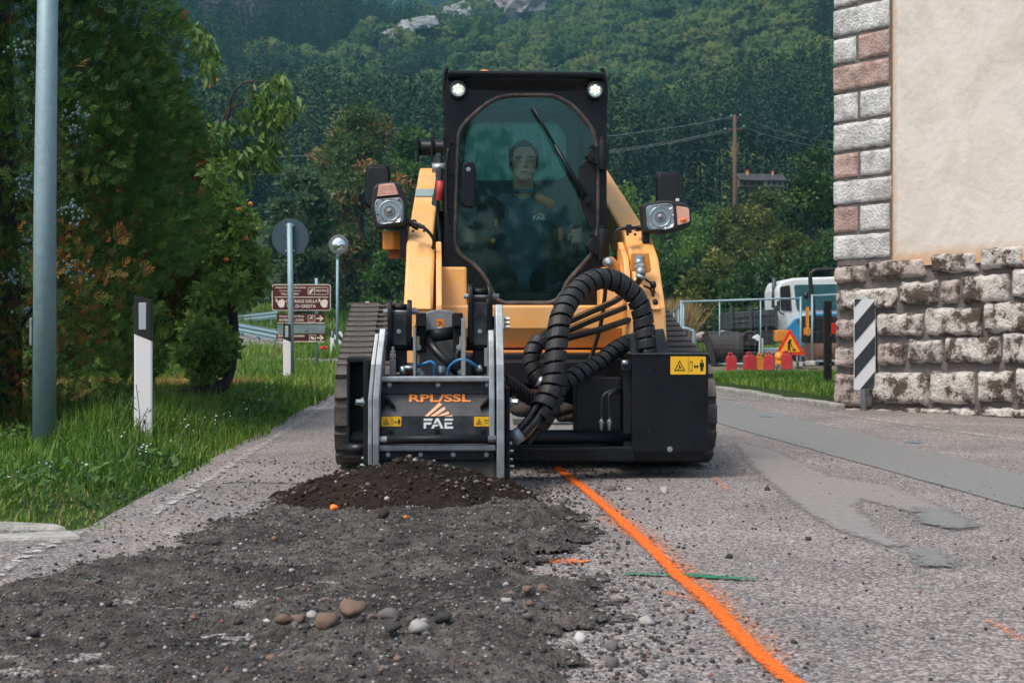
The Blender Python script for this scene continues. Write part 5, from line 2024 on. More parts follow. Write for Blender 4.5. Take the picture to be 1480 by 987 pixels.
x0, x1 = P2(546, 664, YH)[0], P2(716, 664, YH)[0]
zt_ = P2(630, 664, YH)[1]
for i in range(nx + 1):
    x = x0 + (x1 - x0) * i / nx
    for j in range(8):
        t = j / 7
        z = zt_ + .004 + (.025 - zt_) * t
        vs.append((x, YH - .022 + .012 * math.sin(i * .7) * t - .03 * t * t, z))
for i in range(nx):
    for j in range(7):
        fs.append((i * 8 + j, (i + 1) * 8 + j, (i + 1) * 8 + j + 1, i * 8 + j + 1))
fl = MB().add(vs, fs, 0, True).build('rubber_flap', mat('dusty_rubber_flap', (.030, .029, .029), .75, dirt=((.11, .085, .07), .5, 8), bump=.1), mill)
so_ = fl.modifiers.new('thick', 'SOLIDIFY'); so_.thickness = .012
# bolts on the outer cheek, skid shoe
MB().bolt(P3(737, 581, -.90), (1, -.25, 0), .016, .03).build('bolt', M['bolt'], mill)
MB().bolt(P3(526, 581, -.88), (-1, -.25, 0), .016, .03).build('bolt', M['bolt'], mill)
for i, (px, py) in enumerate(((735, 641), (737, 652), (736, 664), (738, 674))):
    MB().bolt(P3(px - 4, py, -.80), (1, -.15, 0), .009, .024).build('bolt', M['bolt'], mill)
for px, py in ((528, 662), (526, 672)):
    MB().bolt(P3(px + 4, py, -.80), (-1, -.15, 0), .009, .024).build('bolt', M['bolt'], mill)
x0, x1, z0_, z1_ = rectP(720, 710, 741, 725, -1.03)
sk = MB().prism([(-1.05, .012), (-1.03, z0_ + .05), (-.98, z0_ + .065), (-.5, .05), (-.46, .004), (-.98, .002)], x0, x1, 'x').build('skid_shoe', M['black'], mill, .006)
MB().box2(x0 + .012, x1 - .008, -.985, -.90, .05, .11).build('skid_bracket', M['blackm'], sk, .004)
bolts([(738, 702)], -.99, .013, sk)

# ---- linkage on top of the head
def link_block(pxl, pxr, ptop, pbot, rol0, rol1, y, name, embossed=True):
    """black twin-plate link with a roller at its top and a boxed front carrying the maker's mark"""
    w_ = (pxr - pxl)
    b = MB()
    for a0, a1 in ((pxl, pxl + w_ * .19), (pxr - w_ * .19, pxr)):
        x0, x1, z0_, z1_ = rectP(a0, ptop, a1, pbot, y)
        b.prism(round_poly([(y - .01, z0_), (y + .13, z0_ - .02), (y + .15, z1_ - .04), (y + .11, z1_), (y + .01, z1_), (y - .02, z1_ - .06)], .03, 4), x0, x1, 'x')
    o = b.build(name, M['black'], mill, .005)
    x0, x1, z0_, z1_ = rectP(pxl + w_ * .19, ptop + (pbot - ptop) * .30, pxr - w_ * .19, pbot, y)
    MB().box2(x0, x1, y + .012, y + .10, z0_, z1_).build('link_face', M['hood'], o, .004)
    x0, x1, z0_, z1_ = rectP(pxl + w_ * .2, rol0, pxr - w_ * .2, rol1, y)
    zc = (z0_ + z1_) / 2
    MB().cyl((x0, y + .035, zc), (x1, y + .035, zc), (z1_ - z0_) / 2, n=18).build('link_roller', M['blackm'], o)
    xl, xr = P2(pxl, rol0, y)[0], P2(pxr, rol0, y)[0]
    r_ = MB()
    r_.cyl((xl - .02, y + .035, zc - .02), (xr + .03, y + .035, zc - .02), .012, n=10)
    r_.build('link_pin', M['steel'], o)
    zc2 = rectP(pxl, pbot - 14, pxr, pbot - 2, y)
    MB().cyl((xl - .006, y + .05, zc2[2]), (xr + .006, y + .05, zc2[2]), .032, n=18).build('lower_boss', M['black'], o)
    MB().bolt(P3((pxl + pxr) / 2 - 1, pbot - 20, y + .01), (0, -1, 0), .008).build('bolt', M['bolt'], o)
    # small raised emblem
    ax, az = P2((pxl + pxr) / 2, ptop + (pbot - ptop) * .53, y)
    em = MB()
    s = .013
    for k, (p, q2) in enumerate((((-1.6, -.2), (.2, 1.6)), ((-.8, -.2), (.7, 1.0)), ((0.1, -.2), (1.3, .5)))):
        em.prism([(ax + p[0] * s, az + p[1] * s), (ax + p[0] * s + .006, az + p[1] * s), (ax + q2[0] * s + .005, az + q2[1] * s), (ax + q2[0] * s, az + q2[1] * s + .003)], y + .009, y + .013, 'y')
    em.build('emblem', M['inkblack'], o)
    t_ = text('FAE', .028, M['inkblack'], o, (ax, y + .0105, az - .016), xscale=1.25, offset=.0006, extrude=.001)
    return o
lk1 = link_block(560, 595, 433, 499, 439, 449, -.74, 'link_bracket')
lk2 = link_block(677, 712, 410, 499, 416, 427, -.74, 'link_bracket')
# dark uprights under the links
mb = MB()
for q in ((572, 498, 588, 536), (684, 496, 701, 536), (557, 496, 563, 522)):
    plate_px(MB(), *q, -.70, -.62).build('link_upright', M['blackm'], mill, .006)
# grey steel tabs and bosses
mb = MB()
plate_px(mb, 563, 520, 572, 543, -.76, -.70)
plate_px(mb, 566, 501, 570, 520, -.745, -.70)
plate_px(mb, 700, 503, 712, 530, -.74, -.66)
c0, c1 = P3(569, 531, -.66), P3(600, 531, -.66)
c1.z = c0.z
mb.cyl(c0, c1, .022, n=14)
c0, c1 = P3(690, 531, -.66), P3(714, 531, -.66)
c1.z = c0.z
mb.cyl(c0, c1, .030, n=14)
mb.build('steel_boss', M['greysteel'], mill, .003)
c0, c1 = P3(711, 466, -.72), P3(722, 466, -.72)
c1.z = c0.z
MB().cyl(c0, c1, .028, n=16).build('pivot_pin', M['black'], mill)
for py in (461, 467, 473):
    MB().bolt(P3(729, py, -.80), (1, -.2, 0), .009, .02).build('bolt', M['bolt'], mill)
# steel flat uprights in the middle
for pts in (((597, 545), (601, 545), (601, 472), (600, 470), (597, 474)), ((667, 545), (673, 545), (673, 458), (671, 456), (667, 461))):
    x0 = P2(pts[0][0], 500, -.80)[0]
    x1 = P2(pts[1][0], 500, -.80)[0]
    zt_ = P2(600, pts[2][1], -.80)[1]
    zb_ = P2(600, 546, -.80)[1]
    MB().prism([(-.80, zb_), (-.62, zb_), (-.62, zt_ - .05), (-.70, zt_), (-.79, zt_ - .01)], x0, x1, 'x').build('tab_plate', M['greysteel'], mill, .002)
# grey tilt plate with its orange plate label, black boxes, slanting cylinder
q = [P2(a, b, -.55) for a, b in ((599, 545), (599, 470), (615, 452), (632, 447), (650, 449), (668, 456), (671, 470), (671, 545))]
tp = MB().prism(q, -.56, -.53, 'y').build('tilt_plate', M['greysteel'], mill, .004)
x0, x1, z0_, z1_ = rectP(631, 461, 642, 472, -.56)
stk = MB().prism(round_poly([(x0, z0_), (x1, z0_), (x1, z1_), (x0, z1_)], .003, 2), -.5625, -.558, 'y').build('warning_sticker', M['logoorange'], tp)
W = x1 - x0
ink = MB()
for u, v, s in ((.3, .65, .12), (.55, .55, .16), (.7, .3, .10), (.35, .3, .12)):
    ink.prism([(x0 + W * (u - s), z0_ + W * v), (x0 + W * u, z0_ + W * (v - s)), (x0 + W * (u + s), z0_ + W * v), (x0 + W * u, z0_ + W * (v + s * .5))], -.564, -.561, 'y')
ink.build('sticker_symbols', M['inkblack'], stk)
for a, b in ((601, 616), (654, 669)):
    mb = MB()
    plate_px(mb, a, 452, b, 472, -.74, -.57)
    plate_px(mb, a + 1, 472, b, 510, -.66, -.57)
    mb.build('bearing_block', M['blackm'], mill, .005)
mb = MB().cyl(P3(619, 486, -.66), P3(656, 481, -.62), .030, n=20)
mb.cyl(P3(617, 487, -.67), P3(620, 487, -.66), .012, n=10)
mb.build('slew_cylinder', M['blackm'], mill)
mb = MB().ball(P3(637, 477, -.60), (.025, .02, .016), 14, 8)
mb.build('cap', M['greysteel'], mill)
bolts([(604, 502), (605, 536), (664, 502), (664, 538), (609, 541), (693, 467), (599, 449)], -.70, .011, mill)
mb = MB()
plate_px(mb, 602, 486, 606, 498, -.70, -.64)
plate_px(mb, 603, 514, 606, 538, -.70, -.64)
plate_px(mb, 664, 486, 667, 500, -.70, -.64)
mb.build('zinc_strip', mat('yellowish_zinc', (.62, .50, .34), .45, metal=.5), mill)
# hoses among the linkage
h = MB().tube(spline([P3(618, 491, -.66), P3(630, 507, -.72), P3(645, 522, -.74), P3(658, 535, -.70), P3(668, 541, -.66)], 8), .020, 10)
h.tube(spline([P3(663, 508, -.68), P3(659, 520, -.68), P3(661, 534, -.68), P3(664, 543, -.68)], 6), .018, 10)
h.build('hose', M['hose'], mill)
h = MB().tube(spline([P3(602, 530, -.74), P3(612, 526, -.76), P3(622, 523, -.76), P3(628, 528, -.76), P3(628, 544, -.74)], 8), .0075, 8)
h.tube(spline([P3(647, 544, -.74), P3(650, 530, -.76), P3(661, 521, -.78), P3(672, 520, -.79), P3(682, 525, -.78), P3(690, 531, -.76)], 8), .0075, 8)
h.build('blue_hose', M['blue'], mill)
f = MB()
for (a, b, r) in (((580, 532), (602, 532), .012), ((582, 530), (582, 543), .014), ((638, 530), (637, 543), .014), ((690, 529), (694, 537), .016)):
    f.cyl(P3(*a, -.74), P3(*b, -.74), r, n=12)
f.cyl(P3(639, 529, -.74), P3(638, 535, -.74), .018, n=6, sm=False)
f.build('hose_fitting', M['bolt'], mill)

# ---- carrying frame: end plate, two beams, valve box
YBm = -.40
mb = MB()
plate_px(mb, 501, 516, 546, 524, YBm, YBm + .3)
plate_px(mb, 501, 524, 506, 656, YBm, YBm + .3)
plate_px(mb, 506, 524, 546, 656, YBm + .14, YBm + .2)
fr = mb.build('end_frame', M['blackm'], mill, .006)
a, b = P3(497, 650, YBm - .04), P3(540, 650, YBm - .04)
b.z = a.z
MB().cyl(a, b, .034, n=20).build('frame_tube', M['black'], mill, .0)
a, b = P3(500, 633, YBm + .04), P3(915, 633, YBm + .04)
b.z = a.z
MB().cyl(a, b, .036, n=24).build('slide_tube', M['black'], mill)
x0, x1, z0_, z1_ = rectP(560, 646, 915, 666, YBm + .01)
MB().prism(round_poly([(YBm - .02, z0_), (YBm + .10, z0_), (YBm + .10, z1_), (YBm - .02, z1_)], .012, 3), x0, x1, 'x').build('frame_beam', M['black'], mill)
mb = MB()
plate_px(mb, 832, 545, 898, 626, YBm + .06, YBm + .2)
mb.build('frame_post', M['blackm'], mill, .006)
# dark sheet and rusty chain-guide seen behind
mb = MB()
plate_px(mb, 742, 563, 800, 590, -.05, .05)
mb.build('guard_plate', mat('earthy_rust', (.085, .040, .022), .8, var=.4, vscale=12, dirt=((.05, .04, .03), .7, 6)), mill)
mb = MB()
for (px, py, r) in ((755, 592, .05), (778, 598, .045), (768, 606, .04), (812, 592, .05), (820, 603, .045)):
    mb.ball(P3(px, py, -.10), (r * 1.3, r, r * .75), 12, 8)
mb.build('mud_lump', mat('caked_mud', (.055, .042, .034), .95, var=.4, vscale=20, bump=.8, bscale=40), mill)
mb = MB()
plate_px(mb, 742, 604, 800, 614, -.2, -.12)
plate_px(mb, 800, 610, 828, 614, -.25, -.22)
mb.build('cross_rod', M['greysteel'], mill, .004)
# valve box: folded sheet lid, front plate, tail plate, bolt
YV = -.42
x0, x1, z0_, z1_ = rectP(913, 512, 1024, 654, YV)
zl = P2(960, 667, YV)[1]
vb = MB().box2(x0, x1, YV, YV + .36, z0_, z1_ - .004).build('valve_box', M['black'], mill, .006)
MB().box2(x0 - .004, x1 + .004, YV - .006, YV + .365, z1_ - .003, z1_ + .004).build('box_lid', M['hood'], vb, .002)
mb = MB().prism([(YV + .005, z0_ + .002), (YV + .03, zl), (YV + .3, zl), (YV + .33, z0_ + .002)], x0 + .01, x1 - .02, 'x')
mb.build('box_base', M['blackm'], vb, .004)
bolts([(968, 649)], YV, .010, vb)
sticker(969, 515, 1020, 541, YV - .001, vb, 0)
for px, py in ((938, 535), (938, 623), (918, 512)):
    MB().cyl(P3(px, py, YV + .004), P3(px, py, YV - .002), .005, n=10).build('rivet', M['inkblack'], vb)
# upright plates behind the lid where the hoses enter
q = [P2(a, b, YV + .2) for a, b in ((941, 511), (946, 476), (958, 475), (967, 511))]
MB().prism(q, YV + .18, YV + .22, 'y').build('hose_guard', M['hood'], vb, .003)
q = [P2(a, b, YV + .1) for a, b in ((911, 513), (911, 482), (917, 480), (919, 513))]
MB().prism(q, YV + .06, YV + .12, 'y').build('hose_guard', M['hood'], vb, .003)
mb = MB()
plate_px(mb, 901, 520, 913, 668, YV + .03, YV + .3)
plate_px(mb, 898, 524, 912, 536, YV - .0, YV + .03)
mb.build('box_flank', M['blackm'], vb, .004)
MB().cyl(P3(899, 524, YV), P3(907, 524, YV), .012, n=10).build('bolt', M['bolt'], vb)
MB().bolt(P3(896, 650, YV + .02), (0, -1, 0), .008).build('bolt', M['bolt'], vb)

# ---- hoses with spiral wrap
def wrapped_hose(name, px_path, R=.050, pitch=.062, band=.050, inner=3, rin=.017, parent=mill, t0=0.0, t1=1.0, twist=0):
    P = spline([P3(a, b, y) for a, b, y in px_path], 14)
    pts, T, U, Q = frames(P)
    d = [0]
    for a, b in zip(pts, pts[1:]): d.append(d[-1] + (b - a).length)
    L = d[-1]
    ho = MB()
    for k in range(inner):
        a = 2 * PI * k / inner + twist
        path_ = [p + U[i] * ((R - rin - .009) * math.cos(a + i * .02)) + Q[i] * ((R - rin - .009) * math.sin(a + i * .02)) for i, p in enumerate(pts)]
        ho.tube(path_, rin, 8)
    o = ho.build(name, M['hose'], parent)
    # printed gold line along one hose
    a = 2.2 + twist
    ln = MB().tube([p + U[i] * ((R - .008) * math.cos(a)) + Q[i] * ((R - .008) * math.sin(a)) for i, p in enumerate(pts)], .0035, 5)
    ln.build('hose_print', M['brass'], o)
    def sample(s):
        s = min(max(s, 0), L)
        i = min(max(j for j in range(len(d)) if d[j] <= s), len(pts) - 2)
        t = (s - d[i]) / max(1e-9, d[i + 1] - d[i])
        return pts[i].lerp(pts[i + 1], t), U[i].lerp(U[i + 1], t).normalized(), Q[i].lerp(Q[i + 1], t).normalized(), T[i].lerp(T[i + 1], t).normalized()
    s0, s1 = L * t0, L * t1
    turns = (s1 - s0) / pitch
    n = int(turns * 20)
    vs, fs = [], []
    for i in range(n + 1):
        th = 2 * PI * turns * i / n
        s = s0 + (s1 - s0) * i / n
        wob = 1 + .05 * math.sin(i * .31)
        for (ds, rr) in ((-band / 2, R + .004), (-band * .42, R + .006), (band * .42, R + .005), (band / 2, R + .002), (band / 2, R - .004), (-band / 2, R - .002)):
            p, u, q, t = sample(s + ds)
            vs.append(p + (u * math.cos(th) + q * math.sin(th)) * rr * wob)
    for i in range(n):
        for k in range(6):
            k2 = (k + 1) % 6
            fs.append((i * 6 + k, i * 6 + k2, (i + 1) * 6 + k2, (i + 1) * 6 + k))
    fs += [(0, 1, 2, 3, 4, 5), tuple(n * 6 + k for k in (5, 4, 3, 2, 1, 0))]
    MB().add(vs, fs, 0, False).build('spiral_wrap', M['wrap'], o)
    return o
big_hose = wrapped_hose('main_hose', [(748, 630, -.70), (758, 622, -.70), (775, 600, -.66), (797, 556, -.60), (803, 508, -.56), (809, 462, -.50), (824, 432, -.42), (846, 410, -.34),
                        (876, 402, -.28), (906, 416, -.24), (925, 440, -.22), (932, 478, -.22), (933, 520, -.24)], .047, .057, .047, t0=.10, t1=.99)
p0, p1 = P3(740, 636, -.72), P3(754, 626, -.72)
MB().cyl(p0, p1, .034, n=16).cyl(p0 + (p0 - p1) * .6, p0, .02, n=10).build('hose_ferrule', M['steel'], big_hose)
loop = wrapped_hose('feed_hose', [(800, 481, -.30), (785, 488, -.34), (771, 503, -.38), (767, 525, -.40), (776, 547, -.42), (792, 556, -.42), (812, 555, -.40), (838, 540, -.36), (866, 524, -.30), (890, 505, -.24), (912, 494, -.18)], .037, .046, .038, t0=.10, t1=.98, twist=.6)
p0 = P3(783, 553, -.44)
MB().cyl(p0 + Vector((-.02, 0, .01)), p0 + Vector((.02, 0, -.01)), .03, n=14).build('hose_ferrule', M['steel'], loop)
side_hose = wrapped_hose('return_hose', [(800, 500, -.44), (806, 530, -.46), (808, 560, -.48), (797, 590, -.50), (783, 612, -.50), (760, 640, -.5)], .036, .045, .038, inner=2, t0=0, t1=.8, twist=1)
small = wrapped_hose('case_drain_hose', [(726, 549, -.5), (745, 560, -.46), (765, 574, -.40), (788, 586, -.34)], .030, .022, .020, inner=1, rin=.018)
th = MB()
for a in ([(795, 484, -.30), (812, 470, -.26), (850, 452, -.12), (890, 434, .02), (920, 410, .02), (926, 400, -.05)],
          [(796, 490, -.30), (820, 478, -.24), (862, 460, -.10), (905, 443, .04), (922, 432, .06)],
          [(795, 496, -.31), (826, 487, -.24), (868, 476, -.12), (912, 461, .02), (932, 452, .08)]):
    th.tube(spline([P3(*q) for q in a], 10), .0165, 10)
tho = th.build('feed_line', M['hose'], mill)
pr = MB()
for a in ([(796, 482, -.325), (812, 467, -.285), (850, 449, -.145), (890, 431, -.005)], [(798, 488, -.325), (820, 475, -.265), (862, 457, -.125), (905, 440, .015)]):
    pr.tube(spline([P3(*q) for q in a], 8), .0028, 5)
pr.build('hose_print', M['brass'], tho)
th = MB().tube(spline([P3(876, 395, .05), P3(874, 430, .08), P3(868, 470, .10), P3(858, 505, .12), P3(850, 525, .12)], 8), .011, 8)
th.build('thin_hose', M['hose'], loader)
th = MB()
for o in (0, 12):
    th.tube(spline([P3(907, 562 + o * .3, YV + .1), P3(890, 563 + o * .3, YV + .02), P3(873 + o * .6, 571, YV - .0), P3(869 + o * .95, 590, YV), P3(869 + o * .95, 606, YV)], 6), .0085, 8)
tq = th.build('pilot_hose', M['hose'], mill)
f = MB()
for px in (869, 880.5):
    f.cyl(P3(px, 603, YV), P3(px, 622, YV), .008, n=10)
    f.cyl(P3(px, 608, YV), P3(px, 612, YV), .012, n=6, sm=False)
f.build('hose_fitting', M['steel'], tq)
# ================================================================== OPERATOR
Hc = P3(757, 236, .95)                               # head centre in the loader's frame
seat_l = Vector((Hc.x, 1.10, .92))
wl_ = Matrix.Rotation(MA, 4, 'Z') @ seat_l + Vector((MX, MY, 0))
person = empty('person', wl_, MA, 'operator in a navy shirt with an orange shoulder panel sitting in the cab', 'person')
def rel(p): return Vector(p) - seat_l
def limb(mb, pts, r, n=12):
    mb.tube([rel(p) for p in pts], r, n)
    mb.ball(rel(pts[0]), r[0] if isinstance(r, (list, tuple)) else r, 12, 8)
    mb.ball(rel(pts[-1]), r[-1] if isinstance(r, (list, tuple)) else r, 12, 8)
def blob(mb, c, r): mb.ball(rel(c), r, 20, 14)
def fuse(mb, name, m, voxel, parent=person, it=4):
    o = mb.build(name, m, parent)
    r_ = o.modifiers.new('fuse', 'REMESH')
    r_.mode = 'VOXEL'
    r_.voxel_size = voxel
    r_.use_smooth_shade = True
    s_ = o.modifiers.new('soft', 'SMOOTH')
    s_.factor = .5
    s_.iterations = it
    return o
sh_z = Hc.z - .20
J = {-1: Vector((cxm - .295, .675, 1.235)), 1: Vector((cxm + .295, .675, 1.235))}
body = MB()
blob(body, Hc + Vector((0, .012, .022)), (.076, .096, .100))
blob(body, Hc + Vector((0, -.028, -.035)), (.064, .066, .075))
blob(body, Hc + Vector((0, -.052, -.088)), (.036, .036, .030))
blob(body, Hc + Vector((0, -.062, -.040)), (.046, .034, .030))
for s in (-1, 1):
    blob(body, Hc + Vector((s * .036, -.066, -.022)), (.024, .020, .020))
    blob(body, Hc + Vector((s * .030, -.080, .024)), (.026, .010, .008))
    blob(body, Hc + Vector((s * .077, .012, -.008)), (.010, .022, .032))
    blob(body, Hc + Vector((s * .011, -.102, -.026)), (.009, .011, .008))
limb(body, [Hc + Vector((0, -.088, .018)), Hc + Vector((0, -.108, -.022))], [.009, .013])
limb(body, [Hc + Vector((-.022, -.093, -.055)), Hc + Vector((.022, -.093, -.055))], .0065)
limb(body, [Hc + Vector((-.018, -.090, -.065)), Hc + Vector((.018, -.090, -.065))], .0075)
limb(body, [Hc + Vector((0, .03, -.07)), Vector((Hc.x, 1.03, sh_z + .02))], [.056, .062])
limb(body, [Vector((Hc.x, 1.10, sh_z - .08)), Vector((Hc.x, 1.14, 1.02))], [.07, .10])
for s in (-1, 1):
    shd = Vector((Hc.x + s * .175, 1.04, sh_z - .045))
    elb = Vector((cxm + s * .335, 1.00, 1.19))
    wri = J[s] + Vector((s * .012, .085, .012))
    limb(body, [Vector((Hc.x + s * .06, 1.05, sh_z - .04)), shd, elb], [.05, .046, .038])
    limb(body, [elb, wri], [.038, .026])
    # palm and five fingers closed round the grip
    pc = J[s] + Vector((s * .020, .040, .010))
    limb(body, [wri, pc], [.026, .030])
    blob(body, pc, (.021, .036, .040))
    for k, (dz, ln) in enumerate(((.034, .070), (.013, .078), (-.009, .073), (-.029, .060))):
        q0 = pc + Vector((0, -.022, dz))
        q1 = J[s] + Vector((s * .026, -.024, dz + .004))
        q2 = J[s] + Vector((s * .002, -.038, dz))
        q3 = J[s] + Vector((-s * .026, -.020 + .1 * (.078 - ln), dz - .003))
        body.tube([rel(p) for p in spline([q0, q1, q2, q3], 4)], [.0098] * 9 + [.0088] * 4, 8)
        body.ball(rel(q3), .0088, 8, 6)
    t0_, t1_, t2_ = pc + Vector((-s * .012, -.002, .030)), J[s] + Vector((-s * .026, .012, .050)), J[s] + Vector((-s * .026, -.016, .062))
    body.tube([rel(p) for p in spline([t0_, t1_, t2_], 4)], [.0125] * 5 + [.010] * 4, 8)
    # legs: thigh forward, shin down, foot on the floor
    hip = Vector((Hc.x + s * .09, 1.13, 1.00))
    kne = Vector((Hc.x + s * .15, .74, 1.00))
    ank = Vector((Hc.x + s * .15, .66, .66))
    limb(body, [hip, kne, ank], [.070, .052, .038])
    limb(body, [ank, ank + Vector((0, -.13, -.035))], [.038, .030])
bod = fuse(body, 'body', M['skin'], .0055, it=3)
eye = MB()
iris = MB()
for s in (-1, 1):
    c = rel(Hc + Vector((s * .030, -.0855, .008)))
    eye.ball(c, (.0120, .008, .0052), 12, 8)
    iris.ball(c + Vector((0, -.006, 0)), (.0046, .004, .0040), 10, 6)
eo = eye.build('eye', M['white'], bod)
iris.build('iris', M['inkblack'], eo)
br = MB()
for s in (-1, 1):
    br.tube([rel(Hc + Vector((s * .014, -.094, .021))), rel(Hc + Vector((s * .032, -.096, .026))), rel(Hc + Vector((s * .050, -.086, .020)))], [.003, .0038, .002], 6)
br.build('eyebrow', M['hair'], bod)
mo = MB().tube([rel(Hc + Vector((-.024, -.096, -.060))), rel(Hc + Vector((0, -.1015, -.0595))), rel(Hc + Vector((.024, -.096, -.060)))], [.002, .0035, .002], 6)
mo.build('mouth', mat('lips', (.25, .09, .08), .5), bod)
hr_ = MB()
blob(hr_, Hc + Vector((0, .026, .046)), (.080, .094, .086))
blob(hr_, Hc + Vector((0, -.036, .104)), (.050, .042, .018))
for s in (-1, 1):
    blob(hr_, Hc + Vector((s * .070, .005, .035)), (.016, .045, .050))
    blob(hr_, Hc + Vector((s * .074, -.005, -.002)), (.008, .014, .030))
blob(hr_, Hc + Vector((0, .070, -.02)), (.066, .05, .06))
fuse(hr_, 'hair', M['hair'], .007, it=2)
sh = MB()
blob(sh, Vector((Hc.x, 1.07, sh_z - .16)), (.180, .120, .150))
blob(sh, Vector((Hc.x, 1.08, 1.18)), (.168, .130, .19))
blob(sh, Vector((Hc.x, 1.10, 1.02)), (.165, .135, .12))
limb(sh, [Vector((Hc.x - .165, 1.05, sh_z - .050)), Vector((Hc.x, 1.045, sh_z - .012)), Vector((Hc.x + .165, 1.05, sh_z - .050))], [.062, .074, .062])
for s in (-1, 1):
    limb(sh, [Vector((Hc.x + s * .165, 1.05, sh_z - .055)), Vector((Hc.x + s * .255, 1.02, sh_z - .17)), Vector((cxm + s * .335, 1.00, 1.20)), J[s] + Vector((s * .02, .13, .015))], [.066, .060, .054, .040])
shirt = fuse(sh, 'shirt', M['shirt'], .010, it=4)
mb = MB().tube([rel(Hc + Vector((.062 * math.cos(a), .045 + .058 * math.sin(a), -.152 + .012 * math.sin(a)))) for a in np.linspace(0, 2 * PI, 20)], .012, 8)
mb.build('collar', M['shirt'], shirt)
mb = MB()
limb(mb, [Vector((Hc.x + .085, .985, sh_z + .010)), Vector((Hc.x + .155, .995, sh_z - .030))], [.026, .030])
fuse(mb, 'shoulder_panel', M['shirt_or'], .006, shirt, 2)
for s, dz in ((-1, 0), (1, .02)):
    MB().box(rel((Hc.x + s * .21, .945, 1.25 + dz)), (.026, .04, .075)).build('sleeve_patch', M['shirt_or'], shirt, .008)
text('FAE', .034, M['logowhite'], shirt, rel((Hc.x + .085, .935, sh_z - .115)), xscale=1.3, offset=.0008, name='lettering')
mb = MB()
for k in range(3):
    x = Hc.x + .075 + k * .012
    mb.prism([(x - seat_l.x, sh_z - .098 - seat_l.z), (x + .018 - seat_l.x, sh_z - .084 + k * -.003 - seat_l.z), (x + .021 - seat_l.x, sh_z - .090 - seat_l.z), (x + .008 - seat_l.x, sh_z - .100 - seat_l.z)], .935 - 1.10, .940 - 1.10, 'y')
mb.build('chest_emblem', M['logopeach'], shirt)
tr_ = MB()
blob(tr_, Vector((Hc.x, 1.13, 1.0)), (.165, .12, .085))
for s in (-1, 1):
    hip = Vector((Hc.x + s * .09, 1.13, 1.00))
    kne = Vector((Hc.x + s * .15, .74, 1.01))
    ank = Vector((Hc.x + s * .15, .67, .70))
    limb(tr_, [hip, kne, ank], [.088, .068, .055])
fuse(tr_, 'trousers', mat('dark_work_trousers', (.02, .028, .035), .9, bump=.1), .011)
bt = MB()
for s in (-1, 1):
    ank = Vector((Hc.x + s * .15, .66, .665))
    limb(bt, [ank + Vector((0, 0, .03)), ank + Vector((0, 0, -.02))], [.052, .05])
    limb(bt, [ank + Vector((0, 0, -.028)), ank + Vector((0, -.15, -.035))], [.045, .036])
fuse(bt, 'boots', M['inkblack'], .010)
# ================================================================== VEGETATION
def unit(a):
    return a / np.maximum(np.linalg.norm(a, axis=1, keepdims=True), 1e-9)
def leaf_quads(P, D, Nn, L, W, tone):
    """one folded-diamond leaf per point"""
    D = unit(D)
    S = unit(np.cross(D, Nn))
    Nn = np.cross(S, D)
    L = np.asarray(L)[:, None] * np.ones((len(P), 1)) if np.ndim(L) else np.full((len(P), 1), L)
    W = np.asarray(W)[:, None] * np.ones((len(P), 1)) if np.ndim(W) else np.full((len(P), 1), W)
    v = np.stack([P, P + D * L * .42 + S * W * .5 + Nn * W * .12, P + D * L - Nn * L * .06, P + D * L * .42 - S * W * .5 + Nn * W * .12], 1).reshape(-1, 3)
    f = np.arange(len(v)).reshape(-1, 4)
    return v, f, np.repeat(tone, 4)
def rdir(n):
    return unit(rng.normal(size=(n, 3)))

GREENS = {
    'mid': [(0, (0.028, 0.068, 0.020)), (.35, (0.059, 0.138, 0.035)), (.7, (0.107, 0.206, 0.051)), (1, (0.186, 0.294, 0.068))],
    'dark': [(0, (0.016, 0.039, 0.016)), (.4, (0.035, 0.083, 0.028)), (.75, (0.067, 0.133, 0.039)), (1, (0.117, 0.196, 0.055))],
    'grey': [(0, (0.043, 0.083, 0.043)), (.4, (0.083, 0.146, 0.074)), (.75, (0.138, 0.216, 0.107)), (1, (0.216, 0.294, 0.157))],
    'light': [(0, (0.059, 0.117, 0.023)), (.4, (0.117, 0.216, 0.043)), (.75, (0.206, 0.323, 0.067)), (1, (0.334, 0.431, 0.107))],
    'rust': [(0, (0.039, 0.078, 0.032)), (.4, (0.078, 0.146, 0.055)), (.68, (0.129, 0.206, 0.078)), (.80, (0.235, 0.235, 0.088)), (.90, (0.470, 0.225, 0.099)), (1, (0.587, 0.255, 0.117))],
    'olive': [(0, (0.035, 0.059, 0.020)), (.4, (0.083, 0.117, 0.032)), (.75, (0.157, 0.186, 0.051)), (1, (0.294, 0.274, 0.078))],
}
for k_, st_ in GREENS.items():
    M['leaf_' + k_] = leaf_mat('leaves_' + k_, st_)
M['bark'] = mat('bark', (.060, .045, .036), .9, var=.4, vscale=18, bump=.6, bscale=30)
M['bark_d'] = mat('dark_bark', (.022, .018, .015), .9, var=.4, vscale=18, bump=.6, bscale=30)

def crown_points(nclump, rx, ry, rz, top_taper=.3, seed=0, hollow=.45):
    r = np.random.default_rng(seed)
    out = []
    while len(out) < nclump:
        p = r.uniform(-1, 1, 3)
        d = np.linalg.norm(p)
        if d > 1 or d < hollow: continue
        tz = (p[2] + 1) / 2
        k = 1 - top_taper * tz ** 2
        out.append((p[0] * rx * k, p[1] * ry * k, p[2] * rz))
    return np.array(out)

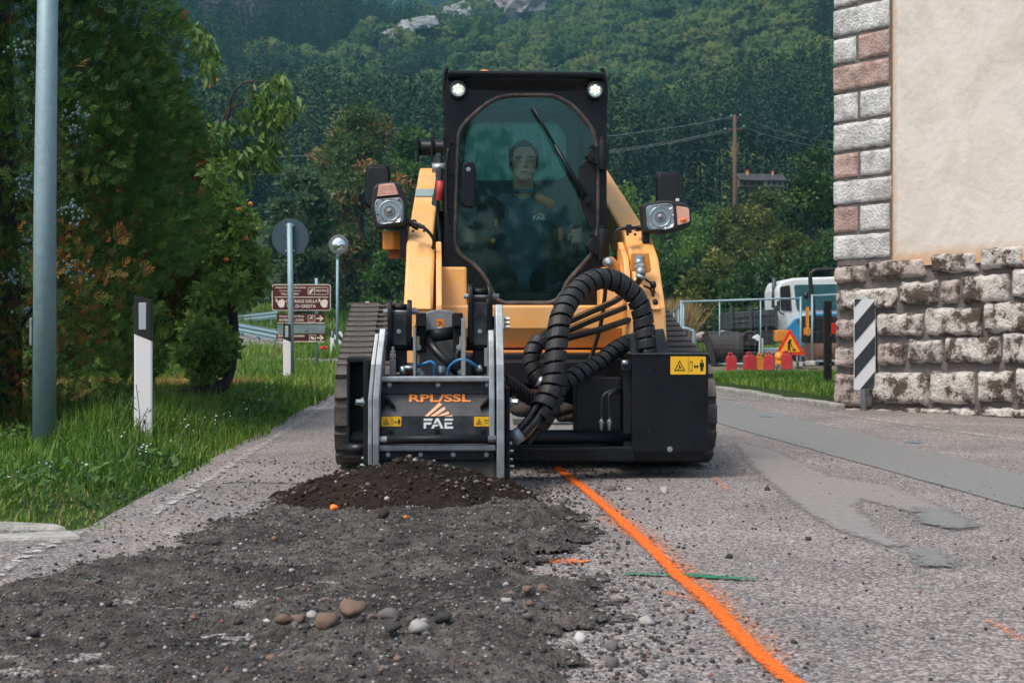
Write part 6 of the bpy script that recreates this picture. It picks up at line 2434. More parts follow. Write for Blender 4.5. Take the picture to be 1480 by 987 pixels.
def crown_mesh(name, m, centers, cr, nleaf, L, W, up=.25, seed=0, droop=0.0, tone_amp=.22, zrel=True):
    """leaf clumps: each clump has its own tone, leaves face outwards and upwards"""
    r = np.random.default_rng(seed)
    n = len(centers)
    cl = np.repeat(np.arange(n), nleaf)
    off = r.normal(size=(n * nleaf, 3))
    off /= np.maximum(np.linalg.norm(off, axis=1, keepdims=True), 1e-6)
    rad = r.random(n * nleaf) ** .45
    crr = np.repeat(cr if np.ndim(cr) else np.full(n, cr), nleaf)
    P = centers[cl] + off * (rad * crr)[:, None] * np.array([1, 1, .72])
    D = off * .8 + r.normal(size=off.shape) * .7 + np.array([0, 0, up - droop])
    Nn = off * .6 + r.normal(size=off.shape) * .6 + np.array([0, 0, .8])
    base = np.clip(.5 + r.normal(size=n) * tone_amp, .05, .95)
    tone = np.clip(base[cl] + r.normal(size=len(P)) * .13, 0, 1)
    sc = r.uniform(.7, 1.3, len(P))
    v, f, t = leaf_quads(P, D, Nn, L * sc, W * sc, tone)
    return np_mesh(name, v, f, m, tone=t)

def trunk_mesh(centers, base_r, h0, m, seed=0, limbs=9, lean=(0, 0)):
    r = random.Random(seed)
    mb = MB()
    zmid = float(np.mean(centers[:, 2]))
    ztop = float(np.percentile(centers[:, 2], 85))
    tip = Vector((lean[0], lean[1], ztop))
    path = [Vector((0, 0, -.15)), Vector((r.uniform(-.05, .05) * h0, r.uniform(-.05, .05) * h0, h0 * .6)), tip * .5 + Vector((0, 0, h0 * .4)), tip]
    pts = spline(path, 5)
    mb.tube(pts, [base_r * (1.15 - .95 * i / (len(pts) - 1)) for i in range(len(pts))], 8)
    idx = list(range(len(centers)))
    r.shuffle(idx)
    for k in idx[:limbs]:
        c = Vector(centers[k])
        s = pts[min(len(pts) - 2, max(2, int(len(pts) * r.uniform(.25, .75))))]
        mid = s.lerp(c, .5) + Vector((0, 0, .12 * (c - s).length))
        q = spline([s, mid, c], 4)
        mb.tube(q, [base_r * (.42 - .36 * i / (len(q) - 1)) for i in range(len(q))], 6)
    return mb.mesh('trunk', m)

def tree(name, loc, h, rx, lm, label, cat='tree', group=None, seed=0, trunk_h=None, nclump=46, nleaf=110, L=.16, W=.09, ry=None, taper=.3,
         crk=.30, hollow=.45, droop=0.0, bark='bark', low=None):
    ry = ry or rx
    low = h * .22 if low is None else low
    rz = (h - low) / 2
    c = crown_points(nclump, rx * .86, ry * .86, rz * .88, taper, seed, hollow) + np.array([0, 0, low + rz])
    t = empty(name, loc, random.uniform(0, 6), label, cat, group)
    cr = rx * crk * np.random.default_rng(seed + 5).uniform(.7, 1.3, nclump)
    link('crown', crown_mesh('crown', lm, c, cr, nleaf, L, W, seed=seed + 1, droop=droop), t)
    link('trunk', trunk_mesh(c, max(.04, h * .016), trunk_h or low + .2 * h, M[bark], seed), t)
    return t
def tree_px(name, px, ptop, Y, wpx, lm, label, zg=None, **k):
    """tree whose top shows at (px, ptop) at distance Y and whose crown is wpx wide"""
    X = (px - 740) / FPX * Y
    g = float(hills_z(np.array([X]), np.array([Y]))[0]) if zg is None else zg
    zt = CAMH - (ptop - 482) / FPX * Y
    return tree(name, (X, Y, g - .05), zt - g, wpx / FPX * Y / 2, lm, label, **k)

# ---- grass -----------------------------------------------------------------
M['grass'] = leaf_mat('grass_blades', [(0, (.044, .105, .014)), (.4, (.098, .205, .024)), (.75, (.185, .300, .042)), (.93, (.27, .31, .08)), (1, (.34, .29, .12))], .3, .5)
def blades(name, X, Y, Z, H, Wd, tone, m, lean=.55):
    n = len(X)
    a = rng.uniform(0, 2 * PI, n)
    dirx, diry = np.cos(a), np.sin(a)
    ln = np.abs(rng.normal(0, lean, n)) * H
    b = a + PI / 2 + rng.normal(0, .4, n)
    wx, wy = np.cos(b) * Wd / 2, np.sin(b) * Wd / 2
    def at_(t, k): return np.stack([X + dirx * ln * t ** 2, Y + diry * ln * t ** 2, Z + H * (t - .18 * t * t * np.minimum(ln / H, 1.5))], 1)
    p0, p1, p2 = at_(0, 0), at_(.55, 0), at_(1.0, 0)
    w3 = np.stack([wx, wy, wx * 0], 1)
    v = np.stack([p0 - w3, p0 + w3, p1 + w3 * .75, p1 - w3 * .75, p2 + w3 * .08, p2 - w3 * .08], 1).reshape(-1, 3)
    i = np.arange(n)[:, None] * 6
    f = np.concatenate([i + np.array([[0, 1, 2, 3]]), i + np.array([[3, 2, 4, 5]])])
    return np_mesh(name, v, f, m, tone=np.repeat(tone, 6))
def verge_pts(n, y0, y1, d0, d1, pw=1.0):
    Y = y0 + (y1 - y0) * rng.random(n) ** pw
    d = d0 + (d1 - d0) * rng.random(n)
    X = xl_of(Y) + .04 + fbm(Y * 0 + 3.3, Y, 1.5, 3, 2) * .10 - d - np.maximum(Y - 30, 0) * .45
    return X, Y, np.maximum(verge_z(X, Y), -.02), d
X, Y, Z, d = verge_pts(52000, 5.05, 15, -.02, 2.6)
cl = fbm(X, Y, 3.0, 3, 2)
keep = rng.random(len(X)) < (.35 + .65 * smooth(-.05, .18, d + cl * .1)) * smooth(4.95, 5.35, Y) * np.where((d > 1.15) & (Y > 8.7) & (Y < 12.5), .3, 1)
X, Y, Z, d, cl = X[keep], Y[keep], Z[keep], d[keep], cl[keep]
H = .85 * (.05 + .10 * smooth(.0, .7, d) + .10 * np.maximum(cl, 0)) * rng.uniform(.45, 1.7, len(X)) * (1 + .5 * fbm(X, Y, 1.1, 2, 9)) * (.35 + .65 * smooth(5.2, 9.5, Y)) * (1 - .62 * smooth(.6, 1.1, d) * smooth(10, 8.5, Y))
tone = np.clip(.42 + .5 * fbm(X, Y, 1.6, 3, 7) + rng.normal(0, .16, len(X)) + .35 * (rng.random(len(X)) > .965), 0, 1)
# a worn yellowish fringe beside the kerb slab
tone = np.where((Y < 6.2) & (rng.random(len(X)) < .25), .96, tone)
tag(link('verge_grass', blades('verge_grass', X, Y, Z, H, .007 + .004 * rng.random(len(X)), tone, M['grass'])), 'lush green grass on the left roadside verge', kind='stuff')
Xw, Yw, Zw, dw = verge_pts(7000, 5.3, 15, .05, 2.4)
ok = fbm(Xw, Yw, 1.7, 3, 4) > .05
Xw, Yw, Zw = Xw[ok], Yw[ok], Zw[ok]
n = len(Xw)
Dw = rdir(n) * np.array([1, 1, .35]) + np.array([0, 0, .45])
v, f, t = leaf_quads(np.stack([Xw, Yw, Zw + rng.uniform(.0, .12, n)], 1), Dw, rdir(n) * .5 + np.array([0, 0, 1]), rng.uniform(.03, .075, n), rng.uniform(.018, .034, n), np.clip(rng.normal(.45, .2, n), 0, 1))
tag(link('broad_weeds', np_mesh('broad_weeds', v, f, M['leaf_mid'], tone=t)), 'broad-leaved weeds among the verge grass', kind='stuff')
X, Y, Z, d = verge_pts(42000, 14, 46, -.05, 9, 1.3)
H = (.10 + .10 * rng.random(len(X)))
tone = np.clip(.55 + .5 * fbm(X, Y, .8, 3, 7) + rng.normal(0, .16, len(X)), 0, 1)
tag(link('far_verge_grass', blades('far_verge_grass', X, Y, Z, H, .022, tone, M['grass'])), 'grass round the road signs further along the verge', kind='stuff')
# right-hand triangle
n = 30000
Yr = rng.uniform(12.8, 20.5, n)
dr = rng.uniform(.12, 5, n)
Xr = kx(Yr) + dr
ok = ((Xr - HC.x) * .809 + (Yr - HC.y) * .588 > .1)
Xr, Yr, dr = Xr[ok], Yr[ok], dr[ok]
Zr = .10 + .03 * smooth(0, 1, dr)
tone = np.clip(.40 + .5 * fbm(Xr, Yr, 1.1, 3, 3) + rng.normal(0, .14, len(Xr)), 0, .9)
tag(link('kerb_grass', blades('kerb_grass', Xr, Yr, Zr, .045 + .05 * rng.random(len(Xr)), .012, tone, M['grass'])), 'short grass behind the kerb beside the house', kind='stuff')
n = 26000
Yf = 40 + 34 * rng.random(n) ** 1.2
Xf = rng.uniform(-.26, .26, n) * Yf
Zf = ground_z(Xf, Yf)
tone = np.clip(.55 + .5 * fbm(Xf, Yf, .25, 3, 3) + rng.normal(0, .14, n), 0, 1)
tag(link('meadow_grass', blades('meadow_grass', Xf, Yf, Zf, .25 + .25 * rng.random(n), .05, tone, M['grass'])), 'meadow grass beyond the yard and the signs', kind='stuff')
# dry reeds behind the fence
n = 5200
M['reed'] = leaf_mat('dry_reeds', [(0, (.16, .10, .035)), (.5, (.34, .23, .085)), (1, (.55, .42, .20))], .3, .7)
Yd = rng.uniform(38, 42, n)
Xd = (rng.uniform(930, 1000, n) - 740) / FPX * Yd
tag(link('dry_reeds', blades('dry_reeds', Xd, Yd, ground_z(Xd, Yd), rng.uniform(.9, 1.75, n), .03, rng.random(n), M['reed'], .25)), 'tall dry straw-coloured grass behind the left end of the fence', kind='stuff')
n = 7000
Ys = rng.uniform(11.6, 18, n)
Xs = rng.uniform(-5.6, -3.0, n)
tag(link('dry_stubble', blades('dry_stubble', Xs, Ys, np.full(n, .06), .06 + .1 * rng.random(n), .01, rng.random(n) * .7, M['reed'], .5)), 'ochre dry stubble under the fruit trees', kind='stuff')
# white flowers in the verge
fl = MB()
M['petal'] = mat('white_petals', (.75, .74, .68), .6)
spots = [(272, 612, 8), (300, 616, 6), (325, 612, 7), (308, 622, 6), (288, 626, 5), (318, 628, 5), (295, 634, 4), (330, 622, 5), (170, 618, 5), (178, 626, 4), (196, 650, 5), (205, 640, 6), (214, 645, 4),
         (340, 640, 5), (365, 575, 6), (350, 585, 4), (380, 592, 4), (120, 668, 4), (22, 683, 3), (40, 690, 3), (60, 672, 3), (75, 668, 3), (255, 640, 3), (312, 600, 6), (340, 602, 6), (262, 605, 5), (322, 655, 3), (390, 560, 4), (410, 545, 4), (430, 540, 3)]
stem = MB()
for px, py, n in spots:
    for k in range((n + 1) // 2):
        qx, qy = px + random.gauss(0, 7), py + random.gauss(0, 4)
        Yq = max(6.0, min(13.5, 1250 / (qy - 470)))
        p = at(qx, qy, Yq)
        if p.x > xl_of(Yq) - .08: continue
        r = random.uniform(.0035, .007)
        fl.cyl(p, p + Vector((random.uniform(-.4, .4), random.uniform(-.6, 0), .9)) * .004, r, r * .8, n=6, sm=False)
        stem.tube([Vector((p.x + random.uniform(-.03, .03), p.y, max(.0, float(verge_z(np.array([p.x]), np.array([p.y]))[0])))), p], .0014, 4)
tag(fl.build('wildflowers', M['petal']), 'small white yarrow flowers in the verge grass', kind='stuff')
tag(stem.build('flower_stems', M['leaf_mid']), 'thin stems of the verge flowers', kind='stuff')
# leafy weeds climbing in front of the delineator
wd = MB()
for k in range(6):
    x0_, y0_ = -2.21 + random.uniform(-.1, .12), 8.38 + random.uniform(-.1, .1)
    hgt = random.uniform(.18, .36)
    pts = [Vector((x0_, y0_, .06)), Vector((x0_ + random.uniform(-.02, .02), y0_, .06 + hgt * .5)), Vector((x0_ + random.uniform(-.05, .05), y0_, .06 + hgt))]
    wd.tube(spline(pts, 4), .0022, 5)
    for j in range(7):
        t = .25 + .1 * j
        p = pts[0].lerp(pts[2], t)
        a = random.uniform(0, 2 * PI)
        d_ = Vector((math.cos(a), math.sin(a) * .5, .45)).normalized()
        s_ = d_.cross(Vector((0, 0, 1))).normalized()
        l_ = random.uniform(.03, .06)
        wd.add([p, p + d_ * l_ * .5 + s_ * l_ * .14, p + d_ * l_, p + d_ * l_ * .5 - s_ * l_ * .14], [(0, 1, 2, 3)])
me_ = wd.mesh('weeds', M['leaf_dark'])
tag(link('weeds', me_), 'leafy weeds at the foot of the nearest delineator', kind='stuff')

# ---- near thuja trees ---------------------------------------------------------
def spray_template(seed):
    """flat feathery frond of a thuja: a bent rib with tapering scale-leaf twigs on both sides"""
    r = random.Random(seed)
    v, f = [], []
    def sliver(p, d, n_, l, w_):
        d = d.normalized()
        s = d.cross(n_).normalized()
        o = len(v)
        v.extend([p - s * w_ * .35, p + d * l * .5 - s * w_ * .5, p + d * l, p + d * l * .5 + s * w_ * .5])
        f.append((o, o + 3, o + 2, o + 1))
    n_ = Vector((0, 0, 1))
    p = Vector((0, 0, 0))
    d = Vector((1, 0, .15))
    for i in range(4):
        sliver(p, d, n_, .36, .07)
        for s in (-1, 1):
            L = (.62 - .09 * i) * r.uniform(.75, 1.2)
            sliver(p, Vector((d.x, s * r.uniform(.5, .95), d.z + r.uniform(-.3, .2))), n_, L, .085)
        p = p + d.normalized() * .24
        d = (d + Vector((0, r.uniform(-.2, .2), -.10))).normalized()
    return np.array([x[:] for x in v]), np.array(f)
SPR = [spray_template(i) for i in range(4)]
M['thuja'] = leaf_mat('thuja_scales', [(0, (.010, .032, .007)), (.25, (.024, .075, .012)), (.55, (.050, .130, .018)), (.80, (.075, .155, .026)), (.88, (.13, .17, .025)), (.93, (.22, .11, .028)), (1, (.33, .14, .035))], .22, .6)
def thuja(loc, h, r0, label, nspr, seed, shape, low=.15, core=.62):
    t = empty('thuja_tree', loc, 0, label, 'tree')
    r = np.random.default_rng(seed)
    # bosses of foliage: spray origins gather on bulging lobes
    nb = 62
    bz = r.uniform(low, h, nb)
    ba = np.where(r.random(nb) < .62, r.normal(-PI / 2, .85, nb), r.uniform(0, 2 * PI, nb))
    bt = np.clip(.48 + r.normal(0, .14, nb), .1, .8)
    brown = r.random(nb) < .10
    k = r.integers(0, nb, nspr)
    lobe = .24 * r0 / .9 + .06
    zz = bz[k] + r.normal(0, lobe * .9, nspr)
    aa = ba[k] + r.normal(0, lobe / r0 * .8, nspr)
    ok = (zz > low * .6) & (zz < h)
    k, zz, aa = k[ok], zz[ok], aa[ok]
    n = len(zz)
    prof = shape(zz / h) * r0
    bump = .68 + .46 * np.cos((aa - ba[k]) * 2.4) * np.exp(-((zz - bz[k]) / (lobe * 1.2)) ** 2)
    depth = 1 - .55 * r.random(n) ** 2.2
    rad = prof * bump * depth
    P = np.stack([rad * np.cos(aa), rad * np.sin(aa), zz], 1)
    out = np.stack([np.cos(aa), np.sin(aa), np.zeros(n)], 1)
    D = unit(out * .85 + np.array([0, 0, .38]) + r.normal(0, .50, (n, 3)))
    tang = np.stack([-np.sin(aa), np.cos(aa), np.zeros(n)], 1)
    Nn = unit(tang * r.choice([-1, 1], n)[:, None] * .9 + r.normal(0, .5, (n, 3)))
    tone = np.clip(bt[k] + r.normal(0, .13, n), 0, .86)
    dead = (brown[k] & (r.random(n) < .6)) | (r.random(n) < .012) | ((depth < .70) & (r.random(n) < .4))
    tone = np.where(dead, r.uniform(.9, 1, n), tone)
    L = r.uniform(.05, .11, n) * (1 + .25 * (r0 < 1))
    S = unit(np.cross(Nn, D))
    N2 = np.cross(D, S)
    vs, fs, ts, off = [], [], [], 0
    for q in range(len(SPR)):
        ix = np.arange(q, n, len(SPR))
        tv, tf = SPR[q]
        vv = (P[ix][:, None, :] + L[ix][:, None, None] * (tv[None, :, 0:1] * D[ix][:, None, :] + tv[None, :, 1:2] * S[ix][:, None, :] + tv[None, :, 2:3] * N2[ix][:, None, :]))
        vs.append(vv.reshape(-1, 3))
        fs.append((tf[None] + (np.arange(len(ix)) * len(tv))[:, None, None] + off).reshape(-1, 4))
        ts.append(np.repeat(tone[ix], len(tv)))
        off += len(ix) * len(tv)
    cr_ = link('crown', np_mesh('crown', np.concatenate(vs), np.concatenate(fs), M['thuja'], tone=np.concatenate(ts)), t)
    mb = MB().tube([(0, 0, -.1), (.03, .02, h * .35), (0, 0, h * .93)], [r0 * .13, r0 * .09, .01], 10)
    for i in range(26):
        a, z = random.uniform(0, 2 * PI), random.uniform(low, h * .85)
        rr = float(shape(np.array([z / h]))[0]) * r0 * .72
        mb.tube([(0, 0, z - .1), (rr * .5 * math.cos(a), rr * .5 * math.sin(a), z), (rr * math.cos(a), rr * math.sin(a), z + .22)], [.03, .018, .005], 5)
    link('trunk', mb.mesh('trunk', M['bark_d']), t)
    return t, cr_, shape, r0, h
shpA = lambda t: np.clip(1.02 - .55 * t ** 2.2, 0, 1) * smooth(-.12, .16, t)
shpB = lambda t: np.clip(1.0 - t ** 1.6, 0, 1) ** .62 * (.72 + .38 * smooth(0, .35, t))
pA = at(-6, 600, 10.4)
TA = thuja((pA.x, 10.4, .0), 4.9, 1.42, 'big dense thuja with rusty patches behind the tall grey pole at the left edge', 44000, 3, shpA, low=.04)
pB = at(206, 600, 13.6)
TB = thuja((pB.x, 13.6, .0), 3.42, .84, 'smaller bright green thuja right of the big one, behind the white delineator', 26000, 4, shpB, low=.55)
# pale blue-grey cones in clusters
def cones(T, pxs, Yoff, seed):
    t = T[0]
    r = random.Random(seed)
    mb = MB()
    for px, py, n in pxs:
        Yq = t.location.y + Yoff
        c = at(px, py, Yq) - t.location
        for i in range(n):
            q = c + Vector((r.gauss(0, .038), r.gauss(0, .03), r.gauss(0, .028)))
            s = r.uniform(.006, .011)
            mb.ball(q, (s, s, s * 1.25), 6, 5)
    return tag(mb.build('cones', M['cone'], t), kind='stuff')
M['cone'] = mat('unripe_cones', (.13, .20, .21), .8, var=.25, vscale=60)
cones(TA, [(25, 75, 16), (112, 165, 26), (110, 190, 16), (42, 260, 18), (30, 275, 16), (20, 405, 22), (100, 300, 20), (112, 315, 18), (45, 360, 16), (118, 395, 14), (10, 398, 14), (60, 180, 8), (100, 385, 14), (36, 455, 10)], -1.16, 5)
cones(TB, [(170, 75, 18), (165, 95, 12), (118, 350, 10), (128, 372, 10)], -.62, 6)

# ---- fruit tree with a low horizontal trunk, and the drooping branches behind -----
ft = empty('fruit_tree', at(322, 545, 11.4), 0, 'leafy apple tree with a few orange fruits leaning out on a low dark trunk', 'tree')
o_ = ft.location.copy()
def fp(px, py, Y): return at(px, py, Y) - o_
cent = []
r_ = random.Random(4)
for px, py, n in ((318, 295, 8), (345, 325, 9), (330, 375, 10), (352, 410, 8), (305, 425, 7), (304, 464, 8), (305, 500, 7), (312, 525, 6), (300, 350, 7), (362, 375, 5), (300, 480, 5), (282, 490, 5), (300, 535, 5), (270, 520, 4), (312, 265, 4), (316, 442, 6), (310, 512, 4)):
    for k in range(n):
        cent.append(fp(px + r_.gauss(0, 10), py + r_.gauss(0, 12), 12.2 + r_.gauss(0, .35))[:])
cent = np.array(cent)
link('crown', crown_mesh('crown', M['leaf_light'], cent, .12, 70, .070, .042, seed=5, up=.1, droop=.15, tone_amp=.2), ft)
mb = MB()
mb.tube(spline([fp(90, 640, 11.3), fp(170, 590, 11.6), fp(250, 572, 11.8), fp(310, 562, 12), fp(332, 540, 12.1), fp(338, 470, 12.2), fp(325, 390, 12.2), fp(318, 300, 12.2)], 6), [.08] * 8 + [.055] * 14 + [.04] * 12 + [.025] * 9, 8)
for a in ((336, 490, 300, 470, 285, 440), (332, 430, 352, 400, 362, 370), (326, 385, 300, 350, 292, 320), (337, 520, 300, 540, 268, 524)):
    mb.tube(spline([fp(a[0], a[1], 12.2), fp(a[2], a[3], 12.1), fp(a[4], a[5], 12.1)], 5), [.03 - .002 * i for i in range(11)], 6)
link('trunk', mb.mesh('trunk', M['bark_d']), ft)
M['fruit'] = mat('orange_fruit', (.75, .24, .03), .45, var=.2, vscale=30)
for px, py in ((353, 299), (345, 303), (355, 344), (327, 375), (313, 343), (301, 476), (362, 295), (338, 414)):
    MB().ball(fp(px, py, 11.85), (.021, .021, .019), 12, 8).build('fruit', M['fruit'], ft)

pt = empty('peach_tree', at(300, 520, 15.0), 0, 'peach tree whose arching branches with drooping narrow leaves rise above the other trees', 'tree')
o_ = pt.location.copy()
YP = 14.8
mb = MB()
br_ = [[(300, 560), (300, 400), (306, 260), (313, 195), (330, 168), (335, 140), (356, 119), (390, 118)], [(313, 195), (328, 165), (352, 148), (380, 137), (400, 140)],
       [(285, 144), (305, 152), (324, 165)], [(313, 195), (345, 190), (372, 183), (395, 190)], [(300, 400), (262, 200), (225, 90), (240, 62), (258, 45), (272, 41), (290, 50)],
       [(306, 260), (330, 235), (350, 225), (372, 235)], [(362, 118), (372, 126), (385, 150)], [(356, 119), (366, 138), (360, 160)], [(262, 200), (285, 215), (300, 225)]]
rad_ = [.034, .014, .008, .012, .026, .014, .008, .007, .012]
tipsP = []
for i, b in enumerate(br_):
    q = spline([fp(a, c, YP + (0 if i != 4 else .3)) for a, c in b], 6)
    n = len(q)
    mb.tube(q, [max(.004, rad_[i] * (1 - .88 * k / (n - 1))) for k in range(n)], 7)
link('trunk', mb.mesh('trunk', M['bark']), pt)
Pp, Dp, Tn = [], [], []
for px, py, n, sx, sy in ((290, 60, 105, 15, 18), (300, 90, 95, 12, 16), (282, 40, 40, 8, 8), (402, 118, 90, 16, 10), (380, 140, 110, 22, 14), (415, 150, 100, 14, 14), (395, 170, 120, 20, 18), (360, 165, 60, 18, 14), (385, 205, 110, 20, 18),
                          (320, 185, 90, 22, 14), (305, 205, 110, 20, 18), (330, 225, 100, 20, 16), (362, 225, 90, 22, 14), (300, 240, 90, 16, 14), (392, 235, 40, 10, 12), (345, 250, 60, 18, 12), (275, 180, 50, 14, 20)):
    for k in range(n):
        Pp.append(fp(px + random.gauss(0, sx * .62), py + random.gauss(0, sy * .62), YP + random.gauss(0, .18))[:])
        Dp.append((random.gauss(.1, .45), random.gauss(-.15, .45), -1 + random.uniform(0, .6)))
        Tn.append(min(1, max(0, random.gauss(.55, .2))))
Pp, Dp = np.array(Pp), np.array(Dp)
sz = rng.uniform(.85, 1.4, len(Pp))
v, f, t = leaf_quads(Pp, Dp, rdir(len(Pp)) + np.array([0, -.5, .4]), .112 * sz, .035 * sz, np.array(Tn))
M['leaf_peach'] = leaf_mat('peach_leaves', [(0, (.028, .075, .014)), (.4, (.062, .145, .026)), (.75, (.125, .225, .044)), (1, (.25, .32, .085))], .3, .45)
link('crown', np_mesh('crown', v, f, M['leaf_peach'], tone=t), pt)
for px, py in ((314, 112), (303, 121)):
    p = fp(px, py, YP - .2)
    MB().add([p, p + Vector((.012, 0, -.02)), p + Vector((0, 0, -.055)), p + Vector((-.012, 0, -.02))], [(0, 1, 2, 3)]).build('red_leaf', M['shirt_or'], pt)
# a dark hedge well behind the trees so that no gap opens onto bare ground
for i, (x, y, rr, hh) in enumerate(((-6.2, 20, 1.7, 3.2), (-8.2, 23, 2.0, 4.2), (-6.4, 23.5, 1.0, 2.2), (-10.5, 19, 2, 4.5), (-7.0, 15.5, 1.2, 3.0))):
    tree('garden_bush', (x, y, -.05), hh, rr, M['leaf_dark'], ['round dark bush half hidden behind the thuja trees', 'tall dark bush behind the thuja trees', 'low dark bush behind the apple tree',
         'dark bush hidden far left behind the thuja', 'dark bush close behind the big thuja'][i], 'bush', seed=60 + i, nclump=40, nleaf=90, L=.10, W=.06, low=.1)

# ---- trees and bushes of the middle distance ------------------------------------------
tree_px('rusty_tree', 522, 132, 66, 200, M['leaf_rust'], 'broad tree with rust-coloured seed heads left of the cab', seed=21, nclump=110, nleaf=150, L=.24, W=.11, crk=.22, low=1.2, taper=.45)
tree_px('leafy_tree', 432, 215, 58, 120, M['leaf_grey'], 'grey green tree behind the round sign', seed=22, nclump=60, nleaf=110, L=.26, W=.14, crk=.27, low=.6)
tree_px('leafy_tree', 592, 178, 80, 110, M['leaf_mid'], 'mid green tree just left of the cab behind the arm', seed=23, nclump=50, nleaf=110, L=.32, W=.17, low=1)
specs = [('bush', 352, 372, 78, 90, 'mid', 'bush above the guardrail at the edge of the apple tree'), ('bush', 405, 350, 80, 100, 'dark', 'dark bush behind the top of the brown sign'),
         ('bush', 470, 365, 78, 100, 'dark', 'dark bush between the brown sign and the mirror pole'), ('bush', 525, 352, 76, 110, 'dark', 'dark bush behind the mirror pole'),
         ('bush', 575, 340, 58, 110, 'mid', 'mid green bush behind the left lamp of the machine'), ('bush', 340, 330, 66, 110, 'grey', 'grey green bush behind the apple tree fruits'),
         ('bush', 455, 325, 70, 120, 'olive', 'olive bush between the round sign and the mirror')]
for i, (nm, px, pt_, Yq, wq, lm, lab) in enumerate(specs):
    tree_px('bush', px, pt_, Yq, wq, M['leaf_' + lm], lab, cat='bush', seed=30 + i, nclump=46, nleaf=110, L=.20, W=.11, low=.1, taper=.2)
specs = [(905, 250, 78, 130, 'light', 'pale green bush right of the cab behind the arm'), (965, 262, 84, 110, 'light', 'pale green bush behind the right-hand mirror'), (1030, 285, 88, 120, 'mid', 'mid green bush under the utility pole on its left'),
         (1105, 258, 76, 130, 'olive', 'olive fruit tree right of the utility pole'), (1180, 195, 62, 130, 'dark', 'tall dark tree beside the stone corner of the house'), (1145, 320, 60, 120, 'olive', 'olive bush in front of the tall dark tree'),
         (960, 352, 62, 130, 'dark', 'dark hedge bush above the fence, leftmost of the row'), (1035, 362, 60, 130, 'olive', 'dark olive hedge bush above the middle of the fence'), (1100, 352, 58, 130, 'dark', 'dark hedge bush above the truck bed'),
         (1170, 345, 58, 120, 'dark', 'dark hedge bush above the white truck cab'), (1230, 300, 66, 140, 'dark', 'dark bush hidden behind the stone corner'), (890, 330, 64, 110, 'mid', 'mid green bush behind the right lift arm'), (1062, 274, 84, 80, 'olive', 'olive bush right in front of the foot of the utility pole'), (1010, 390, 54, 90, 'olive', 'low olive bush behind the fence'), (1075, 395, 53, 100, 'dark', 'low dark bush behind the truck bed')]
for i, (px, pt_, Yq, wq, lm, lab) in enumerate(specs):
    tree_px('bush', px, pt_, Yq, wq, M['leaf_' + lm], lab, cat='tree' if 'tree' in lab.split(' beside')[0].split(' right')[0] else 'bush', seed=50 + i, nclump=54, nleaf=120, L=.22, W=.12, low=.1, taper=.25)

# the trees on the far side of the road behind the photographer, mirrored in the cab door
cb_ = np.array([(x + random.uniform(-1, 1), -21 + random.uniform(-3, 3), random.uniform(.3, 4.4 + 1.3 * math.sin(x * .8))) for x in np.linspace(-24, 24, 150)])
tag(link('distant_trees', crown_mesh('distant_trees', M['leaf_dark'], cb_, 1.25, 60, .5, .3, seed=9)), 'row of dark trees across the road, mirrored in the cab door', kind='stuff')
# ---- conifers on the right, behind the utility pole ----
def conifer_mesh(seed, h=14.0, r0=2.4, nl=15, per=46, L=1.0):
    r = np.random.default_rng(seed)
    P, D, T = [], [], []
    for i in range(nl):
        t = i / nl
        z = h * (.06 + .92 * t)
        rad = r0 * (1 - t) ** .85 * (.75 + .25 * r.random()) + .12
        n = int(per * (1 - t * .75))
        a = r.uniform(0, 2 * PI, n)
        q = r.uniform(.15, 1, n) ** .6
        P.append(np.stack([np.cos(a) * rad * q, np.sin(a) * rad * q, z - rad * q * .35 + r.normal(0, .2, n)], 1))
        D.append(np.stack([np.cos(a), np.sin(a), r.uniform(-.7, .05, n)], 1))
        T.append(np.clip(.25 + .45 * q + r.normal(0, .16, n), 0, 1))
    P, D, T = np.concatenate(P), np.concatenate(D), np.concatenate(T)
    n = len(P)
    sc = r.uniform(.6, 1.2, n) * L
    v, f, t = leaf_quads(P, D, r.normal(0, .4, (n, 3)) + np.array([0, 0, 1]), sc, sc * .42, T)
    return v, f, t
M['needle'] = leaf_mat('dark_needles', [(0, (.010, .026, .014)), (.5, (.022, .050, .024)), (1, (.050, .085, .036))], .1, .7)
cm = []
for s in range(3):
    v, f, t = conifer_mesh(s, 14, 2.5, 26, 170, .55)
    cm.append((np_mesh('crown', v, f, M['needle'], tone=t), MB().tube([(0, 0, -.3), (0, 0, 7), (0, 0, 13.6)], [.24, .16, .03], 8).mesh('trunk', M['bark_d'])))
cpos = [(905, 182, 150, 'dark conifer closest to the cab roof on its right'), (928, 165, 158, 'dark conifer second right of the cab roof'), (955, 190, 148, 'shorter dark conifer behind the right-hand mirror'), (985, 152, 160, 'tallest dark conifer left of the utility pole'),
        (1012, 170, 150, 'dark conifer just left of the utility pole'), (1040, 158, 160, 'dark conifer touching the utility pole on its left'), (1080, 168, 152, 'dark conifer just right of the utility pole'), (1108, 172, 158, 'dark conifer behind the far roof'),
        (1135, 182, 150, 'dark conifer right of the far roof'), (1165, 178, 156, 'dark conifer near the stone house corner'), (1195, 190, 150, 'dark conifer half hidden by the stone corner')]
for i, (px, ptop, Yq, lab) in enumerate(cpos):
    Xq = (px - 740) / FPX * Yq
    g = float(hills_z(np.array([Xq]), np.array([Yq]))[0])
    zt = CAMH - (ptop - 482) / FPX * Yq
    t = empty('conifer', (Xq, Yq, g - .2), i * 1.3, lab, 'tree', 'dark conifers in a row below the hill')
    s = (zt - g) / 14
    link('crown', cm[i % 3][0], t, scale=(s * 1.1, s * 1.1, s))
    link('trunk', cm[i % 3][1], t, scale=(s, s, s))

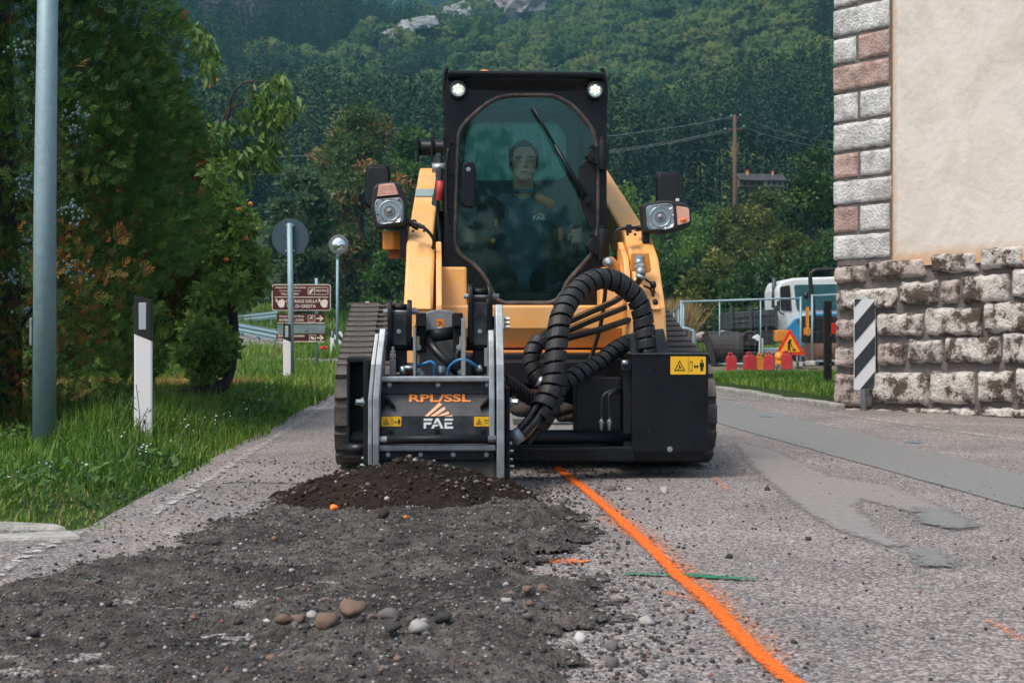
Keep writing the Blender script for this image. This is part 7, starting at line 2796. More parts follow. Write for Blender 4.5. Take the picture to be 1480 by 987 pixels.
# ---- forest on the hills (uncountable: scattered crowns) --------------------------------------
M['leaf_forest'] = leaf_mat('forest_leaves', [(0, (.034, .072, .024)), (.3, (.066, .118, .034)), (.6, (.108, .160, .044)), (.85, (.16, .175, .055)), (1, (.22, .125, .065))], .15, .8, True, .1)
M['leaf_forest_d'] = leaf_mat('forest_needles', [(0, (.022, .052, .022)), (.5, (.046, .088, .036)), (1, (.085, .125, .048))], .1, .8, True, .1)
M['dead'] = leaf_mat('bare_grey_twigs', [(0, (.10, .09, .095)), (.5, (.17, .15, .155)), (1, (.26, .235, .24))], .1, .9, True, .1)
def forest_crown(seed, nq=150):
    """lumpy crown: a knobbly body of many small bosses with loose leaf tufts standing out of it"""
    r = np.random.default_rng(seed)
    bm = bmesh.new()
    bmesh.ops.create_icosphere(bm, subdivisions=4, radius=1)
    off_ = Vector(r.uniform(0, 90, 3))
    for v_ in bm.verts:
        p = v_.co.copy()
        d = .72 + .30 * mnoise.noise(p * 1.5 + off_) + .26 * mnoise.noise(p * 3.6 + off_) + .20 * mnoise.noise(p * 8 + off_) + .10 * mnoise.noise(p * 17 + off_)
        v_.co = Vector((p.x, p.y, p.z * .85)) * d
    v = np.array([q.co[:] for q in bm.verts])
    f = np.array([[q.index for q in g.verts] + [g.verts[2].index] for g in bm.faces])
    nv = np.array([q.normal[:] for q in bm.verts])
    bm.free()
    tone = np.clip(.45 + r.normal(0, .12, len(v)), 0, 1)
    k = r.integers(0, len(v), nq)
    sc = r.uniform(.10, .24, nq)
    P = v[k] * .97
    D = unit(v[k] + r.normal(0, .5, (nq, 3)))
    v2, f2, t2 = leaf_quads(P, D, r.normal(size=(nq, 3)), sc, sc * .8, np.clip(.5 + r.normal(0, .2, nq), 0, 1))
    tri = np.concatenate([f[:, :3], f2[:, :3] + len(v), f2[:, [0, 2, 3]] + len(v)])
    return np.concatenate([v, v2]) + np.array([0, 0, .75]), tri, np.concatenate([tone, t2])
src_b = bpy.data.collections.new('broadleaf_sources')
src_c = bpy.data.collections.new('conifer_sources')
src_d = bpy.data.collections.new('dead_sources')
for s in range(6):
    v, f, t = forest_crown(s)
    src_b.objects.link(bpy.data.objects.new('forest_crown', np_mesh('forest_crown', v, f, M['leaf_forest'], tone=t)))
for s in range(4):
    v, f, t = conifer_mesh(20 + s, 3.2, .78, 15, 70, .20)
    src_c.objects.link(bpy.data.objects.new('forest_conifer', np_mesh('forest_conifer', v, f, M['leaf_forest_d'], tone=t)))
for s in range(3):
    v, f, t = conifer_mesh(30 + s, 3.4, .42, 12, 12, .3)
    d_ = MB().tube([(0, 0, -.2), (0, 0, 1.6), (0, 0, 3.4)], [.05, .04, .01], 5)
    v2 = np.array(d_.v[:18])
    src_d.objects.link(bpy.data.objects.new('dead_tree', np_mesh('dead_tree', v * np.array([1, 1, 1]), f[:, :], M['dead'], tone=t)))
def scatter(name, pts, scale, coll, label, zs=1.0):
    me = bpy.data.meshes.new(name)
    me.vertices.add(len(pts))
    me.vertices.foreach_set('co', np.ascontiguousarray(pts, np.float32).ravel())
    a = me.attributes.new('sc', 'FLOAT', 'POINT')
    a.data.foreach_set('value', np.ascontiguousarray(scale, np.float32))
    o = link(name, me)
    g = bpy.data.node_groups.new(name, 'GeometryNodeTree')
    g.interface.new_socket('Geometry', in_out='INPUT', socket_type='NodeSocketGeometry')
    g.interface.new_socket('Geometry', in_out='OUTPUT', socket_type='NodeSocketGeometry')
    N_, L_ = g.nodes, g.links
    gi, go = N_.new('NodeGroupInput'), N_.new('NodeGroupOutput')
    ip = N_.new('GeometryNodeInstanceOnPoints')
    ci = N_.new('GeometryNodeCollectionInfo')
    ci.inputs['Collection'].default_value = coll
    ci.inputs['Separate Children'].default_value = True
    ci.inputs['Reset Children'].default_value = True
    ip.inputs['Pick Instance'].default_value = True
    rv = N_.new('FunctionNodeRandomValue')
    rv.data_type = 'FLOAT_VECTOR'
    rv.inputs[0].default_value = (-.06, -.06, 0)
    rv.inputs[1].default_value = (.06, .06, 6.28)
    na = N_.new('GeometryNodeInputNamedAttribute')
    na.data_type = 'FLOAT'
    na.inputs['Name'].default_value = 'sc'
    cx_ = N_.new('ShaderNodeCombineXYZ')
    mm_ = N_.new('ShaderNodeMath')
    mm_.operation = 'MULTIPLY'
    mm_.inputs[1].default_value = zs
    so2 = [x for x in na.outputs if x.enabled][0]
    L_.new(so2, mm_.inputs[0])
    L_.new(so2, cx_.inputs[0]); L_.new(so2, cx_.inputs[1]); L_.new(mm_.outputs[0], cx_.inputs[2])
    L_.new(gi.outputs[0], ip.inputs['Points'])
    L_.new(ci.outputs[0], ip.inputs['Instance'])
    L_.new([x for x in rv.outputs if x.enabled][0], ip.inputs['Rotation'])
    L_.new(cx_.outputs[0], ip.inputs['Scale'])
    L_.new(ip.outputs[0], go.inputs[0])
    md = o.modifiers.new('scatter', 'NODES')
    md.node_group = g
    return tag(o, label, kind='stuff')
def forest_pts(n, y0, y1, um, pw):
    Y = (y0 ** pw + (y1 ** pw - y0 ** pw) * rng.random(n)) ** (1 / pw)
    U_ = rng.uniform(-um, um, n)
    X = U_ * (Y + 20)
    return X, Y
X, Y = forest_pts(13000, 168, 900, .46, 1.75)
Z = hills_z(X, Y)
con = fbm(X, Y, .009, 3, 5) + .42 * smooth(20, -60, X) * smooth(620, 500, Y) - .05
px_ = 740 + FPX * X / Y
py_ = 482 - FPX * (Z - CAMH) / Y
# meadow and terraces stay open in the lower middle
isc = con > .22
sel = ~isc
tag_b = scatter('hill_forest', np.stack([X, Y, Z - .8], 1)[sel], (rng.uniform(2.5, 5.6, len(X)) * (.75 + .5 * rng.random(len(X)) ** 2) * (.8 + .4 * smooth(200, 600, Y)))[sel], src_b, 'dense mixed wood covering the hillside')
scatter('conifer_forest', np.stack([X, Y, Z - .8], 1)[isc], rng.uniform(3.0, 5.0, isc.sum()), src_c, 'dark conifers mixed into the hillside wood', 1.15)
X, Y = forest_pts(21000, 880, 2600, .44, 1.7)
Z = hills_z(X, Y)
con = fbm(X, Y, .006, 3, 15)
isc = con > -.1
scatter('mountain_forest', np.stack([X, Y, Z - 2], 1)[~isc], rng.uniform(5, 8.5, (~isc).sum()), src_b, 'wood on the far mountain')
scatter('mountain_conifers', np.stack([X, Y, Z - 2], 1)[isc], rng.uniform(5, 8.5, isc.sum()), src_c, 'conifers on the far mountain', 1.1)
# stand of bare grey trees on the left ridge
base_d = hit(345, 66)
dd = []
for i in range(170):
    q = hit(random.uniform(292, 388), random.uniform(48, 66))
    dd.append(q[:])
scatter('bare_trees', np.array(dd), rng.uniform(3.0, 5.2, len(dd)) * float(np.median([q[1] for q in dd])) / 520, src_d, 'stand of bare grey trees on the left ridge', 1.1)
# pale cliff bands high on the slope
M['cliff'] = mat('pale_limestone_cliff', (.48, .46, .45), .9, var=.45, vscale=.15, dirt=((.16, .15, .13), .7, .4), bump=.6, bscale=.6)
M['cliffp'] = mat('reddish_limestone_cliff', (.44, .37, .35), .9, var=.45, vscale=.15, dirt=((.16, .15, .13), .7, .4), bump=.6, bscale=.6)
def cliff(pxs, m, label, hk=1.0):
    q0 = hit(*pxs[0])
    t = MB()
    r = random.Random(pxs[0][0])
    for (a, b), (c, d_) in zip(pxs, pxs[1:]):
        for k in range(30):
            s = k / 30 + r.uniform(0, .08)
            q = hit(a + (c - a) * s + r.gauss(0, 5), b + (d_ - b) * s + r.gauss(0, 3)) - q0
            v, f = rockv[r.randrange(len(rockv))]
            sz_ = r.uniform(.9, 3.6) * hk * q0.y / 600
            ang = r.uniform(0, 6)
            c_, s_ = math.cos(ang), math.sin(ang)
            w_ = v * np.array([sz_ * 1.2, sz_, sz_ * .95])
            w_ = np.stack([w_[:, 0] * c_ - w_[:, 1] * s_ + q.x, w_[:, 0] * s_ + w_[:, 1] * c_ + q.y - 3, w_[:, 2] + q.z + 5.2], 1)
            t.add([tuple(x) for x in w_], [tuple(x) for x in f], 0, False)
    o = t.build('cliff', m, None)
    o.location = q0
    return tag(o, label, kind='stuff')
rockv = rock_variants(8, 2, .5, 77)
cliff([(568, 78), (590, 68), (612, 62)], M['cliff'], 'lowest pale rock band on the wooded slope above the cab', .9)
cliff([(612, 58), (640, 42), (668, 34), (690, 26)], M['cliff'], 'long pale cliff band climbing the slope above the cab', 1.1)
cliff([(690, 30), (716, 22)], M['cliff'], 'small pale rock band joining the long cliff to the top crag', .8)
cliff([(732, 4), (745, 18), (762, 28), (772, 22)], M['cliffp'], 'reddish pale crag topmost on the slope above the cab', 1.25)
# terraced bank with scattered pale stones behind the right mirror
tb = []
for i in range(70):
    q = at(random.uniform(945, 1030), 0, 96)
    x_ = q.x
    y_ = 96 + random.uniform(-5, 5)
    tb.append((x_, y_, float(hills_z(np.array([x_]), np.array([y_]))[0]), random.uniform(.12, .42)))
bank = MB()
for i, (x_, y_, z_, s_) in enumerate(tb):
    v, f = rockv[i % 8]
    bank.add([(x_ + a * s_ * 1.5, y_ + b * s_, z_ + c * s_ * .7) for a, b, c in v], [tuple(q) for q in f], 0, False)
tag(bank.build('terrace_stones', M['cliff']), 'rubble of pale stones on the terrace behind the mirror', kind='stuff')
# ================================================================== STREET FURNITURE
# tall galvanised lamp post on the left
b = at(64, 655, 8.5)
post = empty('lamp_post', (b.x, 8.5, b.z - .06), 0, 'tall thick galvanised grey pole in front of the big thuja', 'lamp post')
mb = MB().tube([(0, 0, -.1), (.004, 0, 1.5), (.045, 0, 4.6)], [.068, .064, .050], 24)
mb.build('pole', M['galv'], post)
p = at(51, 480, 8.5) - post.location
MB().box((-.069, -.0, p.z), (.018, .07, .165)).build('access_cover', M['greysteel'], post, .008)

# white delineator posts
def delineator(loc, rz, label):
    t = empty('delineator_post', loc, rz, label, 'delineator', 'white delineator posts along the verge')
    prof = round_poly([(-.055, -.03), (.055, -.03), (.045, .04), (-.045, .04)], .012, 2)
    vs = []
    for z0f, z1f, nm, m in ((lambda x: -.1, lambda x: .645 - (x + .055) * .42, 'post_body', M['white']), (lambda x: .646 - (x + .055) * .42, lambda x: .872 - (x + .055) * .25, 'black_band', M['inkblack'])):
        n = len(prof)
        V = [(x, y, z0f(x)) for x, y in prof] + [(x, y, z1f(x)) for x, y in prof]
        F = [tuple(range(n)), tuple(range(2 * n - 1, n - 1, -1))] + [(i, (i + 1) % n, n + (i + 1) % n, n + i) for i in range(n)]
        MB().add(V, F).build(nm, m, t)
    MB().box((-.002, -.0315, .748), (.044, .006, .16)).build('reflector', mat('grey_reflector', (.42, .47, .50), .3, var=.1), t, .003)
    return t
b = at(208, 635, 8.6)
d1 = delineator((b.x, 8.6, b.z - .02), .05, 'nearest white delineator post with a black band, in the grass before the thuja')
b = at(415, 556, 20.4)
d2 = copy_tree(d1); d2.location = (b.x, 20.4, max(b.z, -.15)); d2['label'] = 'white delineator post right behind the round sign pole'
b = at(480, 518, 43)
d3 = copy_tree(d1); d3.location = (b.x, 43, b.z - .0); d3['label'] = 'farthest white delineator post beside the mirror pole'

# round sign seen from behind
b = at(422, 553, 20.7)
rs = empty('round_sign', (b.x, 20.7, b.z), 0, 'round road sign seen from its dark back on a grey pole', 'road sign')
zc = at(419, 343, 20.7).z - b.z
MB().cyl((0, 0, -.2), (-.035, 0, zc + .2), .040, n=16).build('pole', M['galv'], rs)
MB().cyl((-.033, .052, zc), (-.033, .062, zc), .265, n=48).build('sign_plate', M['galvd'], rs, .003)
for z in (zc + .17, zc - .19):
    mb = MB().box((-.033, .0, z), (.12, .02, .022)).box((-.033, .046, z), (.13, .012, .022))
    mb.bolt((-.083, -.01, z), (0, -1, 0), .008).bolt((.017, -.01, z), (0, -1, 0), .008)
    mb.build('pole_clamp', M['bolt'], rs)

# traffic mirror
b = at(487, 517, 44.5)
tm = empty('traffic_mirror', (b.x, 44.5, b.z), 0, 'round convex traffic mirror on a thin grey pole', 'traffic mirror')
zc = at(490, 354, 44.5).z - b.z
MB().cyl((0, 0, -.2), (.02, 0, zc - .22), .042, n=14).cyl((.02, 0, zc - .42), (.022, 0, zc - .2), .055, n=14).build('pole', M['galv'], tm)
R_ = .29
prof = [(0.0, -.085)] + [(R_ * math.sin(a), -.085 + (1 - math.cos(a)) * .16) for a in np.linspace(.12, 1.35, 8)]
mr_ = mat('mirror_face', (.75, .82, .84), .05, metal=1.0, var=.03, rvar=.01)
MB().lathe(prof, (.06, -.02, zc), 'y', 32).build('mirror_face', mr_, tm)
MB().lathe([(R_ * .96, -.06), (R_ * 1.05, -.055), (R_ * 1.05, .0), (R_ * .7, .05), (0, .06)], (.06, 0, zc), 'y', 32).build('mirror_back', M['grey'], tm)

# hazard markers: white panels with dark slanting bars
def hazard_marker(loc, rz, W, Hh, z0, label, slant=1, group=None, post_h=None):
    t = empty('hazard_marker', loc, rz, label, 'hazard marker')
    MB().cyl((0, .02, -.15), (0, .02, z0 + Hh * .8), .026, n=14).build('pole', M['bolt'], t)
    MB().prism(round_poly([(-W / 2, z0), (W / 2, z0), (W / 2, z0 + Hh), (-W / 2, z0 + Hh)], .012, 2), -.014, -.008, 'y').build('panel', M['white'], t)
    bar = MB()
    n = 5
    step = Hh / 2.55
    hh = step * .52
    rise = W * 1.10 * slant
    for k in range(-2, 4):
        zb = z0 + k * step + .12 * Hh
        quad = [(-W / 2 + .004, zb), (W / 2 - .004, zb + rise), (W / 2 - .004, zb + hh + rise), (-W / 2 + .004, zb + hh)]
        # clip to the panel
        def clip(poly, lim, keep_below):
            out = []
            for i in range(len(poly)):
                a, b_ = poly[i], poly[(i + 1) % len(poly)]
                ina, inb = ((a[1] <= lim) == keep_below or a[1] == lim), ((b_[1] <= lim) == keep_below or b_[1] == lim)
                if ina: out.append(a)
                if ina != inb:
                    s = (lim - a[1]) / (b_[1] - a[1])
                    out.append((a[0] + (b_[0] - a[0]) * s, lim))
            return out
        q = clip(quad, z0 + Hh - .004, True)
        q = clip(q, z0 + .004, False) if q else q
        if len(q) >= 3: bar.prism(q, -.0165, -.012, 'y')
    bar.build('dark_bars', M['hm'], t)
    return t
M['hm'] = mat('dark_grey_reflective_bars', (.035, .042, .048), .45)
b = at(1249, 594, 13.2)
z0 = at(1249, 563, 13.2).z - b.z
Hh = (563 - 432) / FPX * 13.2
hazard_marker((b.x, 13.2, b.z), .12, 32 / FPX * 13.2, Hh, z0, 'tall hazard marker with slanting dark and white bars before the stone house corner')
b = at(489, 520, 46)
hazard_marker((b.x, 46, b.z), 0, .26, .78, .12, 'small distant hazard marker with black and white bars beside the mirror pole', -1)

# brown tourist signs
YS = 32.0
b = at(435, 528, YS)
bs = empty('direction_sign', (b.x, YS, b.z - .02), 0, 'brown tourist direction sign with three panels on grey posts behind the round sign', 'road sign')
def sp(px, py): p = at(px, py, YS); return (p.x - bs.location.x, p.z - bs.location.z)
M['brown'] = mat('brown_sign_face', (.080, .008, .010), .45, var=.05)
M['cream'] = mat('cream_sign_print', (.80, .70, .58), .5, var=.03)
for px, top in ((414, 475), (457, 402)):
    x, z = sp(px, top)
    MB().cyl((x, .06, -.2), (x, .06, z), .035, n=12).build('post', M['galv'], bs)
def panel(px0, py0, px1, py1, rim, nm='sign_panel', m=None, y=0.0, r=.06):
    x0, z1 = sp(px0, py0); x1, z0 = sp(px1, py1)
    if rim:
        o = MB().prism(round_poly([(x0, z0), (x1, z0), (x1, z1), (x0, z1)], r, 4), y - .004, y + .02, 'y').build(nm, M['cream'], bs)
        d = .018
        MB().prism(round_poly([(x0 + d, z0 + d), (x1 - d, z0 + d), (x1 - d, z1 - d), (x0 + d, z1 - d)], r * .75, 4), y - .009, y - .002, 'y').build('sign_face', m or M['brown'], o)
        return o
    return MB().prism(round_poly([(x0, z0), (x1, z0), (x1, z1), (x0, z1)], r, 3), y - .009, y + .02, 'y').build(nm, m or M['brown'], bs)
def st(s, px, py, hpx, parent, wpx=None, **k):
    x, z = sp(px, py)
    me = text_mesh(s, hpx / FPX * YS * 1.42, M['cream'], offset=k.get('offset', .004) * .4, extrude=.002, align='CENTER')
    if wpx:
        xs = [v.co.x for v in me.vertices]
        sc = wpx / FPX * YS / max(.01, max(xs) - min(xs))
        for v in me.vertices: v.co.x *= sc
    return link('lettering', me, parent, (x, -.013, z), (PI / 2, 0, 0))
p1_ = panel(393, 411, 478, 449, True)
st('STRADA DEL VINO E DEI SAPORI', 420, 416, 2.6, p1_, 45, offset=.002)
st('VALLAGARINA', 419, 425, 3.2, p1_, 26, offset=.002)
st('ORTAGGI DELLA', 436, 435.6, 4.4, p1_, 46)
st('VAL DI GRESTA', 435.5, 442.8, 4.6, p1_, 42)
st('TRENTINO', 464.5, 420.5, 3.4, p1_, 18, offset=.002)
def bar(px0, py0, px1, py1, parent, y=-.014):
    x0, z1 = sp(px0, py0); x1, z0 = sp(px1, py1)
    return MB().box2(x0, x1, y, y + .005, z0, z1)
mb = bar(404, 420.2, 435, 420.9, p1_)
mb2 = bar(397, 429, 474.5, 430, p1_)
for q in (bar(445, 415.2, 474.5, 416, p1_), bar(445, 425.3, 474.5, 426, p1_), bar(445, 415.2, 445.8, 426, p1_), bar(473.8, 415.2, 474.5, 426, p1_), bar(454.3, 415.2, 455, 426, p1_)):
    mb.add(q.v, q.f)
mb.add(mb2.v, mb2.f)
mb.build('sign_rule', M['cream'], p1_)
# generic butterfly-like mark and two vegetable silhouettes
mk = MB()
for pts in ([(446.5, 424), (449, 419), (453.5, 417), (452, 421), (449, 424.5)], [(447, 420.5), (450, 417.5), (451, 418), (448, 421.5)]):
    mk.prism([sp(*q) for q in pts], -.014, -.009, 'y')
mk.build('sign_emblem', M['cream'], p1_)
for ox in (0, 62):
    v_ = MB()
    v_.prism([sp(400.5 + ox + a, 438 + c) for a, c in ((0, -1), (3, -4), (8, -5.5), (11.5, -3), (11, 1), (10, 6), (5, 6.8), (2, 4.5), (1.2, 2))], -.014, -.009, 'y')
    v_.prism([sp(398 + ox + a, 433 + c) for a, c in ((0, 0), (2, -1.5), (3, 1), (5, 3), (3.5, 4.5), (1, 3))], -.014, -.009, 'y')
    v_.build('vegetable_symbol', M['cream'], p1_)
p2_ = panel(400, 453.5, 470, 468, False, r=.01)
x0, z1 = sp(400, 466.4); x1, z0 = sp(470, 467.6)
q = bar(401, 466.2, 469.5, 467.2, p2_).build('sign_rule', M['cream'], p2_)
st('Laboratorio prodotti officinali', 421.5, 457, 2.8, p2_, 36, offset=.002)
st('NATURGRESTA - ECODEA', 421.5, 462.6, 3.4, p2_, 36, offset=.004)
def arrow(px, py, parent):
    a = MB()
    a.prism([sp(px + x, py + y) for x, y in ((-5, -.9), (2, -.9), (-1.2, -3.6), (.6, -4.2), (5.2, 0), (.6, 4.2), (-1.2, 3.6), (2, .9), (-5, .9))], -.015, -.009, 'y')
    return a.build('arrow', M['cream'], parent)
arrow(462.5, 460.3, p2_)
def picto(px0, py0, px1, py1, pts, parent):
    a = bar(px0, py0, px1, py0 + .6, parent)
    for q in (bar(px0, py1 - .6, px1, py1, parent), bar(px0, py0, px0 + .6, py1, parent), bar(px1 - .6, py0, px1, py1, parent)): a.add(q.v, q.f)
    for pl_ in pts: a.prism([sp(*q) for q in pl_], -.014, -.009, 'y')
    a.build('pictogram', M['cream'], parent)
picto(445, 455.5, 455.5, 465, [[(447, 462), (449, 458), (453, 457), (451, 459), (454, 463), (450, 460)]], p2_)
p3_ = panel(399.5, 482.5, 470, 494.5, False, r=.01)
bar(400, 493.2, 469.5, 494.2, p3_).build('sign_rule', M['cream'], p3_)
st('BAR ai Pezzilati', 421, 485.3, 3.2, p3_, 38, offset=.003)
st('500 m', 407, 490.7, 3.2, p3_, 12, offset=.003)
arrow(463, 488.3, p3_)
picto(447, 484, 456.5, 493, [[(448.5, 487), (451, 486), (455, 489), (454.5, 491), (450, 490)]], p3_)
x0, z1 = sp(401, 469); x1, z0 = sp(469.5, 481.5)
MB().box2(x0, x1, .012, .03, z0, z1).build('blank_panel', M['bolt'], bs)
# small red flower pot by the sign
p = at(469, 504, 33)
mb = MB()
for k in range(14):
    mb.ball((random.uniform(-.07, .07), random.uniform(-.05, .05), random.uniform(.0, .05)), .028, 8, 6)
fo = mb.build('flowers', mat('red_petals', (.75, .06, .02), .6), None, loc=(p.x, 33, p.z))
tag(fo, 'cluster of bright red flowers at the foot of the brown sign', 'flowers')

# guardrail of the side road
side = MB()
pa, pb, pc, pd = at(300, 476, 52), at(416, 497, 46), at(420, 478, 60), at(300, 462, 66)
side.add([(pa.x, pa.y, pa.z), (pb.x, pb.y, pb.z - .1), (pc.x, pc.y, pc.z), (pd.x, pd.y, pd.z)], [(0, 1, 2, 3)])
side.add([(pa.x, pa.y, pa.z), (pb.x, pb.y, pb.z - .1), (pb.x, pb.y - .3, -.3), (pa.x, pa.y - .3, -.3)], [(0, 1, 2, 3)])
sro = side.build('side_road', asphalt_mat('pale_side_road', (.25, .23, .22), (.33, .30, .29), (.4, .37, .36), 40, .1), None)
tag(sro, 'pale side road climbing left behind the signs', kind='structure')
def guardrail(p0, p1, nposts, label, hgt=.52):
    t = empty('guardrail', p0, math.atan2(p1.y - p0.y, p1.x - p0.x), label, 'guardrail')
    L = math.hypot(p1.x - p0.x, p1.y - p0.y)
    dz = p1.z - p0.z
    prof = [(-.03, 0), (-.005, .03), (-.04, .075), (-.04, .105), (0, .15), (0, .18), (-.04, .225), (-.04, .255), (-.005, .30), (-.03, .33)]
    vs = [(0, y, z + hgt - .33) for y, z in prof] + [(L, y, z + hgt - .33 + dz) for y, z in prof]
    n = len(prof)
    mb = MB().add(vs, [(i, i + 1, n + i + 1, n + i) for i in range(n - 1)])
    o = mb.build('rail', M['galv'], t)
    s_ = o.modifiers.new('thick', 'SOLIDIFY'); s_.thickness = .012
    for k in range(nposts):
        x = L * (k + .5) / nposts
        MB().box((x, .05, hgt / 2 - .15 + dz * x / L), (.12, .08, hgt + .3)).build('post', M['galv'], t)
    return t
guardrail(at(296, 478, 53), at(408, 502, 46.5), 5, 'grey guardrail on the near side of the side road')
guardrail(at(322, 474, 66), at(402, 466, 62), 4, 'grey guardrail on the far side of the side road', .5)

# ================================================================== WORK YARD ON THE RIGHT
def fence_panel(a, b_, hgt, label):
    t = empty('mesh_fence', a, math.atan2(b_.y - a.y, b_.x - a.x), label, 'mesh fence', 'temporary mesh fence panels round the yard')
    L = math.hypot(b_.x - a.x, b_.y - a.y)
    dz = b_.z - a.z
    for z in (.06, hgt):
        MB().cyl((0, 0, z), (L, 0, z + dz), .022, n=10).build('rail', M['galv'], t)
    for k in range(2):
        x = L * (.015 + .97 * k)
        MB().cyl((x, 0, 0), (x, 0, hgt + .03 + dz * x / L), .022, n=10).build('upright', M['galv'], t)
    for k in range(1, 3):
        x = L * k / 3
        MB().cyl((x, 0, .05), (x, 0, hgt + dz * x / L), .014, n=8).build('stay', M['galv'], t)
    mb = MB()
    nx = int(L / .12)
    for i in range(nx):
        x = L * i / nx
        mb.box((x, .012, hgt / 2 + dz * x / L), (.0014, .0014, hgt - .1))
    nz = int(hgt / .24)
    for j in range(nz):
        z = .1 + hgt * j / nz
        mb.add([(0, .014, z), (L, .014, z + dz), (L, .014, z + dz + .0016), (0, .014, z + .0016)], [(0, 1, 2, 3)])
    mb.build('wire_mesh', M['galv'], t)
    for k in range(2):
        x = L * (.015 + .97 * k)
        MB().box((x, 0, .03 + dz * k), (.2, .5, .10)).build('foot', M['concrete'], t, .02)
    return t
fa, fb, fc, fd = at(982, 531, 30), at(1160, 529, 29), at(1172, 527, 28.6), at(1300, 523, 28)
hgt = (529 - 433) / FPX * 29.6
fence_panel(fa, fb, hgt, 'long mesh fence panel in front of the truck bed')
fence_panel(fc, fd, hgt, 'mesh fence panel leaning behind the stone corner, right of the long one')
fe = at(968, 533, 36)
fence_panel(fe, fa + Vector((.1, .1, 0)), hgt, 'short end panel of the mesh fence on its left')
# blue-green bent tube rail
tp_ = empty('bent_tube', at(1003, 522, 27.5), 0, 'bent grey green steel tube behind the right track', 'tube')
pts = [Vector((-.02, 0, -.6)), Vector((-.0, 0, .45)), Vector((-.06, 0, .58)), Vector((-.18, 0, .62)), Vector((-.34, 0, .60))]
MB().tube(spline(pts, 6), .035, 10).build('tube', M['galv'], tp_)

def canister(px, py, Y, m, label, h=.36, wpx=15):
    p = at(px, py, Y)
    t = empty('canister', (p.x, Y, p.z), random.uniform(-.3, .3), label, 'canister', 'plastic canisters lined up before the fence')
    w_ = wpx / FPX * Y / 2
    b_ = MB().prism(round_poly([(-w_, 0), (w_, 0), (w_, h * .86), (w_ * .6, h), (-w_ * .75, h), (-w_, h * .9)], .03, 3), -w_ * .7, w_ * .7, 'y').build('body', m, t, .015)
    MB().tube(spline([(-w_ * .55, 0, h - .01), (-w_ * .45, 0, h + .045), (w_ * .1, 0, h + .045), (w_ * .2, 0, h - .01)], 5), .014, 8).build('handle', m, t)
    MB().cyl((w_ * .62, 0, h * .9), (w_ * .70, 0, h + .02), .025, n=12).build('cap', M['inkblack'], t)
    return t
for px, py, m, lab, wq in ((1057, 537, 'red', 'red canister standing alone at the left end of the row', 15), (1084, 536, 'red', 'wide red canister left of the amber one', 17), (1098, 535.5, 'amber', 'amber canister between two red ones', 11),
                           (1112, 535.5, 'red', 'red canister right of the amber one', 15), (1137, 534, 'red', 'red canister under the roadworks sign', 16)):
    canister(px, py, 26.5, M[m] if m == 'red' else mat('amber_plastic', (.55, .20, .02), .45, var=.2), lab, wpx=wq, h=(.285 if wq > 11 else .26))
# roadworks sign
ps = at(1142, 513, 27.2)
rw_ = empty('roadworks_sign', (ps.x, 27.2, .02), 0, 'triangular yellow roadworks sign with a red rim behind the red canisters', 'road sign')
s = 44 / FPX * 27.2
z0 = ps.z - .02
tri = [(-s / 2, z0), (s / 2, z0), (0, z0 + s * .875)]
cen_ = (0, z0 + s * .29)
M['signred'] = mat('red_sign_rim', (.70, .035, .015), .45, var=.05)
M['signyel'] = mat('yellow_sign_face', (.90, .40, .02), .45, var=.05)
MB().prism(round_poly(tri, .03, 3), -.004, .01, 'y').build('rim', M['signred'], rw_)
sf = MB().prism([(cen_[0] + (a - cen_[0]) * .66, cen_[1] + (c_ - cen_[1]) * .66) for a, c_ in tri], -.010, -.002, 'y').build('sign_face', M['signyel'], rw_)
def sq(u, v): return (u * s, z0 + v * s)
mk = MB()
mk.prism([sq(-.03, .50), sq(.015, .53), sq(.05, .49), sq(.02, .44), sq(.0, .40), sq(-.035, .40), sq(-.06, .43)], -.014, -.008, 'y')
mk.prism([sq(-.055, .46), sq(.0, .46), sq(.0, .36), sq(-.03, .28), sq(-.05, .14), sq(-.085, .14), sq(-.075, .3), sq(-.085, .38)], -.014, -.008, 'y')
mk.prism([sq(-.03, .32), sq(.005, .30), sq(-.005, .22), sq(.02, .14), sq(-.015, .14), sq(-.04, .22)], -.014, -.008, 'y')
mk.prism([sq(-.01, .40), sq(.05, .28), sq(.065, .30), sq(.01, .42)], -.014, -.008, 'y')
mk.prism([sq(.02, .30), sq(.12, .16), sq(.135, .175), sq(.035, .315)], -.014, -.008, 'y')
mk.prism([sq(.06, .14), sq(.20, .14), sq(.17, .19), sq(.13, .215), sq(.09, .18)], -.014, -.008, 'y')
mk.build('worker_symbol', M['inkblack'], sf)
mb = MB()
for x in (-.13, .13):
    mb.tube([(x, .02, z0 + .05), (x * 1.6, .25, 0)], .014, 6).tube([(x, .02, z0 + .05), (x, .02, 0)], .014, 6)
mb.build('stand', M['greysteel'], rw_)
lp = at(1126, 515, 27.0)
la = empty('warning_lamp', (lp.x, 27.0, lp.z - .08), 0, 'round orange warning lamp at the foot of the roadworks sign', 'lamp')
MB().lathe([(0, -.04), (.075, -.035), (.085, 0), (.075, .035), (0, .04)], (0, 0, .08), 'y', 20).build('lamp_lens', M['logoorange'], la)
MB().box((0, .01, -.02), (.12, .09, .10)).build('lamp_base', M['signyel'], la, .01)

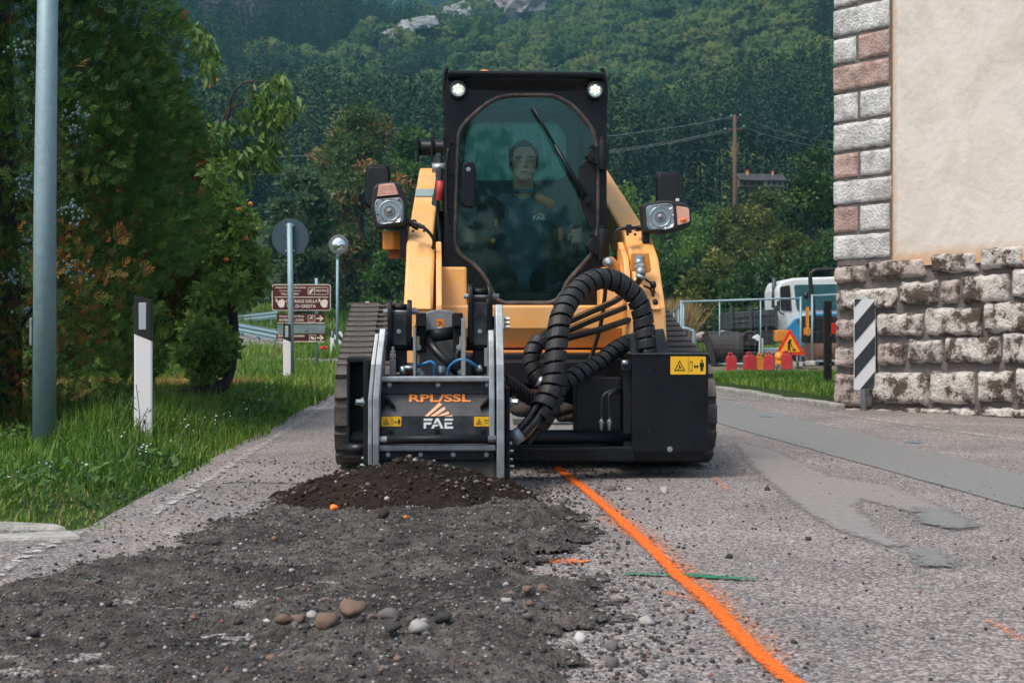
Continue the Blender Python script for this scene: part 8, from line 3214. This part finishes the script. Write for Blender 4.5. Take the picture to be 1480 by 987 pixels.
# lorry with a grey tipper bed and white-blue cab
YT = 33.5
tk = empty('tipper_truck', at(1150, 520, YT), 0, 'small tipper truck with white and blue cab and a grey dropside bed', 'truck')
o_ = tk.location.copy()
def tp3(px, py, Y=YT): return at(px, py, Y) - o_
def trect(px0, py0, px1, py1, y0, y1, name, m, bev=0, parent=tk):
    a, c_ = tp3(px0, py0, YT), tp3(px1, py1, YT)
    return MB().box2(a.x, c_.x, y0, y1, c_.z, a.z).build(name, m, parent, bev)
M['twhite'] = mat('white_truck_paint', (.72, .76, .76), .35, var=.06, dirt=((.3, .27, .22), .3, 4))
M['tblue'] = mat('blue_truck_paint', (.03, .24, .46), .35, var=.1)
M['tgrey'] = mat('grey_dropside', (.038, .048, .056), .5, var=.2, dirt=((.12, .11, .10), .4, 4))
M['rust'] = mat('rusty_steel', (.026, .023, .022), .65, var=.5, vscale=6, bump=.3, dirt=((.10, .085, .08), .5, 3))
# cab faces slightly left: front face seen, door on its left
cab_poly = [tp3(a, c_) for a, c_ in ((1123, 494), (1122, 420), (1127, 407), (1146, 402), (1210, 400), (1262, 402), (1268, 420), (1270, 494))]
tc_ = MB().prism([(p.x, p.z) for p in cab_poly], -.1, 1.6, 'y').build('cab', M['twhite'], tk, .05)
def on(pts, y, name, m, parent, th=.03, bev=0): return MB().prism([(tp3(*q).x, tp3(*q).z) for q in pts], y - th, y + .01, 'y').build(name, m, parent, bev)
on(round_poly([(1146, 412), (1263, 410), (1266, 448), (1150, 448)], 4, 3), -.10, 'windscreen', mat('truck_windscreen', (.035, .11, .13), .08), tc_)
on(round_poly([(1126, 415), (1140, 412), (1143, 450), (1127, 448)], 2, 2), -.10, 'door_window', M['inkblack'], tc_, .02)
on([(1136, 474), (1146, 461), (1172, 453), (1268, 452), (1268, 500), (1150, 500), (1140, 492)], -.10, 'front_panel', M['tblue'], tc_, .08, .02)
on([(1150, 462), (1160, 458), (1160, 466), (1150, 468)], -.17, 'headlamp', M['lens'], tc_, .02)
on([(1120, 436), (1124, 434), (1124, 449), (1120, 449)], -.25, 'wing_mirror', M['inkblack'], tc_, .05)
MB().tube([tp3(1123, 447, YT - .25), tp3(1128, 452, YT - .2), tp3(1133, 454, YT - .1)], .015, 6).build('mirror_arm', M['inkblack'], tc_)
on([(1124, 478), (1136, 476), (1136, 494), (1124, 494)], -.11, 'cab_step', M['inkblack'], tc_)
# bed with stakes
bed = MB().prism([(tp3(*q).x, tp3(*q).z) for q in ((1051, 452), (1120, 447), (1120, 471), (1055, 476))], -.35, 1.5, 'y').build('tipper_bed', M['tgrey'], tk, .02)
for px in (1053, 1081, 1117):
    a, c_ = tp3(px, 446), tp3(px, 474)
    MB().box2(a.x - .03, a.x + .03, -.40, -.345, c_.z, a.z + .06).build('stake', M['tgrey'], bed)
for py in (456, 463):
    a, c_ = tp3(1053, py + 1), tp3(1119, py - 4)
    MB().add([(a.x, -.37, a.z), (c_.x, -.37, c_.z), (c_.x, -.37, c_.z - .05), (a.x, -.37, a.z - .05), (a.x, -.34, a.z), (c_.x, -.34, c_.z), (c_.x, -.34, c_.z - .05), (a.x, -.34, a.z - .05)],
             [(0, 1, 2, 3), (4, 5, 1, 0), (3, 2, 6, 7)]).build('side_rib', M['tgrey'], bed)
MB().tube([tp3(1118, 445, YT + .3), tp3(1119, 401, YT + .3)], .05, 8).build('headboard_post', M['tgrey'], bed)
MB().box2(tp3(1054, 478).x, tp3(1140, 478).x, 0, 1.2, tp3(1054, 486).z, tp3(1054, 477).z).build('chassis', M['rust'], tk, .02)
for px, yy in ((1080, -.2), (1160, -.1), (1245, -.1), (1080, 1.4)):
    c_ = tp3(px, 504)
    w_ = MB().cyl((c_.x, yy - .02, c_.z), (c_.x, yy + .2, c_.z), .33, n=24).build('wheel', M['rubber'], tk, .03)
    MB().cyl((c_.x, yy - .04, c_.z), (c_.x, yy + .0, c_.z), .17, n=18).build('rim', M['greysteel'], w_)
# compaction roller behind the fence: orange chassis, black roll bar
YR = 30.5
rl = empty('road_roller', at(1185, 524, YR), 0, 'orange and black road roller with a roll bar behind the stone corner', 'road roller')
o2 = rl.location.copy()
def rp3(px, py, Y=YR): return at(px, py, Y) - o2
MB().tube(spline([rp3(1177, 478), rp3(1175, 440), rp3(1171, 402), rp3(1175, 393), rp3(1186, 390), rp3(1240, 390), rp3(1248, 396), rp3(1248, 440), rp3(1246, 478)], 5), .045, 10).build('roll_bar', M['inkblack'], rl)
mb = MB().box2(rp3(1170, 480).x, rp3(1240, 480).x, .1, .9, rp3(1170, 496).z, rp3(1170, 456).z)
mb.build('engine_cover', M['inkblack'], rl, .03)
mb = MB()
for (a, c_, d, e) in ((1167, 444, 1169, 486), (1164, 474, 1171, 484)):
    p0, p1 = rp3(a, c_), rp3(d, e)
    mb.box2(p0.x, p1.x, -.05, .2, p1.z, p0.z)
mb.build('orange_frame', M['orange2'], rl, .01)
c_ = rp3(1195, 508)
dr_ = MB().cyl((c_.x - .35, .35, c_.z), (c_.x + .75, .35, c_.z), .30, n=28).build('drum', mat('rusty_drum', (.14, .07, .045), .7, var=.3, vscale=5), rl)
for px in (1160, 1168):
    p0 = rp3(px, 470)
MB().box2(rp3(1128, 478).x, rp3(1147, 478).x, .5, .8, rp3(1128, 494).z, rp3(1128, 477).z).build('front_fork', M['orange2'], rl, .02)
st_ = rp3(1165, 432)
MB().cyl(st_, st_ + Vector((.0, 0, .14)), .05, n=10).build('hand_grip', M['inkblack'], rl)
# worn sweeper / bucket attachment parked in the yard
YB_ = 29.0
bk = empty('bucket_attachment', at(1050, 530, YB_ + .6), 0, 'rusty dark scraper bucket with a dirt covered top lying behind the fence', 'machine attachment')
o3 = bk.location.copy()
def bp3(px, py, Y=YB_ + .8): return at(px, py, Y) - o3
x0, x1 = bp3(1022, 500).x, bp3(1070, 500).x
zc_, r_b = bp3(1030, 504).z, .36
arc = [(-r_b * math.cos(a) + .3, zc_ + r_b * math.sin(a)) for a in np.linspace(-1.2, 2.0, 14)]
arc2 = [(-(r_b - .05) * math.cos(a) + .3, zc_ + (r_b - .05) * math.sin(a)) for a in np.linspace(2.0, -1.2, 14)]
bo = MB().prism(arc + arc2, x0, x1, 'x').build('bucket_shell', M['rust'], bk)
for x in (x0, x1):
    MB().prism(arc, x - .02, x + .02, 'x').build('side_cheek', M['rust'], bk)
mb = MB()
for k in range(46):
    t = random.random()
    p0 = bp3(1008 + 62 * t, 487 - 8 * t * (1 - t) + random.gauss(0, 1.2), YB_ + .9)
    r = random.uniform(.03, .09)
    mb.ball(p0, (r * 1.4, r, r), 8, 6)
mb.build('dirt_crust', mat('pale_dirt_crust', (.30, .27, .25), .9, var=.4, vscale=8, bump=.6, bscale=20), bk)
MB().prism([(bp3(*q).x, bp3(*q).z) for q in ((1012, 484), (1020, 478), (1026, 500), (1032, 522), (1028, 530), (1020, 508))], -.1, -.02, 'y').build('curved_arm', M['rust'], bk)
mb = MB().cyl(bp3(1072, 500) + Vector((0, .1, 0)), bp3(1098, 500) + Vector((0, .1, 0)), .12, n=14)
mb.box(bp3(1090, 492), (.25, .3, .22)).box(bp3(1078, 515), (.3, .4, .2)).box(bp3(1104, 488), (.35, .3, .3))
mb.tube(spline([bp3(1070, 488), bp3(1082, 480), bp3(1094, 486), bp3(1097, 505)], 5), .04, 8)
mb.build('hydraulic_motor', M['rust'], bk, .01)
MB().prism([(bp3(*q).x, bp3(*q).z) for q in ((1082, 488), (1090, 483), (1098, 490), (1097, 512), (1092, 512), (1092, 494))], -.25, -.15, 'y').build('pale_bracket', M['twhite'], bk, .01)
MB().box(bp3(1112, 507), (.42, .5, .12)).build('grey_foot', M['galv'], bk, .02)
mb = MB().cyl(bp3(1037, 528), bp3(1037, 528) + Vector((0, .2, 0)), .13, n=18)
mb.build('wheel', M['rubber'], bk)

# black post with a red reflector beside the house corner
p = at(1196, 559, 16.2)
bp_ = empty('marker_post', (p.x, 16.2, p.z - .05), 0, 'dark square post with a red reflector beside the house corner', 'post')
hgt = (559 - 435) / FPX * 16.2
MB().box2(-.042, .042, -.03, .03, 0, hgt + .05).build('post', M['inkblack'], bp_, .006)
for z in (.30, .62, .9):
    MB().cyl((.03, -.032, z), (.03, -.026, z), .008, n=8).build('screw', M['grey'], bp_)
zr = (559 - 475) / FPX * 16.2 + .05
MB().box2(.036, .115, -.05, -.031, zr - .06, zr + .06).build('reflector', M['signred'], bp_, .004)

# utility pole with its wires
YU = 92.0
pu = at(1062, 268, YU)
gz = float(hills_z(np.array([pu.x]), np.array([YU]))[0])
up = empty('utility_pole', (pu.x, YU, gz - .2), 0, 'brown wooden utility pole with insulators above the bushes', 'utility pole')
zt = at(1062, 166, YU).z - (gz - .2)
MB().tube([(0, 0, -.4), (0, 0, zt)], [.17, .11], 12).build('pole', M['wood'], up)
M['insul'] = mat('green_glass_insulator', (.22, .45, .42), .25)
zs_ = [(1048, 187), (1075, 183), (1057, 168), (1070, 167)]
for a, c_ in zs_:
    q = at(a, c_, YU) - up.location
    MB().lathe([(0, -.06), (.05, -.05), (.09, -.02), (.06, .02), (.08, .05), (0, .09)], (q.x, 0, q.z), 'z', 12).build('insulator', M['insul'], up)
z1 = (at(1062, 187, YU) - up.location).z
z2_ = (at(1062, 170, YU) - up.location).z
MB().box((0, 0, z1), (1.0, .09, .09)).build('crossarm', M['wood'], up)
MB().box((0, 0, z2_), (.5, .09, .09)).build('crossarm', M['wood'], up)
M['wire'] = mat('bare_wire', (.22, .25, .25), .5)
def wire(a, mid, b_, label, r=.016):
    A, B, Mi = a, b_, mid
    pts = []
    for k in range(41):
        t = k / 40
        pts.append(A * (1 - t) * (1 - 2 * t) + Mi * 4 * t * (1 - t) + B * t * (2 * t - 1))
    tag(MB().tube(pts, r, 5).build('power_line', M['wire']), label, 'power line')
wire(at(1048, 188, YU), at(740, 232, YU), at(250, 250, YU), 'lowest power line running left from the utility pole behind the cab')
wire(at(1057, 169, YU), at(740, 210, YU), at(250, 230, YU), 'upper power line running left from the top of the utility pole')
wire(at(1075, 184, YU + .3), at(740, 236, YU + .8), at(250, 253, YU + 1), 'power line close above the lowest one, from the pole left past the cab', .014)
wire(at(1075, 184, YU), at(1150, 206, YU + 3), at(1260, 226, YU + 6), 'power line running right from the utility pole to behind the house')
wire(at(1070, 168, YU), at(1150, 196, YU + 4), at(1260, 214, YU + 7), 'power line from the pole top running right to behind the house', .014)

# far houses among the trees
def far_house(px, py, Y, wpx, hpx, label, roofm, wallm, chim):
    p = at(px, py, Y)
    t = empty('farmhouse', p, .25, label, 'house')
    W, Hh = wpx / FPX * Y, hpx / FPX * Y
    MB().box2(-W * .44, W * .44, 0, W * .5, -Hh * .7, Hh * .35).build('wall', wallm, t)
    rf = MB().prism([(-.4, Hh * .1), (W * .25, Hh * 1.0), (W * .9, Hh * .3), (W * .9, Hh * .2), (W * .25, Hh * .88), (-.4, Hh * .0)], -W * .5, W * .5, 'x').build('roof', roofm, t)
    for cx in chim:
        MB().box((cx * W, W * .2, Hh * 1.05), (W * .07, W * .07, Hh * .5)).build('chimney', M['logopeach'], rf)
        MB().box((cx * W, W * .2, Hh * 1.35), (W * .10, W * .10, Hh * .12)).build('chimney_cap', M['signred'], rf)
    for k in (-.25, 0, .25):
        MB().box((k * W, -.02, -Hh * .3), (W * .09, .05, Hh * .4)).build('window', M['inkblack'], t)
    return t
M['roofdark'] = mat('dark_roof_tiles', (.055, .05, .055), .8, var=.3, vscale=2)
M['wallpink'] = mat('weathered_pink_wall', (.13, .095, .085), .9, var=.2, vscale=1)
M['wallpale'] = mat('pale_wall', (.24, .23, .21), .9, var=.2, vscale=1)
far_house(1087, 262, 118, 44, 12, 'farmhouse with a dark roof and chimney left of another one below the hill', M['roofdark'], M['wallpink'], (-.08,))
far_house(1119, 262, 122, 34, 11, 'smaller farmhouse with a reddish chimney under the dark conifers', M['roofdark'], M['wallpale'], (.02,))
far_house(408, 312, 110, 34, 16, 'small pale house glimpsed behind the round sign', M['wallpink'], M['wallpale'], ())
far_house(474, 312, 112, 26, 12, 'tiny house with pale walls glimpsed right of the round sign', M['wallpink'], M['wallpale'], ())

# ================================================================== HAZE
hz = MB().box2(-1700, 1700, -60, 2900, -3, 1500)
hm_ = bpy.data.materials.new('haze')
hm_.use_nodes = True
hm_.cycles.homogeneous_volume = True
n, l = nt(hm_)
n.remove(n['Principled BSDF'])
pv = n.new('ShaderNodeVolumePrincipled')
pv.inputs['Color'].default_value = (.30, .78, 1.0, 1)
pv.inputs['Density'].default_value = HAZE
pv.inputs['Anisotropy'].default_value = .2
l.new(pv.outputs[0], n['Material Output'].inputs['Volume'])
if HAZE > 0:
    tag(hz.build('haze', hm_), 'thin blue air between the valley and the mountain', kind='stuff')
